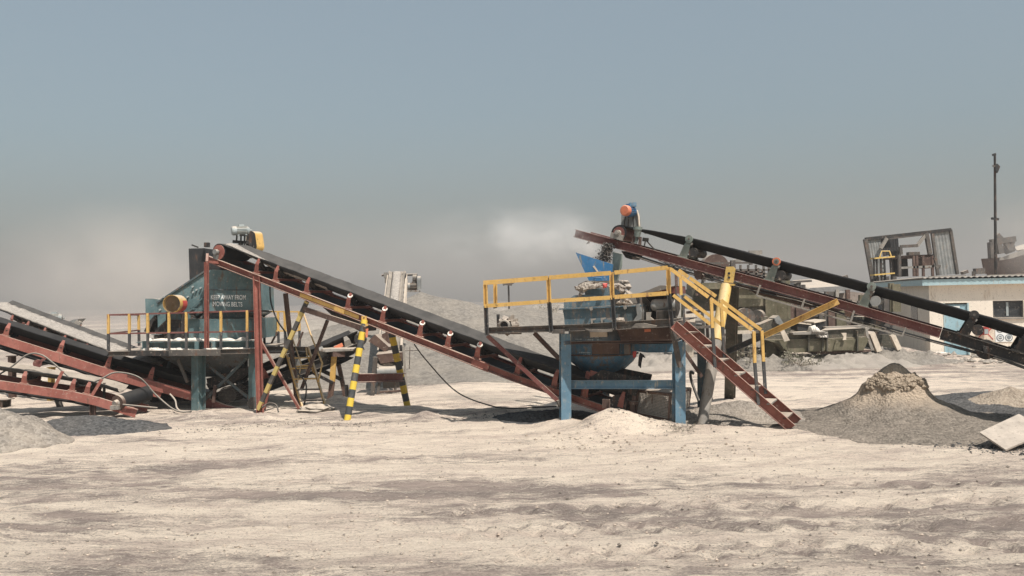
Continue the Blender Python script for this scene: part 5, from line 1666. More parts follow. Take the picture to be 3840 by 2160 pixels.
mb = MB()
for (a0, a1, yy, sd) in ((500, 600, 245, 1), (500, 590, 275, 2), (640, 800, 250, 3), (640, 780, 280, 4), (660, 800, 220, 9)):
    for pp in marks(a0, a1, yy, sd): mb.add(pp, [(0, 1, 2, 3)])
mb.done('faded_lettering', M['letterfaint'], T)
mb = MB()
for (a0, a1, yy, sd) in ((560, 720, 410, 5), (590, 720, 435, 6), (470, 700, 462, 7)):
    for pp in marks(a0, a1, yy, sd): mb.add(pp, [(0, 1, 2, 3)])
mb.done('faded_lettering', M['letterfaint'], T)
# side housing to the right of the shell
rs('drive_housing', M['brown'], B3, [(1030, 120), (1690, 95), (1700, 262), (1090, 272)], 0.45, 1.6)
rs('warning_sticker', M['orange'], B3, [(1370, 115), (1450, 110), (1450, 145), (1372, 150)], 0.445, 0.004)
rs('lower_housing', M['blue'], B3, [(1215, 300), (1720, 290), (1720, 400), (1400, 402), (1215, 380)], 0.7, 1.2)
rb('housing_bracket', M['steel'], B3, 1165, 300, 1165, 420, 0.4, w_=0.10)
rs('red_rag', M['signred'], B3, [(1225, 390), (1270, 385), (1262, 460), (1232, 468)], 0.42, 0.03)
rs('torn_rubber', M['tindark'], B3, [(1315, 400), (1362, 430), (1385, 470), (1350, 460), (1335, 530), (1328, 598), (1292, 560), (1300, 460)], 0.55, 0.015)
# big square upper frame with lugs
uf = rs('upper_frame', M['bluegrey'], B1, [(1058, 695), (2000, 655), (2005, 860), (1090, 925), (1080, 800)], 0.30, 1.5)
rs('frame_flange', M['bluegrey'], B1, [(1018, 698), (2000, 655), (2000, 672), (1020, 714)], 0.24, 1.62)
rs('frame_edge', M['bluegrey'], B1, [(1075, 620), (1110, 618), (1112, 695), (1080, 698)], 0.35, 1.4)
rs('upper_tray', M['bluegrey'], B1, [(1112, 600), (1200, 540), (1330, 530), (1650, 560), (1690, 660), (1112, 690)], 0.50, 1.0)
rs('inner_drum', M['bluegrey'], B1, [(1325, 470), (1560, 450), (1600, 420), (1650, 450), (1650, 560), (1340, 575)], 0.55, 0.9)
rs('tray_lining', M['tarp'], B1, [(1690, 560), (1800, 480), (1870, 540), (1900, 640), (1690, 668)], 0.52, 0.5)
rs('inner_wall', M['tindark'], B1, [(1690, 560), (2010, 535), (2010, 860), (1690, 880)], 1.75, 0.1)
rs('drum_end', M['greysteel'], B1, [(1945, 650), (1985, 640), (2010, 740), (2000, 830), (1900, 870), (1960, 780)], 0.22, 0.5)
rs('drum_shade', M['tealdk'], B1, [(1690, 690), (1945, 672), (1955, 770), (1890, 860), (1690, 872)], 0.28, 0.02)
for (x_, y_) in ((1400, 695), (1810, 680)):
    rs('clamp', M['fadedgrey'], B1, [(x_ - 15, y_ - 15), (x_ + 18, y_ - 18), (x_ + 20, y_ + 20), (x_, y_ + 32), (x_ - 14, y_ + 10)], 0.20, 0.05)
for (x_, y_, s_) in ((1420, 830, 1), (1540, 820, 1)):
    rs('jack_clip', M['fadedgrey'], B1, [(x_ - 18, y_ - 8), (x_ + 40, y_ - 14), (x_ + 38, y_ + 4), (x_ + 4, y_ + 12), (x_ + 2, y_ + 50), (x_ - 14, y_ + 52)], 0.24, 0.04)
# bright blue feed chute, its flared wing plates
ch = rs('feed_chute', M['bluebr'], B1, [(1218, 22), (1575, 135), (1670, 165), (1645, 365), (1378, 362)], 0.75, 0.025)
mb = MB()
e0, e1 = r(B1, 1670, 165, 0.75), r(B1, 1650, 365, 0.75)
mb.poly([r(B1, 1575, 135, 0.76), r(B1, 1670, 160, 0.76), r(B1, 1658, 260, 0.76), r(B1, 1600, 250, 0.76)], n_ * 0.02)
mb.done('worn_patch', M['fadedgrey'], ch)
mb = MB()
mb.poly([r(B1, 1672, 15, 1.0), r(B1, 1775, 40, 0.85), r(B1, 1772, 180, 0.85), r(B1, 1720, 365, 0.85), r(B1, 1650, 365, 0.95), r(B1, 1660, 160, 1.0)], n_ * 0.03 + u_ * 0.01)
mb.done('chute_side', M['greygreen'], ch)
mb = MB()
mb.poly([r(B1, 1218, 22, 0.77), r(B1, 1378, 362, 0.77), r(B1, 1430, 350, 1.45), r(B1, 1330, 60, 1.45)], V3((0.01, 0.01, 0)))
mb.done('chute_back', M['bluebr'], ch)
mb = MB(); mb.path([r(B1, 1440, 362, 0.72), r(B1, 1440, 330, 0.70), r(B1, 1535, 330, 0.70), r(B1, 1535, 362, 0.72)], 0.010, 6); mb.done('lifting_handle', M['bluebr'], ch)
mb = MB(); mb.poly([r(B1, 1425, 190, 0.745), r(B1, 1445, 180, 0.745), r(B1, 1495, 250, 0.745), r(B1, 1480, 262, 0.745)], n_ * 0.004); mb.done('rust_streak', M['card'], ch)
# railing: yellow flat bars on angle posts
T_ = CR
RO = -0.38
def rr_(x, y): return r(B1, x, y, RO)
def rail_seg(x0, y0, x1, y1, par, name, h=0.075):
    mb = MB(); mb.beam(rr_(x0, y0), rr_(x1, y1), 0.035, h); return mb.done(name, M['yellow'], par)
rl = rail_seg(108, 388, 885, 330, T_, 'railing', 0.075)
rail_seg(900, 325, 1640, 270, rl, 'hand_rail', 0.07)
rail_seg(1690, 265, 2330, 205, rl, 'hand_rail', 0.065)
rail_seg(120, 668, 885, 612, rl, 'mid_rail', 0.065)
rail_seg(920, 608, 1660, 565, rl, 'mid_rail', 0.065)
rail_seg(1690, 560, 2340, 512, rl, 'mid_rail', 0.065)
for (xt, yt, xm, ym, xb, yb) in ((128, 400, 135, 668, 148, 1022), (890, 322, 900, 620, 925, 990), (1652, 258, 1662, 570, 1690, 958), (2338, 198, 2345, 520, 2385, 930)):
    mb = MB(); mb.channel(rr_(xt, yt), rr_(xm, ym), 0.03, 0.065, n_, up=u_); mb.done('post', M['yellow'], rl)
    mb = MB(); mb.channel(rr_(xm, ym), rr_(xb, yb), 0.03, 0.065, n_, up=u_); mb.done('post_foot', M['dkpost'], rl)
mb = MB(); mb.channel(r(B1, 248, 400, 0.1), r(B1, 252, 650, 0.1), 0.03, 0.06, n_, up=u_); mb.done('post', M['yellow'], rl)
mb = MB(); mb.channel(r(B1, 283, 768, 0.5), r(B1, 290, 985, 0.5), 0.03, 0.05, n_, up=u_); mb.done('post_foot', M['dkpost'], rl)
mb = MB(); mb.channel(r(B1, 240, 650, 0.1), r(B1, 250, 695, 0.1), 0.03, 0.06, n_, up=u_); mb.done('post_foot', M['dkpost'], rl)
# things lying on the deck
o = MB()
c_ = r(B1, 358, 905, 0.05)
rings = []
for (rad, yo) in ((0.075, -0.02), (0.105, -0.02), (0.11, 0.02), (0.125, 0.05), (0.125, 0.26), (0.10, 0.30), (0.07, 0.30), (0.07, -0.02)):
    rings.append([c_ + (u_ * math.cos(2 * math.pi * k / 24) + ZUP * math.sin(2 * math.pi * k / 24)) * rad + n_ * yo for k in range(24)])
PT = thing('pipe_bend', 'round flanged pipe piece wrapped in sacking on the left end of the blue crusher deck', 'pipe', V3((c_.x, c_.y, c_.z - 0.13)))
o.rings(rings, smooth=True, cap=False); o.done('pipe', M['fadedgrey'], PT)
mb = MB(); mb.rings([[c_ + (u_ * math.cos(2 * math.pi * k / 24) + ZUP * math.sin(2 * math.pi * k / 24)) * rad + n_ * 0.02 for k in range(24)] for rad in (0.069, 0.001)], cap=False); mb.done('bore', M['tindark'], PT)
mb = MB()
rings = []
for (rad, yo) in ((0.108, 0.0), (0.14, 0.06), (0.16, 0.16), (0.14, 0.3)):
    rings.append([c_ + (u_ * (math.cos(2 * math.pi * k / 26) * 1.15 + 0.12) + ZUP * math.sin(2 * math.pi * k / 26)) * rad * (1 + 0.16 * math.sin(k * 2.7) + 0.1 * math.sin(k * 4.1)) + n_ * yo for k in range(26)])
mb.rings(rings, smooth=False, cap=False); mb.done('sacking', M['sack'], PT)
def sackmesh(name, label, Z, pts, off, thick, mat, seed, fold=0.05, n=22, group=None, red=None):
    """crumpled sack: a folded sheet draped inside an outline"""
    A_ = [r(Z, x, y, off) for x, y in pts]
    c0 = sum(A_, V3()) / len(A_)
    m_ = len(A_)
    rings = []
    mb = MB()
    # fan of sub-rings with folds
    vs, fs = [], []
    K = 9
    per = []
    for i in range(m_):
        for s_ in range(8):
            per.append(A_[i].lerp(A_[(i + 1) % m_], s_ / 8))
    NP = len(per)
    for k in range(K + 1):
        f_ = k / K
        for i, p in enumerate(per):
            pp = c0.lerp(p, f_)
            nz = mnoise.noise(V3((pp.x * 9 + seed, pp.z * 14, seed))) + 0.6 * mnoise.noise(V3((pp.x * 22, pp.z * 30 + seed, 1.0)))
            vs.append(pp - n_ * (thick * (1 - f_ * f_) + fold * nz) + ZUP * (fold * 0.5 * mnoise.noise(V3((pp.x * 15, seed, pp.z * 9)))))
    for k in range(K):
        for i in range(NP):
            j = (i + 1) % NP
            fs.append((k * NP + i, k * NP + j, (k + 1) * NP + j, (k + 1) * NP + i))
    bvs = [p + n_ * 0.03 for p in per]
    b0 = len(vs)
    vs += bvs
    for i in range(NP):
        j = (i + 1) % NP
        fs.append((K * NP + i, K * NP + j, b0 + j, b0 + i))
    fs.append(tuple(b0 + i for i in range(NP)))
    mb.add(vs, fs)
    o = mb.done(name, mat, None, c0)
    return tag(o, label, 'sack', group)
SG = 'torn sacks on the blue crusher'
sackmesh('torn_sack', 'crumpled white sacking slumped over the left of the blue crusher top', B1, [(1200, 440), (1300, 395), (1360, 370), (1560, 385), (1600, 395), (1590, 440), (1480, 455), (1370, 470), (1300, 520), (1275, 565), (1250, 550), (1265, 500), (1215, 470)], 0.48, 0.06, M['sack'], 1, group=SG)
sackmesh('torn_sack', 'small red-printed sack scrap at the middle of the blue crusher top', B1, [(1545, 395), (1600, 390), (1592, 445), (1548, 455)], 0.40, 0.03, M['sackred'], 2, 0.03, group=SG)
sackmesh('torn_sack', 'pale sack folded over the right of the blue crusher top', B1, [(1670, 395), (1740, 390), (1830, 440), (1800, 500), (1770, 510), (1720, 470), (1680, 440)], 0.46, 0.05, M['sack'], 3, group=SG)
sackmesh('torn_sack', 'grey sack with pale fold hanging off the far right of the blue crusher top', B1, [(1740, 360), (1850, 358), (1895, 440), (1860, 480), (1820, 450)], 0.55, 0.05, M['tarp'], 4, group=SG)
sackmesh('torn_sack', 'torn dusty sheet lying on the tray right of the yellow post', B1, [(1700, 640), (1760, 590), (1820, 500), (1850, 560), (1910, 640), (1830, 662)], 0.46, 0.05, M['sack'], 5, group=SG)
sackmesh('torn_sack', 'white balled-up sack on the deck under the crusher drum', B1, [(1700, 850), (1705, 815), (1745, 805), (1800, 810), (1810, 850), (1780, 880), (1720, 880)], 0.10, 0.10, M['sack'], 6, group=SG)
sackmesh('torn_sack', 'flat white rag beside the pipe piece on the deck', B1, [(485, 942), (520, 930), (605, 925), (605, 940), (520, 948)], 0.05, 0.02, M['sack'], 7, 0.02, group=SG)
rs('sack_ledge', M['tarp'], B1, [(1250, 405), (1340, 365), (1740, 360), (1740, 395), (1600, 400), (1360, 400), (1255, 425)], 0.62, 0.6)
# motor under a lean-to cover
MT = thing('drive_motor', 'large finned motor under the sheet cover at the right end of the blue crusher deck', 'motor', r(B1, 2260, 860, 0.6))
def ms(name, mat, pts, off, dep):
    A_ = [r(B1, x, y, off) for x, y in pts]
    mb = MB(); mb.poly(A_, n_ * dep); return mb.done(name, mat, MT)
c0, c1 = r(B1, 2130, 660, 0.55), r(B1, 2430, 650, 0.75)
mb = MB(); rings = []
for (f_, k_) in ((0.0, 0.55), (0.06, 0.85), (0.18, 1.0), (1.0, 1.0)):
    p = c0.lerp(c1, f_)
    rings.append([p + (n_ * math.cos(2 * math.pi * k / 24) + ZUP * math.sin(2 * math.pi * k / 24)) * 0.105 * k_ for k in range(24)])
mb.rings(rings, smooth=True); bd = mb.done('casing', M['motor'] if False else M['greysteel'], MT)
for k in range(11):
    x_ = 2195 + k * 15
    A_ = [r(B1, x_, 722, 0.42), r(B1, x_ + 6, 722, 0.42), r(B1, x_ + 6, 835 - k, 0.42), r(B1, x_, 836 - k, 0.42)]
    mb = MB(); mb.poly(A_, n_ * 0.3); mb.done('fin', M['steel'], MT)
ms('fin_core', M['tindark'], [(2190, 720), (2365, 712), (2365, 825), (2190, 842)], 0.5, 0.3)
ms('end_bracket', M['fadedgrey'], [(2070, 745), (2130, 742), (2120, 800), (2180, 850), (2072, 862)], 0.40, 0.06)
ms('base_rail', M['fadedgrey'], [(2120, 862), (2490, 812), (2490, 835), (2120, 885)], 0.38, 0.5)
CV = thing('motor_cover', 'brown sheet lean-to with a dusty tarpaulin over the large finned motor', 'shelter', r(B1, 2200, 860, 0.9))
def cs(name, mat, pts, off, dep):
    A_ = [r(B1, x, y, off) for x, y in pts]
    mb = MB(); mb.poly(A_, n_ * dep); return mb.done(name, mat, CV)
cs('roof_sheet', M['maroon'], [(1975, 520), (2110, 478), (2330, 440), (2420, 430), (2425, 520), (2330, 505)], 0.45, 1.3)
A_ = [r(B1, x, y, 0.40) for x, y in ((1970, 518), (2100, 475), (2180, 440), (2240, 418), (2300, 420), (2330, 430), (2420, 425), (2330, 460), (2150, 500))]
mb = MB(); mb.poly(A_, n_ * 1.3); mb.done('tarpaulin', M['tarp'], CV)
cs('back_sheet', M['tindark'], [(2010, 540), (2440, 500), (2440, 820), (2040, 850)], 1.3, 0.03)
cs('post', M['steel'], [(1990, 555), (2012, 553), (2040, 865), (2010, 868)], 0.35, 0.05)
cs('post', M['steel'], [(2412, 420), (2430, 418), (2445, 800), (2425, 805)], 0.45, 0.05)
cs('side_sheet', M['steel'], [(2012, 560), (2060, 560), (2130, 640), (2060, 860), (2040, 865)], 0.9, 0.03)
cs('side_sheet', M['steel'], [(2430, 520), (2470, 560), (2480, 700), (2460, 770), (2445, 800)], 0.5, 0.03)
# wire mesh guard beside the front leg
GD = thing('drive_guard', 'box-shaped wire mesh belt guard on the ground between the blue legs', 'machine guard', r(B3, 1480, 1200, 0.55))
g00, g10, g11, g01 = r(B3, 1300, 880, 0.35), r(B3, 1690, 925, 0.10), r(B3, 1670, 1230, 0.10), r(B3, 1270, 1150, 0.35)
def fr(a, b, w_=0.03, mat='brown', name='frame_bar', par=None):
    mb = MB(); mb.beam(a, b, w_, w_); mb.done(name, M[mat], par or GD)
for a, b in ((g00, g10), (g10, g11), (g11, g01), (g01, g00)): fr(a, b)
mb = MB()
for i in range(1, 22):
    f_ = i / 22
    mb.tube(g00.lerp(g10, f_), g01.lerp(g11, f_), 0.0075, 4, cap=False)
for i in range(1, 16):
    f_ = i / 16
    mb.tube(g00.lerp(g01, f_), g10.lerp(g11, f_), 0.0075, 4, cap=False)
mb.done('mesh_panel', M['fadedgrey'], GD)
s0_, s1_ = r(B3, 1945, 850, 0.9), r(B3, 1915, 1080, 0.9)
mb = MB()
for i in range(1, 14):
    f_ = i / 14
    mb.tube(g10.lerp(s0_, f_), g11.lerp(s1_, f_), 0.0075, 4, cap=False)
for i in range(1, 14):
    f_ = i / 14
    mb.tube(g10.lerp(g11, f_), s0_.lerp(s1_, f_), 0.0075, 4, cap=False)
mb.done('mesh_panel', M['fadedgrey'], GD)
fr(g10, s0_); fr(s0_, s1_)
mb = MB(); mb.poly([g00, g10, s0_, r(B3, 1310, 830, 0.95)], ZUP * 0.03); mb.done('top_sheet', M['brown'], GD)
mb = MB(); mb.box(r(B3, 1500, 895, 0.4), 0.3, 0.2, 0.05); mb.done('dust_cake', M['card'], GD)
c_ = r(B3, 1500, 1100, 0.55)
mb = MB(); mb.tube(c_, c_ + n_ * 0.14, 0.24, 28); mb.done('pulley', M['dksteel'], GD)
mb = MB(); mb.beam(r(B3, 1260, 870, 0.3), r(B3, 1240, 1010, 0.3), 0.07, 0.07); mb.tube(r(B3, 1235, 1000, 0.3), r(B3, 1232, 1040, 0.3), 0.09, 14); mb.beam(r(B3, 1230, 1040, 0.3), r(B3, 1225, 1150, 0.3), 0.08, 0.08); mb.done('anchor_bolt', M['brown'], GD)
mb = MB(); a = r(B3, 900, 980, -0.1); b = r(B3, 900, 1090, -0.1); mb.channel(a, b, 0.05, 0.12, n_, up=u_)
tag(mb.done('post_stump', M['brown'], None, b), 'short brown post stump poking out of the pale mound before the blue crusher', 'post')
# hose
cable('thick black hose curling by the rear right leg of the blue crusher', [r(B3, 1985, 665, 2.0), r(B3, 1945, 640, 2.0), r(B3, 1945, 720, 2.0), r(B3, 1990, 860, 1.9), r(B3, 2045, 1000, 1.8)], 0.026, M['cable'])
cable('thin dark cable by the dirty yellow pipe leg', [r(B3, 2180, 890, 1.0), r(B3, 2210, 980, 1.0), r(B3, 2165, 970, 1.0)], 0.012, M['cable'])

# ================================================================== red stair at the right end of that deck
PS_ = PR
T = thing('access_stair', 'red steel stair with yellow and black hand rails, right of the blue crusher', 'stair', G(1990, 1080, 0.05))
foot_n, foot_f = P(1992, 1078, 13.75), P(2008, 1062, 14.25)
top_n, top_f = r(B4, 262, 575, -0.45), r(B4, 340, 570, 0.25)
for (a, b) in ((top_n, foot_n), (top_f, foot_f)):
    mb = MB(); mb.channel(a, b, 0.05, 0.15, n_); mb.done('stringer', M['red'], T)
for k in range(7):
    f_ = (k + 0.6) / 7.3
    a, b = top_n.lerp(foot_n, f_), top_f.lerp(foot_f, f_)
    mb = MB(); ctr = (a + b) / 2
    dd = (b - a)
    mb.box(ctr, 0.20, dd.length - 0.06, 0.025, V3((dd.y, -dd.x, 0)).normalized(), dd.normalized(), ZUP)
    mb.done('tread', M['fadedgrey'] if k % 2 else M['brown'], T)
def hr(Z, x0, y0, x1, y1, Ya, Yb, name='hand_rail', h_=0.055, mat='yellow', w_=0.03):
    mb = MB(); mb.beam(q(Z, x0, y0, Ya), q(Z, x1, y1, Yb), w_, h_); return mb.done(name, M[mat], T)
Yn0 = top_n.y; Yn1 = foot_n.y; Yf0 = top_f.y; Yf1 = foot_f.y
def Yn(x): return Yn0 + (x - 230) / (1190 - 230) * (Yn1 - Yn0)
def Yf_(x): return Yf0 + (x - 310) / (1230 - 310) * (Yf1 - Yf0)
hr(B4, 235, 140, 530, 360, Yn(235), Yn(530)); hr(B4, 545, 370, 870, 615, Yn(545), Yn(870))
hr(B4, 300, 150, 375, 205, Yf_(300), Yf_(375)); hr(B4, 385, 210, 590, 355, Yf_(385), Yf_(590)); hr(B4, 630, 385, 940, 615, Yf_(630), Yf_(940))
hr(B4, 258, 345, 545, 570, Yn(258), Yn(545), 'mid_rail', 0.05); hr(B4, 345, 355, 645, 585, Yf_(345), Yf_(645), 'mid_rail', 0.05)
for (xt, yt, xm, ym, xb, yb, Yq) in ((552, 372, 562, 600, 582, 905, Yn(560)), (883, 625, 890, 870, 918, 1195, Yn(890)), (628, 380, 640, 590, 655, 830, Yf_(640)), (945, 620, 958, 860, 975, 1110, Yf_(950))):
    hr(B4, xt, yt, xm, ym, Yq, Yq, 'post', 0.045, 'yellow', 0.05); hr(B4, xm, ym, xb, yb, Yq, Yq, 'post_foot', 0.045, 'dkpost', 0.05)
hr(B4, 312, 180, 318, 345, Yf_(312), Yf_(312), 'post', 0.045, 'yellow', 0.05)
hr(B4, 330, 345, 345, 560, Yf_(330), Yf_(330), 'post_foot', 0.035, 'dkpost', 0.035)

# ================================================================== B: conveyor feeding the blue crusher
PB = Pl(1545, 17.0, 2576, 14.0)
T = thing('belt_conveyor', 'long maroon-framed conveyor with black belt rising left over the blue crusher', 'conveyor', PB.at(2000, 1040), 'belt conveyors of the quarry')
HB = 0.42
def pb(x, y): return PB.at(x, y, -HB) + PB.n * HB
def zy(Z, x, y): return Z(x, y)
path = [pb(1448, 577), pb(1640, 628), pb(2105, 752), pb(2420, 842), pb(3050, 1035)]
Bc = Conv(T, path, PB.n, HB)
ts_ = Bc.tpx(2370)
Bc.beams(0.15, 0.06, M['maroon'], open_front=True, t1=ts_, farmat=M['maroon'])
Bc.beams(0.17, 0.06, M['dksteel'], open_front=True, t0=ts_ + 0.01)
profB = (0.16, 0.385, 0.215, 0.36)
tdr = Bc.tpx(1552)
DRB = 0.135
ncen = 0.14
Bc.belt(profB, M['rubber'], tdr, Bc.L, flat0=(tdr, 1.2, ncen + DRB), drum=(tdr, ncen, DRB), wav=0.003, n=90, th=0.02)
Bc.strand(-0.20, 0.05, 0.34, M['rubberdusty'], tdr + 0.2, Bc.L - 0.1, every=3.2)
c0 = Bc.p(tdr, 0, ncen)
mb = MB(); mb.tube(c0 - Bc.W * 0.42, c0 + Bc.W * 0.42, DRB - 0.003, 32); dr = mb.done('head_drum', M['maroon'], T)
mb = MB(); mb.tube(c0 - Bc.W * 0.425, c0 - Bc.W * 0.40, DRB + 0.012, 32); mb.done('drum_rim', M['rubber'], dr)
mb = MB(); mb.tube(c0 - Bc.W * 0.424 - Bc.W * 0.003, c0 - Bc.W * 0.40, DRB * 0.86, 32); mb.done('drum_face', M['maroon'], dr)
mb = MB()
o_, d_, nn_ = Bc.frame(tdr)
mb.tube(c0 - Bc.W * 0.52, c0 - Bc.W * 0.43, 0.055, 18); mb.tube(c0 - Bc.W * 0.56, c0 - Bc.W * 0.52, 0.035, 14)
mb.box(Bc.p(tdr, -0.47, 0.07), 0.24, 0.08, 0.10, d_, Bc.W, nn_)
mb.done('bearing', M['fadedgrey'], T)
for px, mt_ in ((1716, 'greygreen'), (1934, 'greygreen'), (2170, 'greygreen'), (2425, 'dksteel'), (2562, 'dksteel')):
    fr_ = Bc.idler(Bc.tpx(px), profB, M[mt_], M['dksteel'], None, 0.06, bw=0.115, reach=0.05, brh=0.37, lean=0.05)
    mb = MB(); c_ = Bc.p(Bc.tpx(px) + 0.04, -0.46, 0.355); mb.tube(c_, c_ + Bc.W * 0.03, 0.07, 22); cp_ = mb.done('roller_cap', M['orange'] if px == 1934 else M[mt_], fr_)
    mb = MB(); mb.tube(c_ - Bc.W * 0.006, c_, 0.045, 18); mb.done('cap_hub', M['greygreen'] if px < 2400 else M['dksteel'], fr_)
    mb = MB(); mb.tube(c_ - Bc.W * 0.012, c_ - Bc.W * 0.006, 0.02, 12); mb.done('cap_bolt', M['steel'], fr_)
    mb = MB(); t_ = Bc.tpx(px) + 0.16; mb.tube(Bc.p(t_, -0.40, 0.14), Bc.p(t_, 0.30, 0.14), 0.085, 20); mb.done('guide_roller', M['dksteel'] if px != 2170 else M['greysteel'], fr_)
for px in (1600, 1800, 1900, 2060, 2250, 2350, 2480):
    t_ = Bc.tpx(px); mb = MB(); mb.beam(Bc.p(t_, -HB + .03, -0.08), Bc.p(t_, HB - .03, -0.08), 0.05, 0.05); mb.done('cross_tie', M['dksteel'], T)
# ties and return guard cage hung below
mb = MB()
A_ = [Bc.p(Bc.tpx(x), -HB, o_) for x, o_ in ((1700, -0.16), (2000, -0.16))]
for k in range(14):
    t_ = Bc.tpx(1660 + k * 14)
    mb.beam(Bc.p(t_, -HB + 0.05, -0.155), Bc.p(t_ + 0.14, -HB + 0.35, -0.21), 0.012, 0.012)
mb.done('return_mesh', M['steel'], T)
def tb(x0, y0, x1, y1, off, w_, mt_, name):
    mb = MB(); mb.beam(PB.at(*B5(x0, y0), off), PB.at(*B5(x1, y1), off), w_, w_); mb.done(name, M[mt_], T)
tb(395, 605, 1420, 890, -0.45, 0.025, 'fadedgrey', 'hanger_rail'); tb(1420, 890, 1980, 1045, -0.45, 0.022, 'fadedgrey', 'hanger_rail')
tb(440, 490, 398, 605, -0.45, 0.03, 'fadedgrey', 'hanger'); tb(920, 640, 885, 745, -0.45, 0.03, 'fadedgrey', 'hanger'); tb(1460, 770, 1420, 890, -0.45, 0.03, 'fadedgrey', 'hanger'); tb(2020, 950, 1980, 1045, -0.45, 0.022, 'fadedgrey', 'hanger')
mb = MB(); mb.poly([PB.at(*B5(160, 470), -0.2), PB.at(*B5(700, 600), -0.2), PB.at(*B5(1330, 765), -0.2), PB.at(*B5(1300, 775), -0.2), PB.at(*B5(900, 720), -0.2), PB.at(*B5(400, 590), -0.2)], PB.n * 0.5); mb.done('return_tray', M['brown'], T)
mb = MB(); mb.poly([PB.at(*B5(1340, 720), -0.3), PB.at(*B5(1450, 760), -0.3), PB.at(*B5(1410, 850), -0.3), PB.at(*B5(1365, 840), -0.3)], PB.n * 0.08); mb.done('idler_plate', M['brown'], T)
mb = MB(); mb.poly([PB.at(*B5(1570, 830), -0.25), PB.at(*B5(1800, 905), -0.25), PB.at(*B5(1770, 930), -0.25), PB.at(*B5(1555, 920), -0.25)], PB.n * 0.4); mb.done('scraper_box', M['tindark'], T)
# return roller pod near right edge
mb = MB(); c_ = PB.at(*B6(1440, 1270), -0.40); mb.tube(c_, c_ + PB.n * 0.14, 0.155, 26); mb.done('return_pulley', M['dksteel'], T)
mb = MB(); mb.poly([PB.at(*B6(1410, 1225), -0.46), PB.at(*B6(1470, 1245), -0.46), PB.at(*B6(1455, 1310), -0.46), PB.at(*B6(1425, 1305), -0.46)], PB.n * 0.03); mb.done('pulley_bracket', M['dksteel'], T)
mb = MB(); mb.poly([PB.at(*B2(1510, 790), -0.42), PB.at(*B2(1600, 810), -0.42), PB.at(*B2(1590, 880), -0.42), PB.at(*B2(1545, 900), -0.42), PB.at(*B2(1520, 870), -0.42)], PB.n * 0.05); mb.done('idler_plate', M['brown'], T)
mb = MB(); c_ = PB.at(*B2(1580, 860), -0.35); mb.tube(c_, c_ + PB.n * 0.6, 0.055, 18); mb.done('return_roller', M['brown'], T)
mb = MB(); mb.poly([PB.at(*B2(720, 580), -0.3), PB.at(*B2(870, 620), -0.3), PB.at(*B2(830, 675), -0.3), PB.at(*B2(770, 655), -0.3)], PB.n * 0.5); mb.done('belt_scraper', M['dksteel'], T)
# drive: stand, guard, orange-ended motor
b2 = lambda x, y, off=0.55: PB.at(*B2(x, y), off)
out = [b2(720, 330), b2(725, 190), b2(745, 140), b2(790, 110), b2(850, 110), b2(890, 140), b2(912, 200), b2(922, 330)]
mb = MB(); mb.poly(out, PB.n * 0.10); gd = mb.done('drive_guard', M['greysteel'], T)
mb = MB(); mb.path([b2(860, 122, 0.54), b2(895, 150, 0.54), b2(912, 210, 0.54), b2(920, 320, 0.54)], 0.02, 8); mb.done('guard_edge', M['card'], gd)
for x_ in (760, 805, 865):
    mb = MB(); mb.beam(b2(x_ + (805 - x_) * 0.2, 210, 0.5), b2(x_ - 8, 335, 0.5), 0.018, 0.018); mb.done('stand_rod', M['dksteel'], gd)
motor(T, b2(812, 150, 0.40) , -PB.n + V3((-0.15, 0, 0)), 0.105, 0.42, M['bluebr'], M['orange'], feet=False)
mb = MB(); mb.box(b2(848, 82, 0.42), 0.13, 0.12, 0.08); mb.done('terminal_cover', M['blue'], T)
mb = MB(); mb.poly([b2(690, 322, 0.2), b2(870, 350, 0.2), b2(870, 362, 0.2), b2(700, 336, 0.2)], PB.n * 0.5); mb.done('motor_plate', M['fadedgrey'], T)
mb = MB(); mb.tube(b2(912, 318, -0.40), b2(895, 430, -0.40), 0.075, 18, 0.055); mb.tube(b2(895, 430, -0.40), b2(880, 500, -0.40), 0.03, 12); mb.tube(b2(905, 322, -0.40), b2(903, 352, -0.40), 0.085, 18); mb.done('gear_reducer', M['greygreen'], T)
mb = MB(); mb.beam(b2(850, 430, -0.42), b2(850, 510, -0.42), 0.03, 0.03); mb.beam(b2(930, 430, -0.42), b2(925, 520, -0.42), 0.10, 0.03); mb.done('reducer_bracket', M['brown'], T)
mb = MB(); mb.tube(b2(1000, 365, 0.45), b2(1005, 392, 0.45), 0.05, 14); mb.tube(b2(990, 440, 0.0), b2(985, 480, 0.0), 0.06, 14); mb.beam(b2(985, 480, 0.0), b2(975, 530, 0.0), 0.02, 0.02); mb.done('belt_cleaner', M['greysteel'], T)
mb = MB(); mb.path([b2(1005, 480, -0.1), b2(1050, 530, -0.15), b2(1100, 580, -0.2)], 0.012, 6); mb.done('cleaner_arm', M['fadedgrey'], T)
# forked tip beyond the drum
mb = MB(); mb.poly([b2(245, 395, -0.1), b2(390, 460, -0.1), b2(370, 500, -0.1), b2(340, 508, -0.1), b2(365, 475, -0.1)], PB.n * 0.03); mb.done('tip_plate', M['fadedgrey'], T)
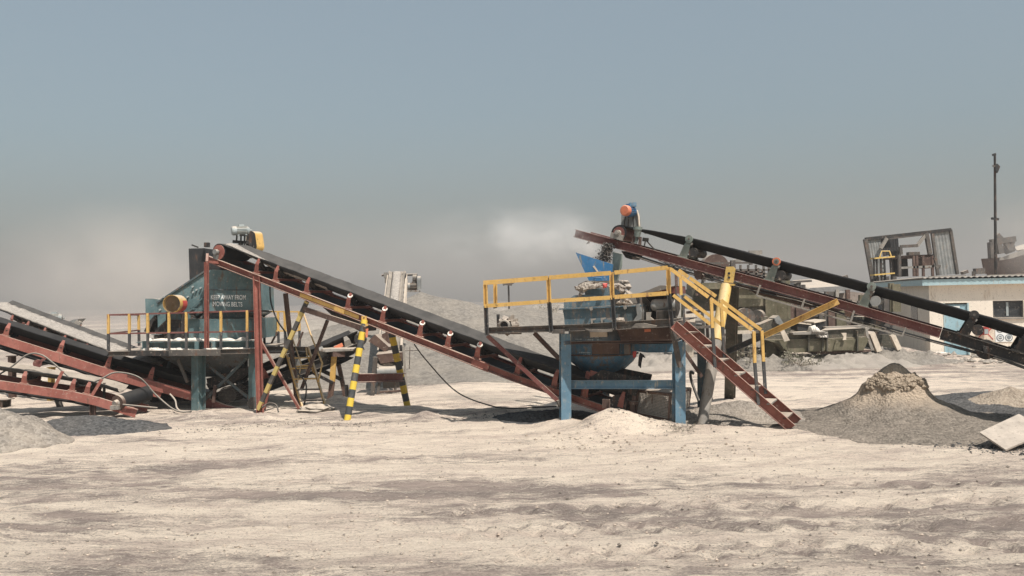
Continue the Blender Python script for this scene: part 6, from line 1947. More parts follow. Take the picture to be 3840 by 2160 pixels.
# yellow pipe leg, far leg and long strut
mb = MB()
mb.poly([PB.at(*B4(668, 125), -0.50), PB.at(*B4(722, 123), -0.50), PB.at(*B4(740, 140), -0.50), PB.at(*B4(722, 250), -0.50), PB.at(*B4(650, 245), -0.50)], PB.n * 0.025)
mb.poly([PB.at(*B4(640, 250), -0.56), PB.at(*B4(724, 258), -0.56), PB.at(*B4(722, 272), -0.56), PB.at(*B4(640, 264), -0.56)], PB.n * 0.18)
hd = mb.done('trestle', M['yellowpipe'], T)
for y_ in (176, 209):
    mb = MB(); c_ = PB.at(*B4(691, y_), -0.504); mb.tube(c_, c_ - PB.n * 0.006, 0.022, 12); mb.done('bolt_hole', M['tindark'], hd)
a, b, c_ = PB.at(*B4(668, 275), -0.50), P(*B4(592, 700), 14.95), P(*B4(468, 1260), 14.5)
pipe_leg(hd, a, b, 0.098, M['yellowpipe'])
mb = MB(); mb.tube(b.lerp(a, 0.001), V3((c_.x, c_.y, gz(c_.x, c_.y) - 0.1)), 0.098, 18, 0.088); mb.done('leg_foot', M['fadedgrey'], hd)
a, b = PB.at(*B4(722, 250), 0.55), P(*B4(695, 1110), 18.9)
mb = MB(); mb.ibeam(a, V3((b.x, b.y, gz(b.x, b.y) - 0.1)), 0.2, 0.18, V3((0.5, 1, 0))); mb.done('leg', M['olivedk'], hd)
mb = MB(); mb.channel(PB.at(*B5(1285, 665), -0.55), P(*B5(480, 1040), 15.2), 0.05, 0.10, PB.n); mb.done('strut', M['yellow'], T)
mb = MB(); mb.channel(P(*B5(480, 1040), 15.2), P(*B5(75, 1215), 15.6), 0.05, 0.10, PB.n); mb.done('strut', M['dkpost'], T)
# ================================================================== site office
BO = Pl(2345, 30.2, 2576, 29.6)
bu, bn = BO.u, BO.n
def o_(Z, x, y, off=0.0): return BO.at(*Z(x, y), off)
T = thing('site_office', 'cream single-storey office with pale blue door and fascia, far right', 'building', o_(B6, 905, 1340))
ca = o_(B6, 905, 1340)
gzb = gz(ca.x, ca.y)
cT = o_(B6, 880, 640)
zT = cT.z + 0.05
A0 = V3((ca.x, ca.y, gzb - 0.15))
Lw, Dw = 6.5, 8.0
def wallbox(p, L_, D_, z0, z1):
    return [p, p + bu * L_, p + bu * L_ + bn * D_, p + bn * D_], z1 - z0
mb = MB()
# front wall built round the door and window openings
dl, dr_, dt_ = o_(B6, 1040, 1360), o_(B6, 1290, 1360), o_(B6, 1160, 818)
wl, wr, wt, wb = o_(B6, 1510, 880), o_(B6, 1808, 880), o_(B6, 1660, 795), o_(B6, 1660, 958)
def s_of(p): return (V3((p.x, p.y, 0)) - V3((A0.x, A0.y, 0))).dot(bu)
sd0, sd1, sw0, sw1 = s_of(dl), s_of(dr_), s_of(wl), s_of(wr)
zd, zw0, zw1 = dt_.z, wb.z, wt.z
th = 0.22
def wbox(s0, s1, z0, z1):
    p = A0 + bu * s0; p.z = z0
    mb.poly([p, p + bu * (s1 - s0), p + bu * (s1 - s0) + bn * th, p + bn * th], ZUP * (z1 - z0))
wbox(0, sd0, A0.z, zT); wbox(sd0, sd1, zd, zT); wbox(sd1, sw0, A0.z, zT); wbox(sw0, sw1, A0.z, zw0); wbox(sw0, sw1, zw1, zT); wbox(sw1, Lw, A0.z, zT)
p = A0 + bn * th
mb.poly([p, p + bu * th, p + bu * th + bn * (Dw - th), p + bn * (Dw - th)], ZUP * (zT - A0.z))
p = A0 + bu * (Lw - th) + bn * th
mb.poly([p, p + bu * th, p + bu * th + bn * (Dw - th), p + bn * (Dw - th)], ZUP * (zT - A0.z))
p = A0 + bn * (Dw - th) + bu * th
mb.poly([p, p + bu * (Lw - 2 * th), p + bu * (Lw - 2 * th) + bn * th, p + bn * th], ZUP * (zT - A0.z))
mb.done('wall', M['wall'], T)
dz0 = gz(dl.x, dl.y) + 0.03
pd = A0 + bu * (sd0 + 0.05) + bn * 0.05; pd.z = dz0
mb = MB(); mb.poly([pd, pd + bu * (sd1 - sd0 - 0.1), pd + bu * (sd1 - sd0 - 0.1) + ZUP * (zd - dz0 - 0.05), pd + ZUP * (zd - dz0 - 0.05)], bn * 0.04); dr = mb.done('door', M['door'], T)
for (s0, s1, z0, z1) in ((sd0 + .003, sd0 + .05, dz0, zd - .003), (sd1 - .05, sd1 - .003, dz0, zd - .003)):
    p = A0 + bu * s0 + bn * 0.0 - bn * 0.01; p.z = z0
    mb = MB(); mb.poly([p, p + bu * (s1 - s0), p + bu * (s1 - s0) + ZUP * (z1 - z0), p + ZUP * (z1 - z0)], bn * 0.12); mb.done('door_frame', M['fascia'], dr)
p = pd + bu * (sd1 - sd0 - 0.22) + ZUP * 0.95
mb = MB(); mb.box(p - bn * 0.03, 0.04, 0.04, 0.16, bu, bn); mb.done('handle', M['steel'], dr)
p = pd + bu * 0.33 + ZUP * 1.62 - bn * 0.004
mb = MB(); mb.box(p, 0.30, 0.006, 0.07, bu, bn); mb.done('door_plate', M['sign'], dr)
for (a_, b_, c_) in ((0.55, 0.30, 0.22), (0.62, 0.55, 0.13), (0.45, 0.16, 0.30)):
    pass
# window: two panes in a dark frame, pale mullion and sill
pw_ = A0 + bu * sw0 + bn * 0.08; pw_.z = zw0
W_, H_ = sw1 - sw0, zw1 - zw0
mb = MB()
for (s0, s1, z0, z1) in ((0.003, 0.05, 0.003, H_ - 0.003), (W_ - 0.05, W_ - 0.003, 0.003, H_ - 0.003), (0.05, W_ - 0.05, 0.003, 0.05), (0.05, W_ - 0.05, H_ - 0.05, H_ - 0.003)):
    p = pw_ + bu * s0 + ZUP * z0
    mb.poly([p, p + bu * (s1 - s0), p + bu * (s1 - s0) + ZUP * (z1 - z0), p + ZUP * (z1 - z0)], bn * 0.06)
wn = mb.done('window', M['dkpost'], T)
p = pw_ + bu * (W_ / 2 - 0.04) + ZUP * 0.05 - bn * 0.002
mb = MB(); mb.poly([p, p + bu * 0.07, p + bu * 0.07 + ZUP * (H_ - 0.1), p + ZUP * (H_ - 0.1)], bn * 0.05); mb.done('mullion', M['motor'], wn)
for s0, s1 in ((0.05, W_ / 2 - 0.042), (W_ / 2 + 0.032, W_ - 0.05)):
    p = pw_ + bu * s0 + ZUP * 0.05 + bn * 0.03
    mb = MB(); mb.poly([p, p + bu * (s1 - s0), p + bu * (s1 - s0) + ZUP * (H_ - 0.1), p + ZUP * (H_ - 0.1)], bn * 0.006); mb.done('pane', M['glass'], wn)
p = A0 + bu * (sw0 - 0.05) - bn * 0.06; p.z = zw0 - 0.05
mb = MB(); mb.poly([p, p + bu * (W_ + 0.1), p + bu * (W_ + 0.1) + ZUP * 0.047, p + ZUP * 0.047], bn * 0.10); mb.done('sill', M['fadedgrey'], wn)
# side wall window recess
ps = A0 + bn * 1.7 - bu * 0.012; ps.z = o_(B6, 730, 1050).z
mb = MB(); mb.poly([ps, ps + bn * 1.0, ps + bn * 1.0 + ZUP * 0.9, ps + ZUP * 0.9], bu * 0.01); mb.done('window', M['glass'], T)
# fascia and corrugated cement roof sheet
fz0, fz1 = o_(B6, 850, 650, -0.22).z, o_(B6, 850, 592, -0.22).z
F0 = A0 - bn * 0.22 - bu * 0.25
F0.z = fz0
mb = MB()
mb.poly([F0, F0 + bu * (Lw + 0.5), F0 + bu * (Lw + 0.5) + ZUP * (fz1 - fz0), F0 + ZUP * (fz1 - fz0)], bn * 0.03)
q0 = F0 + bn * 0.03
mb.poly([q0, q0 + bn * (Dw + 0.6), q0 + bn * (Dw + 0.4) + ZUP * (fz1 - fz0), q0 + ZUP * (fz1 - fz0)], bu * 0.03)
mb.done('fascia', M['fascia'], T)
mb = MB()
mb.poly([F0 + ZUP * 0.02 + bn * 0.03, F0 + ZUP * 0.02 + bn * 0.03 + bu * (Lw + 0.5), F0 + ZUP * 0.02 + bu * (Lw + 0.5) + bn * 0.215, F0 + ZUP * 0.02 + bn * 0.215], ZUP * 0.02)
mb.done('soffit', M['wall'], T)
R0 = F0 - bn * 0.06 - bu * 0.06 + ZUP * (fz1 - fz0 + 0.02)
mb = MB()
nW = 150
vs, fs = [], []
for j in range(5):
    for i in range(nW + 1):
        s_ = i / nW * (Lw + 0.65)
        d_ = j / 4 * (Dw + 0.8)
        vs.append(R0 + bu * s_ + bn * d_ + ZUP * (0.022 * math.sin(s_ * 2 * math.pi / 0.18) + 0.05 - d_ * 0.004))
for j in range(4):
    for i in range(nW):
        k = j * (nW + 1) + i
        fs.append((k, k + 1, k + nW + 2, k + nW + 1))
n0 = len(vs)
vs += [v - ZUP * 0.02 for v in vs]
fs += [tuple(reversed([i + n0 for i in f])) for f in fs]
for i in range(nW):
    fs.append((i, i + n0, i + 1 + n0, i + 1))
for j in range(4):
    k, k2 = j * (nW + 1), (j + 1) * (nW + 1)
    fs.append((k, k2, k2 + n0, k + n0))
mb.add(vs, fs); rf = mb.done('roof', M['roof'], T)
for s0 in (1.2, 3.1, 5.0):
    p = R0 + bu * s0 + bn * 1.5 + ZUP * 0.09
    mb = MB(); mb.box(p, 1.2, 0.12, 0.05, bu, bn); mb.done('roof_batten', M['fadedgrey'], rf)
p = R0 + bu * 2.2 + bn * 2.0 + ZUP * 0.15
mb = MB(); mb.box(p, 0.10, 0.1, 0.22, bu, bn); mb.done('vent_stub', M['steel'], rf)
# plinth apron
p = A0 - bn * 0.5 - bu * 0.1; p.z = gzb - 0.1
# fire bucket panel and safety board, red bucket hung on the wall
def onwall(label, name, cat, Z, x0, y0, x1, y1, mat, th_=0.02, off=-0.02):
    a = o_(Z, x0, y1, off); b = o_(Z, x1, y1, off); z1 = o_(Z, x0, y0, off).z
    t_ = thing(name, label, cat, a)
    bb = V3((b.x, b.y, a.z))
    mb = MB(); mb.poly([a, bb, bb + ZUP * (z1 - a.z), a + ZUP * (z1 - a.z)], bn * th_); mb.done('board', mat, t_)
    return t_, a, (bb - a), z1 - a.z
t_, a, uu, h_ = onwall('white safety board with round grey pictograms on the office wall', 'safety_sign', 'sign', B6, 1535, 1030, 1702, 1196, M['sign'])
W2 = uu.length
def disc(c, r_, mat, name, par, out_=0.004):
    mb = MB(); mb.rings([[c - bn * out_ + (bu * math.cos(2 * math.pi * k / 24) + ZUP * math.sin(2 * math.pi * k / 24)) * r_ for k in range(24)], [c - bn * (out_ - 0.003) + (bu * math.cos(2 * math.pi * k / 24) + ZUP * math.sin(2 * math.pi * k / 24)) * r_ for k in range(24)]]); return mb.done(name, mat, par)
for (fx_, fz_, kind_) in ((0.28, 0.24, 'mask'), (0.78, 0.24, 'muff'), (0.28, 0.74, 'helmet'), (0.78, 0.74, 'boot')):
    c = a + bu * W2 * fx_ + ZUP * h_ * fz_
    rr2 = W2 * 0.23
    d1 = disc(c, rr2, M['signink'], 'pictogram', t_, 0.004)
    disc(c, rr2 * 0.72, M['sign'], 'pictogram_field', d1, 0.008)
    if kind_ == 'mask':
        disc(c + ZUP * rr2 * 0.05, rr2 * 0.5, M['signink'], 'pictogram_mark', d1, 0.012)
        mb = MB(); mb.box(c - bn * 0.014 + ZUP * rr2 * 0.12, rr2 * 0.8, 0.004, rr2 * 0.14, bu, bn); mb.done('pictogram_mark', M['sign'], d1)
    elif kind_ == 'muff':
        disc(c + ZUP * rr2 * 0.1, rr2 * 0.55, M['signink'], 'pictogram_mark', d1, 0.012)
        mb = MB(); mb.box(c - bn * 0.014 - ZUP * rr2 * 0.25, rr2 * 0.34, 0.004, rr2 * 0.5, bu, bn); mb.done('pictogram_mark', M['signink'], d1)
    elif kind_ == 'helmet':
        disc(c + ZUP * rr2 * 0.15, rr2 * 0.42, M['signink'], 'pictogram_mark', d1, 0.012)
        mb = MB(); mb.box(c - bn * 0.014 - ZUP * rr2 * 0.15, rr2 * 1.1, 0.004, rr2 * 0.35, bu, bn); mb.done('pictogram_mark', M['sign'], d1)
    else:
        mb = MB(); mb.poly([c - bn * 0.012 + bu * rr2 * x_ + ZUP * rr2 * z_ for x_, z_ in ((-0.3, 0.5), (0.1, 0.5), (0.1, -0.05), (0.5, -0.25), (0.5, -0.45), (-0.3, -0.45))], bn * 0.003); mb.done('pictogram_mark', M['signink'], d1)
t_, a, uu, h_ = onwall('second white safety board with a circle mark at the right edge of the office wall', 'safety_sign', 'sign', B6, 1750, 1140, 1830, 1215, M['sign'])
c = a + uu * 0.5 + ZUP * h_ * 0.5
d1 = disc(c, uu.length * 0.42, M['signink'], 'pictogram', t_)
mb = MB(); mb.box(c - bn * 0.006, uu.length * 0.25, 0.003, h_ * 0.5, bu, bn); mb.done('pictogram_mark', M['sign'], d1)
t_, a, uu, h_ = onwall('cream fire point panel with red stripes on the office wall', 'fire_point_board', 'sign', B6, 1345, 1035, 1520, 1190, M['card'], 0.012, -0.012)
for (f0, z0, f1, z1) in ((0.05, 0.1, 0.45, 0.6), (0.05, 0.9, 0.45, 0.5), (0.60, 0.55, 0.95, 0.1), (0.60, 0.5, 0.95, 0.9)):
    p0, p1 = a + uu * f0 + ZUP * h_ * z0 - bn * 0.004, a + uu * f1 + ZUP * h_ * z1 - bn * 0.004
    mb = MB(); mb.beam(p0, p1, 0.004, 0.03, ZUP); mb.done('red_stripe', M['signred'], t_)
fb = thing('fire_bucket', 'red fire bucket with a pale label hung on the office wall', 'bucket', o_(B6, 1432, 1120, -0.15))
c0, c1 = o_(B6, 1432, 1125, -0.16), o_(B6, 1432, 1050, -0.16)
mb = MB(); mb.tube(c0, V3((c0.x, c0.y, c1.z)), 0.115, 20, 0.14); mb.done('bucket_body', M['signred'], fb)
mb = MB(); mb.box(o_(B6, 1447, 1095, -0.31), 0.12, 0.004, 0.16, bu, bn); mb.done('label_plate', M['motor'], fb)
# loose slab on the ground before the office
c = G(2325, 897, -0.05)
mb = MB(); mb.box(c + ZUP * 0.08, 1.35, 0.7, 0.07, V3((0.98, -0.15, 0.03)), V3((0.15, 0.98, 0))); mb.box(c + V3((0.7, -0.05, 0.03)), 0.5, 0.4, 0.06)
tag(mb.done('concrete_slab', M['drift'], None, c), 'pale broken concrete slab lying on the ground left of the office', 'slab')

# ================================================================== tilted sheet at the right edge
a, b, c_, d_ = P(2464, 1087, 12.3), P(2530, 1131, 11.75), P(2640, 1083, 12.2), P(2563, 1041, 12.7)
nrm = (b - a).cross(d_ - a).normalized()
if nrm.z < 0: nrm = -nrm
mb = MB(); mb.poly([a, b, c_, d_], -nrm * 0.025)
tag(mb.done('steel_sheet', M['sheetgrey'], None, a), 'square dusty sheet leaning tilted on the gravel at the right edge', 'sheet')

# ================================================================== floodlight poles
T = thing('floodlight_pole', 'tall thin pole with one dark floodlight above the office roof', 'light pole', o_(C1, 465, 1250, 6.0))
YM = 36.0
mb = MB(); b0 = q(C1, 466, 1100, YM); mb.tube(V3((b0.x, b0.y, gz(b0.x, b0.y) - .1)), b0, 0.06, 12); mb.tube(b0, q(C1, 460, 195, YM), 0.055, 12, 0.045); mb.done('pole', M['dksteel'], T)
mb = MB(); mb.poly([q(C1, 482, 272, YM - .15), q(C1, 510, 300, YM - .15), q(C1, 488, 355, YM - .15), q(C1, 468, 340, YM - .15), q(C1, 468, 290, YM - .15)], V3((0.05, 0.18, 0))); fl = mb.done('floodlight', M['tindark'], T)
mb = MB(); mb.beam(q(C1, 440, 293, YM - 0.1), q(C1, 475, 303, YM - 0.1), 0.05, 0.06); mb.done('floodlight_bracket', M['steel'], T)
mb = MB(); mb.beam(q(C1, 440, 196, YM), q(C1, 467, 188, YM), 0.08, 0.09); mb.done('pole_cap', M['tindark'], T)
mb = MB(); mb.beam(q(C1, 430, 770, YM), q(C1, 494, 778, YM), 0.08, 0.09); mb.done('crossarm', M['tindark'], T)
T = thing('floodlight_pole', 'slender pole with twin lamps behind the left end of the blue crusher deck', 'light pole', q(B1, 420, 900, 38))
mb = MB(); a, b = q(B1, 408, 410, 38), q(B1, 425, 840, 38); mb.tube(V3((b.x, b.y, gz(b.x, b.y) - .1)), a, 0.05, 10, 0.04); mb.done('pole', M['steel'], T)
for x_ in (375, 430):
    mb = MB(); mb.box(q(B1, x_, 395, 37.8), 0.28, 0.16, 0.13, V3((0.9, 0, 0.3)).normalized(), V3((0, 1, 0)), V3((-0.3, 0, 0.9)).normalized()); mb.done('floodlight', M['steel'], T)
mb = MB(); mb.beam(q(B1, 350, 405, 38), q(B1, 450, 415, 38), 0.06, 0.06); mb.done('crossarm', M['steel'], T)

# ================================================================== corrugated shelter tower behind the office
YT = 40.0
T = thing('corrugated_tower', 'leaning frame tower clad in grey corrugated sheets behind the office roof', 'tower', q(B6, 700, 560, YT))
def corr(pts, mat, Yd, name='cladding', nrib=6, dep=0.016):
    """corrugated sheet filling a four-cornered outline: bl, br, tr, tl"""
    bl, br, tr2, tl2 = [q(B6, x, y, Yd) for x, y in pts]
    vs, fs = [], []
    n = nrib * 6
    for i in range(n + 1):
        f_ = i / n
        ofs = V3((0, -dep * 0.5 * math.sin(f_ * nrib * 2 * math.pi), 0))
        lo, hi = bl.lerp(br, f_) + ofs, tl2.lerp(tr2, f_) + ofs
        vs += [lo, hi, hi + V3((0, 0.02, 0)), lo + V3((0, 0.02, 0))]
    for i in range(n):
        a_ = 4 * i; b_ = a_ + 4
        fs += [(a_, b_, b_ + 1, a_ + 1), (a_ + 1, b_ + 1, b_ + 2, a_ + 2), (a_ + 2, b_ + 2, b_ + 3, a_ + 3), (a_ + 3, b_ + 3, b_, a_)]
    fs += [(0, 1, 2, 3), (4 * n, 4 * n + 3, 4 * n + 2, 4 * n + 1)]
    mb = MB(); mb.add(vs, fs); return mb.done(name, mat, T)
def tb6(x0, y0, x1, y1, w_, mt_, name='frame_bar', Yd=YT, par=None):
    mb = MB(); mb.beam(q(B6, x0, y0, Yd), q(B6, x1, y1, Yd), w_, w_); return mb.done(name, M[mt_], par or T)
corr([(332, 608), (470, 600), (418, 172), (270, 198)], M['tinsheet'], YT)
corr([(975, 550), (1162, 535), (1097, 106), (917, 138)], M['tinsheet'], YT, nrib=6)
corr([(515, 545), (612, 540), (590, 185), (485, 180)], M['tindark'], YT + 1.4, 'dark_cladding', 4)
corr([(430, 370), (530, 350), (495, 158), (418, 172)], M['tindark'], YT + 0.15, 'dark_cladding', 4)
tb6(270, 198, 1100, 106, 0.14, 'dksteel'); tb6(500, 190, 860, 148, 0.12, 'steel', Yd=YT + 1)
tb6(862, 140, 898, 345, 0.16, 'steel'); tb6(612, 270, 775, 262, 0.13, 'steel'); tb6(775, 262, 855, 158, 0.13, 'fadedgrey'); tb6(480, 190, 420, 290, 0.13, 'fadedgrey', Yd=YT - .2); tb6(612, 270, 620, 350, 0.12, 'steel')
tb6(270, 198, 345, 620, 0.16, 'steel'); tb6(1097, 106, 1165, 540, 0.12, 'steel'); tb6(920, 140, 975, 550, 0.12, 'steel')
tb6(925, 392, 952, 392, 0.1, 'steel'); tb6(925, 455, 1000, 460, 0.1, 'steel')
# inner deck and machine with legs going to the ground
mb = MB(); mb.poly([q(B6, 590, 360, YT + 0.3), q(B6, 930, 345, YT + 0.3), q(B6, 925, 370, YT + 0.3), q(B6, 600, 385, YT + 0.3)], V3((0, 2, 0))); mb.done('deck', M['brown'], T)
mb = MB(); mb.poly([q(B6, 605, 385, YT + 1.5), q(B6, 680, 380, YT + 1.5), q(B6, 690, 560, YT + 1.5), q(B6, 605, 560, YT + 1.5)], V3((0, 1, 0))); mb.done('chute', M['tindark'], T)
mb = MB(); mb.poly([q(B6, 830, 365, YT + 1.5), q(B6, 920, 360, YT + 1.5), q(B6, 920, 480, YT + 1.5), q(B6, 840, 470, YT + 1.5)], V3((0, 1, 0))); mb.done('chute', M['brown'], T)
tb6(605, 478, 930, 462, 0.10, 'fadedgrey'); tb6(600, 350, 605, 560, 0.12, 'steel')
for x_ in (740, 770, 830, 920):
    tb6(x_, 360, x_ + 5, 560, 0.10, 'brown')
mb = MB(); mb.box(q(B6, 735, 345, YT + 1), 0.5, 0.3, 0.2); mb.done('motor', M['steel'], T)
for x_, x2 in ((380, 385), (475, 480), (545, 550)):
    a, b = q(B6, x_, 560, YT), q(B6, x2, 1200, YT)
    mb = MB(); mb.beam(a, V3((b.x, b.y, gz(b.x, b.y) - 0.1)), 0.2, 0.2); mb.done('tower_leg', M['steel'], T)
# yellow cage ladder on its left
T = thing('cage_ladder', 'yellow-hooped cage ladder on the left of the corrugated tower', 'ladder', q(B6, 420, 640, YT - 0.8))
for y_ in (375, 535):
    mb = MB(); mb.beam(q(B6, 340, y_ + 12, YT - 0.8), q(B6, 535, y_ - 5, YT - 0.8), 0.5, 0.06); mb.done('landing', M['yellowpipe'], T)
for x_ in (352, 380, 420, 455, 520):
    mb = MB(); mb.beam(q(B6, x_, 385, YT - 0.9), q(B6, x_ + 10, 620, YT - 0.9), 0.07, 0.07); mb.done('upright', M['dksteel'], T)
mb = MB(); mb.path([q(B6, 410, 375, YT - .9), q(B6, 430, 315, YT - .9), q(B6, 505, 315, YT - .9), q(B6, 525, 375, YT - .9)], 0.03, 6); mb.done('hoop', M['yellowpipe'], T)
for k in range(6):
    mb = MB(); mb.beam(q(B6, 425, 400 + k * 40, YT - .85), q(B6, 455, 400 + k * 40, YT - .85), 0.05, 0.05); mb.done('rung', M['steel'], T)
mb = MB(); mb.beam(q(B6, 350, 640, YT - .8), q(B6, 560, 632, YT - .8), 0.4, 0.12); mb.done('landing', M['steel'], T)

# ================================================================== hazy crusher top at the far right
YH = 46.0
T = thing('crusher_hopper', 'dusty brown crusher hopper with frame above the office roof at the right edge', 'crusher', q(C1, 560, 1250, YH))
def hc(pts, mat, dep, name, Yd=YH):
    mb = MB(); mb.poly([q(C1, x, y, Yd) for x, y in pts], V3((0.56 * dep, dep, 0))); return mb.done(name, M[mat], T)
hc([(335, 1135), (420, 1130), (700, 1110), (800, 1090), (800, 1265), (360, 1265)], 'brown', 3, 'bin')
hc([(500, 1130), (640, 1080), (830, 1010), (830, 1060), (620, 1130), (500, 1150)], 'fadedgrey', 1.5, 'feed_chute', YH - 0.5)
hc([(515, 1055), (540, 1010), (590, 1000), (640, 1010), (645, 1060), (560, 1090)], 'dksteel', 1.0, 'jaw', YH - 0.2)
hc([(640, 1030), (690, 1010), (830, 980), (830, 1030), (660, 1060)], 'drift', 1.0, 'stone_load', YH - 0.2)
def hb(x0, y0, x1, y1, w_, mt_='steel'):
    mb = MB(); mb.beam(q(C1, x0, y0, YH - 0.6), q(C1, x1, y1, YH - 0.6), w_, w_); mb.done('frame_bar', M[mt_], T)
hb(422, 985, 640, 955, 0.28); hb(432, 985, 440, 1130, 0.32); hb(490, 985, 510, 1090, 0.25); hb(475, 915, 520, 965, 0.22); hb(540, 960, 600, 1060, 0.22); hb(625, 960, 590, 1060, 0.2)
hb(275, 1250, 360, 1245, 0.3); hb(180, 1245, 190, 1270, 0.28)
c0 = q(C1, 560, 1262, YH)
mb = MB(); mb.poly([V3((c0.x - 1.0, YH, 0)), V3((c0.x + 6, YH, 0)), V3((c0.x + 6, YH, c0.z)), V3((c0.x - 1.0, YH, c0.z))], V3((1.4, 2.4, 0))); mb.done('support_base', M['brown'], T)

# ================================================================== olive crushing plant in the middle distance
YP = 27.5
GPT = 'olive plant units beyond the road'
T = thing('screening_plant', 'dull olive screening plant with railed top deck behind the striped stair', 'screen plant', q(B4, 800, 900, YP), GPT)
def pb4(pts, mat, dep, name, Yd=YP, Z=B4):
    mb = MB(); mb.poly([q(Z, x, y, Yd) for x, y in pts], V3((0, dep, 0))); return mb.done(name, M[mat], T)
def pbar(x0, y0, x1, y1, w_, mat='steel', name='frame_bar', Yd=YP, Z=B4, Y1=None):
    mb = MB(); mb.beam(q(Z, x0, y0, Yd), q(Z, x1, y1, Y1 if Y1 else Yd), w_, w_); return mb.done(name, M[mat], T)
def pleg(x, y0, x1, y1, w_, mat='olive', Yd=YP, Z=B4):
    a, b = q(Z, x, y0, Yd), q(Z, x1, y1, Yd)
    mb = MB(); mb.ibeam(a, V3((b.x, b.y, gz(b.x, b.y) - 0.1)), w_, w_, V3((0.4, 1, 0))); return mb.done('leg', M[mat], T)
pb4([(745, 290), (1000, 285), (1000, 425), (745, 440)], 'olive', 2.2, 'body')
pb4([(745, 440), (1000, 425), (935, 485), (800, 500)], 'olivedk', 2.0, 'lower_hopper', YP + .1)
pb4([(480, 250), (1000, 238), (1000, 290), (480, 300)], 'olive', 2.4, 'top_frame', YP - .1)
pb4([(400, 300), (740, 300), (740, 450), (560, 470), (420, 430)], 'olivedk', 1.8, 'side_body', YP + .6)
pleg(1015, 280, 1020, 760, 0.30, 'olive'); pleg(1085, 250, 1090, 760, 0.42, 'olive', YP + .3); pleg(965, 430, 970, 800, 0.25, 'olivedk', YP + 1); pleg(760, 500, 765, 830, 0.22, 'olivedk', YP + .5)
pb4([(1050, 225), (1130, 222), (1135, 250), (1050, 255)], 'olivedk', 1.0, 'cap_box', YP)
for (x_) in (500, 560, 620, 690, 780, 840, 900, 960, 1000):
    pbar(x_, 110, x_, 240, 0.06, 'steel', 'rail_post')
for (y_, dy) in ((95, 5), (150, 0), (180, 0), (205, 2)):
    pbar(480, y_ + dy, 1010, y_ - dy + 30 * (y_ > 160) * 0, 0.06, 'steel', 'rail')
pbar(720, 75, 725, 240, 0.14, 'steel', 'mast'); pbar(560, 150, 940, 10, 0.13, 'fadedgrey', 'top_boom', YP + 1); pbar(850, 30, 860, 110, 0.10, 'steel', 'boom_post', YP + 1); pbar(845, 14, 945, 12, 0.12, 'fadedgrey', 'boom_tip', YP + 1)
mb = MB(); c_ = q(B4, 590, 130, YP + .4); mb.tube(c_, c_ + V3((0, 0.6, 0)), 0.42, 24); mb.done('flywheel', M['brown'], T)
rnd = random.Random(11)
for k in range(16):
    x_, y_ = rnd.uniform(770, 985), rnd.uniform(150, 225)
    pbar(x_, y_, x_ + rnd.uniform(15, 70), y_ + rnd.uniform(-14, 8), rnd.uniform(0.05, 0.16), rnd.choice(['brown', 'fadedgrey', 'steel', 'olive']), 'top_gear', YP + rnd.uniform(0, 1.5))
pbar(800, 250, 1000, 255, 0.10, 'fadedgrey', 'rail', YP - .3)
pb4([(735, 590), (955, 580), (960, 612), (735, 622)], 'olive', 2.4, 'lower_deck', YP - .4)
pb4([(735, 622), (960, 612), (960, 640), (735, 648)], 'card', 0.05, 'deck_edge', YP - .42)
pb4([(800, 490), (870, 480), (930, 510), (935, 560), (800, 570)], 'olivedk', 1.2, 'engine', YP)
mb = MB(); c_ = q(B4, 820, 520, YP - .2); mb.tube(c_, c_ + V3((0, 0.5, 0)), 0.30, 20); c_ = q(B4, 905, 515, YP - .2); mb.tube(c_, c_ + V3((0.3, 0.5, 0)), 0.22, 18); mb.done('drive_pulley', M['steel'], T)
pb4([(935, 515), (995, 510), (995, 590), (940, 600)], 'olivedk', 1.0, 'cabinet', YP - .3)
pb4([(350, 495), (430, 492), (428, 555), (348, 552)], 'card', 0.05, 'pale_panel', YP - .6)
for (x0, y0, x1, y1) in ((330, 330, 470, 420), (470, 370, 495, 600), (420, 560, 430, 760), (520, 560, 530, 760), (340, 600, 560, 590), (300, 560, 500, 550), (330, 380, 330, 560), (280, 180, 285, 300), (430, 340, 560, 330), (490, 190, 470, 420), (340, 440, 480, 445), (360, 480, 470, 470), (500, 700, 700, 640)):
    pbar(x0, y0, x1, y1, 0.08, rnd.choice(['steel', 'fadedgrey', 'olive', 'brown']), 'frame_bar', YP + rnd.uniform(-0.3, 1.0))
pb4([(345, 580), (500, 575), (505, 690), (340, 700)], 'olivedk', 1.5, 'base_box', YP + .8)
for x_ in (360, 380, 400):
    pleg(x_, 690, x_, 780, 0.10, 'card', YP + .3)
T = thing('feed_trough', 'long olive steel trough on the ground with pale sand along its rim', 'trough', q(B5, 1200, 1200, YP), GPT)
pb4([(480, 1080), (760, 1080), (1200, 1070), (1580, 1050), (1620, 1075), (1560, 1200), (1000, 1215), (760, 1230), (640, 1130)], 'olive', 1.6, 'trough_body', YP - 1, B5)
pb4([(475, 1050), (770, 1010), (1160, 985), (1580, 960), (1590, 1048), (1200, 1068), (760, 1078), (480, 1078)], 'olivedk', 1.4, 'upper_side', YP - .9, B5)
pb4([(430, 920), (600, 850), (760, 870), (770, 1008), (480, 1048)], 'olivedk', 1.5, 'trough_head', YP - .8, B5)
pb4([(940, 1100), (1200, 1090), (1140, 1200), (960, 1205)], 'olive', 0.04, 'bare_panel', YP - 1.05, B5)
pb4([(1260, 1090), (1480, 1075), (1440, 1195), (1230, 1200)], 'olive', 0.04, 'bare_panel', YP - 1.05, B5)
for (x_) in (960, 1110, 1160, 1490):
    pb4([(x_, 985), (x_ + 14, 985), (x_ + 16, 1210), (x_, 1212)], 'olivedk', 0.2, 'rib', YP - 1.1, B5)
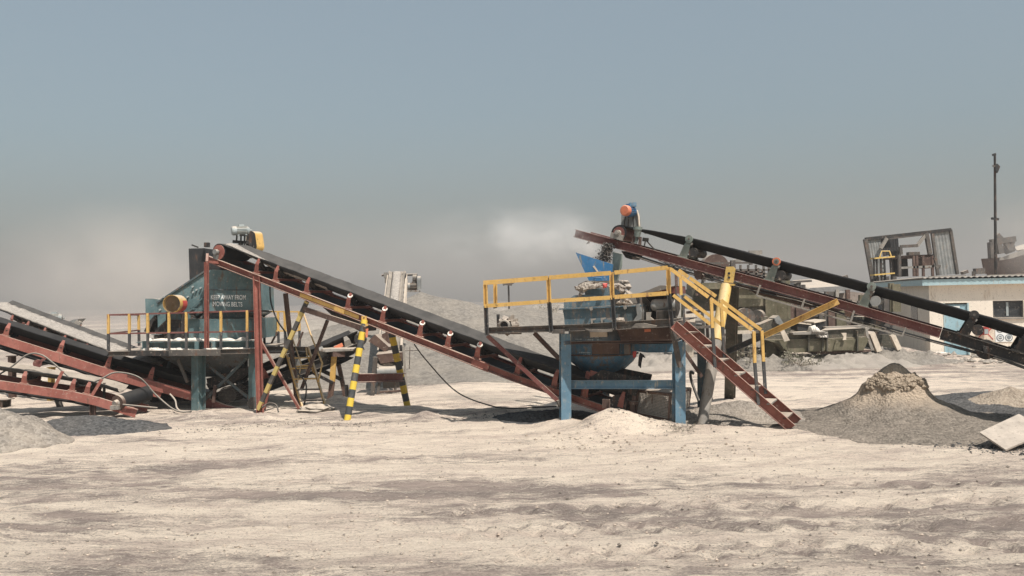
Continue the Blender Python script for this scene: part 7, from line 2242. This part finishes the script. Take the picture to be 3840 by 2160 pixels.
pb4([(790, 1005), (1140, 990), (1180, 1010), (1140, 1025), (800, 1030)], 'fadedgrey', 0.5, 'ledge', YP - 1.2, B5)
pb4([(1150, 945), (1420, 935), (1600, 930), (1600, 945), (1160, 955)], 'fadedgrey', 0.3, 'rim_plate', YP - 1.0, B5)
pb4([(1050, 1205), (1400, 1205), (1640, 1190), (1640, 1215), (1060, 1245)], 'brown', 1.2, 'skid', YP - .9, B5)
pb4([(655, 985), (700, 980), (760, 1090), (700, 1105)], 'card', 0.05, 'pale_plate', YP - 1.2, B5)
pb4([(1320, 1010), (1375, 1010), (1372, 1085), (1335, 1088), (1345, 1050)], 'card', 0.04, 'dust_spill', YP - 1.15, B5)
drift('pale sand heaped on the rim of the olive trough', B5, 1000, 1150, 1003, YP - 1.25, 0.25, 0.5, 8)
drift('pale sand on the ledge of the olive trough end', B5, 1080, 1190, 1060, YP - 1.25, 0.2, 0.4, 9)
for (lab, pts, mt_) in (('left rust-dark feed box with a slanted mouth above the olive trough', [(840, 905), (985, 925), (980, 990), (845, 985)], 'tindark'), ('right rust-dark feed box with a slanted mouth above the olive trough', [(1030, 905), (1140, 880), (1140, 960), (1090, 985), (1035, 985)], 'tindark')):
    T = thing('feed_box', lab, 'hopper', q(B5, pts[0][0], pts[0][1], YP), 'feed boxes above the olive trough')
    pb4(pts, mt_, 0.9, 'box_body', YP - .7, B5)
    pb4([(pts[0][0] - 6, pts[0][1] - 14), (pts[1][0] + 8, pts[1][1] - 14), (pts[1][0] + 8, pts[1][1]), (pts[0][0] - 6, pts[0][1])], 'card', 1.0, 'rim', YP - .75, B5)
T = thing('portal_frame', 'tall olive and rust posts with crossbeams rising behind the trough', 'frame', q(B5, 900, 1000, YP + 1), GPT)
for (x0, y0, x1, y1, w_, mt_) in ((540, 640, 545, 900, 0.32, 'olive'), (650, 430, 660, 1000, 0.5, 'olive'), (695, 470, 700, 900, 0.18, 'fadedgrey'), (770, 700, 775, 900, 0.3, 'brown'), (875, 730, 880, 900, 0.42, 'brown'), (680, 770, 890, 770, 0.12, 'steel'), (680, 790, 890, 800, 0.12, 'steel'), (1000, 730, 1005, 980, 0.12, 'steel'), (1060, 740, 1060, 900, 0.1, 'olive'), (1150, 760, 1150, 980, 0.12, 'steel'), (1200, 770, 1205, 950, 0.22, 'brown'), (1300, 730, 1300, 950, 0.3, 'olive'), (1340, 780, 1340, 950, 0.16, 'olivedk'), (1270, 540, 1270, 720, 0.1, 'fadedgrey'), (1385, 540, 1390, 640, 0.12, 'brown'), (830, 600, 840, 720, 0.14, 'steel'), (900, 640, 1000, 720, 0.14, 'brown'), (600, 760, 690, 900, 0.3, 'fadedgrey'), (700, 460, 995, 445, 0.07, 'steel'), (1280, 430, 1385, 398, 0.12, 'steel'), (1000, 800, 1200, 815, 0.1, 'fadedgrey'), (900, 860, 1150, 850, 0.09, 'olive'), (1210, 850, 1420, 900, 0.1, 'steel'), (1440, 860, 1600, 850, 0.1, 'fadedgrey'), (1520, 790, 1525, 960, 0.25, 'fadedgrey')):
    pbar(x0, y0, x1, y1, w_, mt_, 'post' if abs(x1 - x0) < abs(y1 - y0) * 0.4 else 'crossbeam', YP + 1, B5)
pb4([(590, 850), (640, 820), (690, 905), (660, 930), (610, 900)], 'greysteel', 0.6, 'chute_mouth', YP - .9, B5)
pb4([(830, 470), (880, 455), (880, 480), (850, 510), (835, 500)], 'steel', 0.3, 'lamp_box', YP + 1, B5)
for x_ in (880, 912):
    pbar(x_, 485, x_, 540, 0.08, 'steel', 'stub', YP + 1, B5)
for (pts, mt_, yo) in (([(560, 690), (700, 700), (700, 850), (560, 860)], 'olivedk', 2.2), ([(700, 800), (860, 810), (860, 900), (700, 890)], 'brown', 2.4), ([(880, 760), (1010, 780), (1010, 870), (880, 880)], 'olivedk', 2.5),
        ([(1010, 830), (1160, 850), (1160, 940), (1010, 930)], 'tindark', 2.5), ([(1200, 800), (1310, 800), (1310, 940), (1200, 940)], 'brown', 2.3), ([(1340, 850), (1540, 860), (1540, 950), (1340, 940)], 'olivedk', 2.4), ([(170, 520), (560, 560), (560, 720), (170, 700)], 'olivedk', 2.6)):
    mb = MB(); mb.poly([q(B5, x, y, YP + yo) for x, y in pts], V3((0, 0.8, 0))); mb.done('bin', M[mt_], T)
for (pts, mt_, yo) in (([(1540, 700), (1700, 720), (1720, 1000), (1540, 980)], 'olivedk', 2.0), ([(1700, 600), (1850, 640), (1860, 1050), (1710, 1040)], 'tindark', 2.6), ([(1300, 640), (1460, 680), (1460, 800), (1300, 780)], 'brown', 2.8), ([(700, 560), (900, 600), (900, 720), (700, 700)], 'steel', 3.2), ([(1000, 640), (1180, 680), (1180, 800), (1000, 790)], 'brown', 3.0)):
    mb = MB(); mb.poly([q(B5, x, y, YP + yo) for x, y in pts], V3((0.4, 0.8, 0))); mb.done('bin', M[mt_], T)
rnd = random.Random(23)
for k in range(52):
    x_, y_ = rnd.uniform(600, 1850), rnd.uniform(560, 930)
    if rnd.random() < 0.5: x2, y2 = x_ + rnd.uniform(-10, 10), y_ + rnd.uniform(60, 180)
    else: x2, y2 = x_ + rnd.uniform(60, 200), y_ + rnd.uniform(-20, 40)
    y2 = min(y2, 990)
    pbar(x_, y_, x2, y2, rnd.uniform(0.06, 0.16), rnd.choice(['brown', 'steel', 'olivedk', 'olive', 'dksteel', 'steel']), 'frame_bar', YP + rnd.uniform(0.8, 2.0), B5)
T = thing('open_shed', 'low shed with a ragged tiled roof edge and pale back wall behind the posts', 'shed', q(B5, 1220, 800, 34))
pb4([(990, 570), (1430, 560), (1660, 590), (1680, 760), (1000, 760)], 'shedwall', 2.5, 'back_wall', 34, B5)
mb = MB()
a, b = q(B5, 985, 565, 33.5), q(B5, 1400, 540, 33.5)
for k in range(26):
    f_ = k / 26
    p = a.lerp(b, f_)
    mb.tube(p + V3((0, 0, 0.02)), p + V3((0.0, 2.0, 0.35)), 0.14, 8)
mb.poly([a - ZUP * 0.05, b - ZUP * 0.05, b + V3((0, 2.0, 0.28)), a + V3((0, 2.0, 0.28))], ZUP * -0.06)
mb.done('roof', M['roof'], T)
for x_ in (1060, 1260, 1380):
    pbar(x_, 560, x_, 800, 0.10, 'steel', 'post', 33.4, B5)
T = thing('plant_stair', 'grey metal stair frame with pale rails left of the office wall', 'stair', q(B5, 1700, 1200, YP), GPT)
for (x0, y0, x1, y1, w_, mt_) in ((1580, 975, 1650, 1180, 0.09, 'fadedgrey'), (1645, 1010, 1725, 1210, 0.16, 'card'), (1870, 1030, 1945, 1190, 0.14, 'card'), (1580, 975, 1615, 950, 0.08, 'fadedgrey'), (1800, 640, 1805, 1000, 0.16, 'steel'), (1900, 480, 1905, 780, 0.25, 'olive'), (1860, 470, 1865, 780, 0.14, 'olive')):
    pbar(x0, y0, x1, y1, w_, mt_, 'stringer' if y1 > 1100 else 'post', YP - .3, B5)
for k in range(6):
    y_ = 1040 + k * 28
    pbar(1700 + k * 6, y_, 1900 + k * 7, y_ - 6, 0.08, 'olivedk', 'tread', YP + .3, B5)
pb4([(1560, 1090), (1900, 1080), (1940, 1200), (1600, 1210)], 'olivedk', 0.8, 'base_box', YP + .6, B5)
pb4([(1545, 835), (1600, 830), (1590, 925), (1550, 925)], 'olivedk', 0.8, 'hanging_box', YP, B5)

# ================================================================== trees and weeds
def shrub(name, label, c, rad, h, n, leaf, seed, cat='shrub', twigs=14, group=None, lm='leaf'):
    rnd = random.Random(seed)
    T = thing(name, label, cat, c, group)
    mb = MB()
    tips = []
    for k in range(twigs):
        a = rnd.uniform(0, 6.28); e = rnd.uniform(0.3, 1.3)
        L_ = h * rnd.uniform(0.6, 1.05)
        p0 = V3(c) - ZUP * 0.05
        d = V3((math.cos(a) * math.cos(e) * rad / h * 1.3, math.sin(a) * math.cos(e) * rad / h * 1.3, math.sin(e)))
        p1 = p0 + d * L_ * 0.5 + V3((rnd.gauss(0, .06), rnd.gauss(0, .06), 0)) * h
        p2 = p0 + d * L_ + V3((rnd.gauss(0, .1), rnd.gauss(0, .1), -0.05)) * h
        mb.tube(p0, p1, 0.018 * h, 5, 0.012 * h, cap=False); mb.tube(p1, p2, 0.012 * h, 5, 0.004 * h, cap=False)
        tips += [p1.lerp(p2, rnd.random()) for _ in range(3)] + [p2]
        for j in range(3):
            p3 = p1.lerp(p2, rnd.random()); p4 = p3 + V3((rnd.gauss(0, .16), rnd.gauss(0, .16), rnd.uniform(-.02, .2))) * h
            mb.tube(p3, p4, 0.006 * h, 4, 0.003 * h, cap=False); tips.append(p4)
    mb.done('branches', M['twig'], T)
    vs, fs = [], []
    for k in range(n):
        p = rnd.choice(tips) + V3((rnd.gauss(0, .09), rnd.gauss(0, .09), rnd.gauss(0, .07))) * h
        if p.z < c[2]: p.z = c[2] + 0.02
        u2 = V3((rnd.gauss(0, 1), rnd.gauss(0, 1), rnd.gauss(0, 1))).normalized()
        v2 = u2.cross(V3((rnd.gauss(0, 1), rnd.gauss(0, 1), rnd.gauss(0, 1)))).normalized()
        l_ = leaf * rnd.uniform(0.6, 1.3)
        k0 = len(vs)
        vs += [p - u2 * l_, p + v2 * l_ * 0.45, p + u2 * l_, p - v2 * l_ * 0.45]
        fs.append((k0, k0 + 1, k0 + 2, k0 + 3))
    mb = MB(); mb.add(vs, fs); mb.done('foliage', M[lm], T)
    return T
def gp_(px, Yd):
    p = P(px, 750, Yd); return V3((p.x, p.y, gz(p.x, p.y)))
TG = 'thorn scrub on the far spoil'
for i, (px, Yd, rad, h, zb, lab) in enumerate(((1100, 52, 1.3, 1.5, 0.9, 'hazy thorn bush behind the steep end-on conveyor, leftmost of the far scrub'), (1165, 46, 1.1, 1.2, 0.45, 'hazy scrub bush on the spoil above the sloping belt'), (1212, 45, 1.2, 1.4, 0.45, 'sprawling thorn bush just left of the blue crusher deck'), (1255, 47, 0.9, 1.0, 0.5, 'small thorn bush behind the left post of the blue crusher rail'), (1370, 55, 1.3, 1.1, 1.0, 'low dark scrub on the spoil behind the yellow rail'))):
    c = gp_(px, Yd); c.z += zb
    shrub('thorn_bush', lab, c, rad, h, 500, 0.05, 20 + i, 'bush', 22, TG, 'leafpale')
c = gp_(2003, 25.2); c.z += 0.15
shrub('roadside_bush', 'dusty green bush at the foot of the olive trough', c, 0.75, 0.5, 700, 0.028, 31, 'bush', 24)
c = gp_(1870, 25.5); c.z += 0.1
shrub('roadside_bush', 'sparse dry bush under the olive screening plant', c, 0.5, 0.9, 250, 0.04, 32, 'bush', 22)
c = G(1722, 1082, 0.06); c.z = gz(c.x, c.y)
shrub('dry_weed', 'low tangle of dry weed in the pale dust below the dirty yellow pipe leg', c, 0.42, 0.16, 60, 0.02, 33, 'weed', 60)
# ------------------------------------------------------------------ dusty air
def airbox(name, label, c, size, dens, col, aniso=0.2):
    mb = MB()
    mb.box(c, *size)
    mt, t, b = newmat(name)
    t.nodes.remove(b)
    pv = N(t, 'ShaderNodeVolumePrincipled')
    pv.inputs['Color'].default_value = col + (1,)
    pv.inputs['Density'].default_value = dens
    pv.inputs['Anisotropy'].default_value = aniso
    t.links.new(pv.outputs[0], t.nodes['Material Output'].inputs['Volume'])
    o = mb.done(name, mt)
    return tag(o, label, None, None, 'stuff')
airbox('haze', 'pale dusty air over the yard', (0, 300, 12), (860, 800, 30), 0.0011, (0.66, 0.66, 0.66))
airbox('dust_bank', 'bank of drifting dust beyond the stockpiles', (0, 190, 6), (700, 270, 15), 0.006, (0.50, 0.487, 0.475))

def plume(name, label, c, size, dens, nscale, seed, col=(0.88, 0.85, 0.82), lo=0.42, hi=0.68, stretch=(1, 1, 1), power=1.0):
    bpy_me = bpy.data.meshes.new(name)
    import bmesh
    bm = bmesh.new()
    bmesh.ops.create_icosphere(bm, subdivisions=3, radius=1.0)
    bm.to_mesh(bpy_me); bm.free()
    o = bpy.data.objects.new(name, bpy_me)
    o.location = c
    o.scale = (size[0] / 2, size[1] / 2, size[2] / 2)
    COL.objects.link(o)
    mt, t, b = newmat(name)
    t.nodes.remove(b)
    tc = N(t, 'ShaderNodeTexCoord')
    ln = N(t, 'ShaderNodeVectorMath', operation='LENGTH')
    t.links.new(tc.outputs['Object'], ln.inputs[0])
    fall = ramp(t, ln.outputs['Value'], 0.15, 0.98, 1, 0)
    fall = math_(t, 'POWER', fall, 1.6)
    nz = noise_(t, nscale, 5, 0.6, stretch=stretch, seed=seed)
    nz2 = ramp(t, nz, lo, hi)
    d = math_(t, 'MULTIPLY', math_(t, 'MULTIPLY', fall, nz2), dens)
    pv = N(t, 'ShaderNodeVolumePrincipled')
    pv.inputs['Color'].default_value = col + (1,)
    pv.inputs['Anisotropy'].default_value = 0.1
    t.links.new(d, pv.inputs['Density'])
    t.links.new(pv.outputs[0], t.nodes['Material Output'].inputs['Volume'])
    bpy_me.materials.append(mt)
    return tag(o, label, None, None, 'stuff')
plume('dust_cloud', 'pale dust blowing left from the mouth of the blue chute', P(1425, 602, 17.0), (2.4, 1.6, 1.15), 1.7, 1.7, 2.0, col=(0.98, 0.965, 0.95), stretch=(0.8, 1, 1.3), lo=0.40, hi=0.62)
plume('dust_cloud', 'thinner dust trailing away left of the blue chute', P(1305, 595, 17.6), (4.4, 2.2, 1.7), 1.1, 1.2, 3.0, col=(0.98, 0.965, 0.95), stretch=(0.8, 1, 1.3), lo=0.40, hi=0.66)
plume('dust_cloud', 'thick dust round the falling stone at the blue chute', P(1480, 625, 17.3), (0.9, 0.8, 0.75), 2.6, 2.6, 5.0, col=(0.97, 0.95, 0.93), lo=0.36, hi=0.62)
plume('dust_cloud', 'wide brownish dust drifting left of the teal machine', P(330, 700, 25.0), (9.0, 6.0, 5.2), 0.62, 0.5, 7.0, col=(0.86, 0.81, 0.76), lo=0.3, hi=0.7)
plume('dust_cloud', 'thin dust drifting above the end-on conveyor', P(1060, 640, 34.0), (14.0, 6.0, 4.5), 0.12, 0.35, 9.0, lo=0.3, hi=0.7)
plume('dust_cloud', 'brown dust smoking off the hazy hopper at the right edge', P(2590, 610, 40.0), (6.0, 5.0, 5.0), 0.5, 0.6, 11.0, col=(0.70, 0.66, 0.62), lo=0.35, hi=0.7)
# stone dropping from the head drum into the blue chute
rnd = random.Random(77)
vs, fs = [], []
tri = [(0, 1, 2), (0, 2, 3), (0, 3, 1), (1, 3, 2)]
for k in range(1900):
    f_ = rnd.random()
    x = 1532 - 22 * f_ + rnd.gauss(0, 7 + 4 * f_); y = 612 + 66 * f_
    p = P(x, y, 16.45 + rnd.gauss(0, 0.14))
    r_ = rnd.uniform(0.008, 0.028)
    k0 = len(vs)
    vs += [p + V3((rnd.gauss(0, 1), rnd.gauss(0, 1), rnd.gauss(0, 1))).normalized() * r_ for _ in range(4)]
    fs += [tuple(i + k0 for i in f) for f in tri]
mb = MB(); mb.add(vs, fs)
tag(mb.done('falling_stone', M['dksteel']), 'stream of stone dropping from the belt head into the blue chute', None, None, 'stuff')
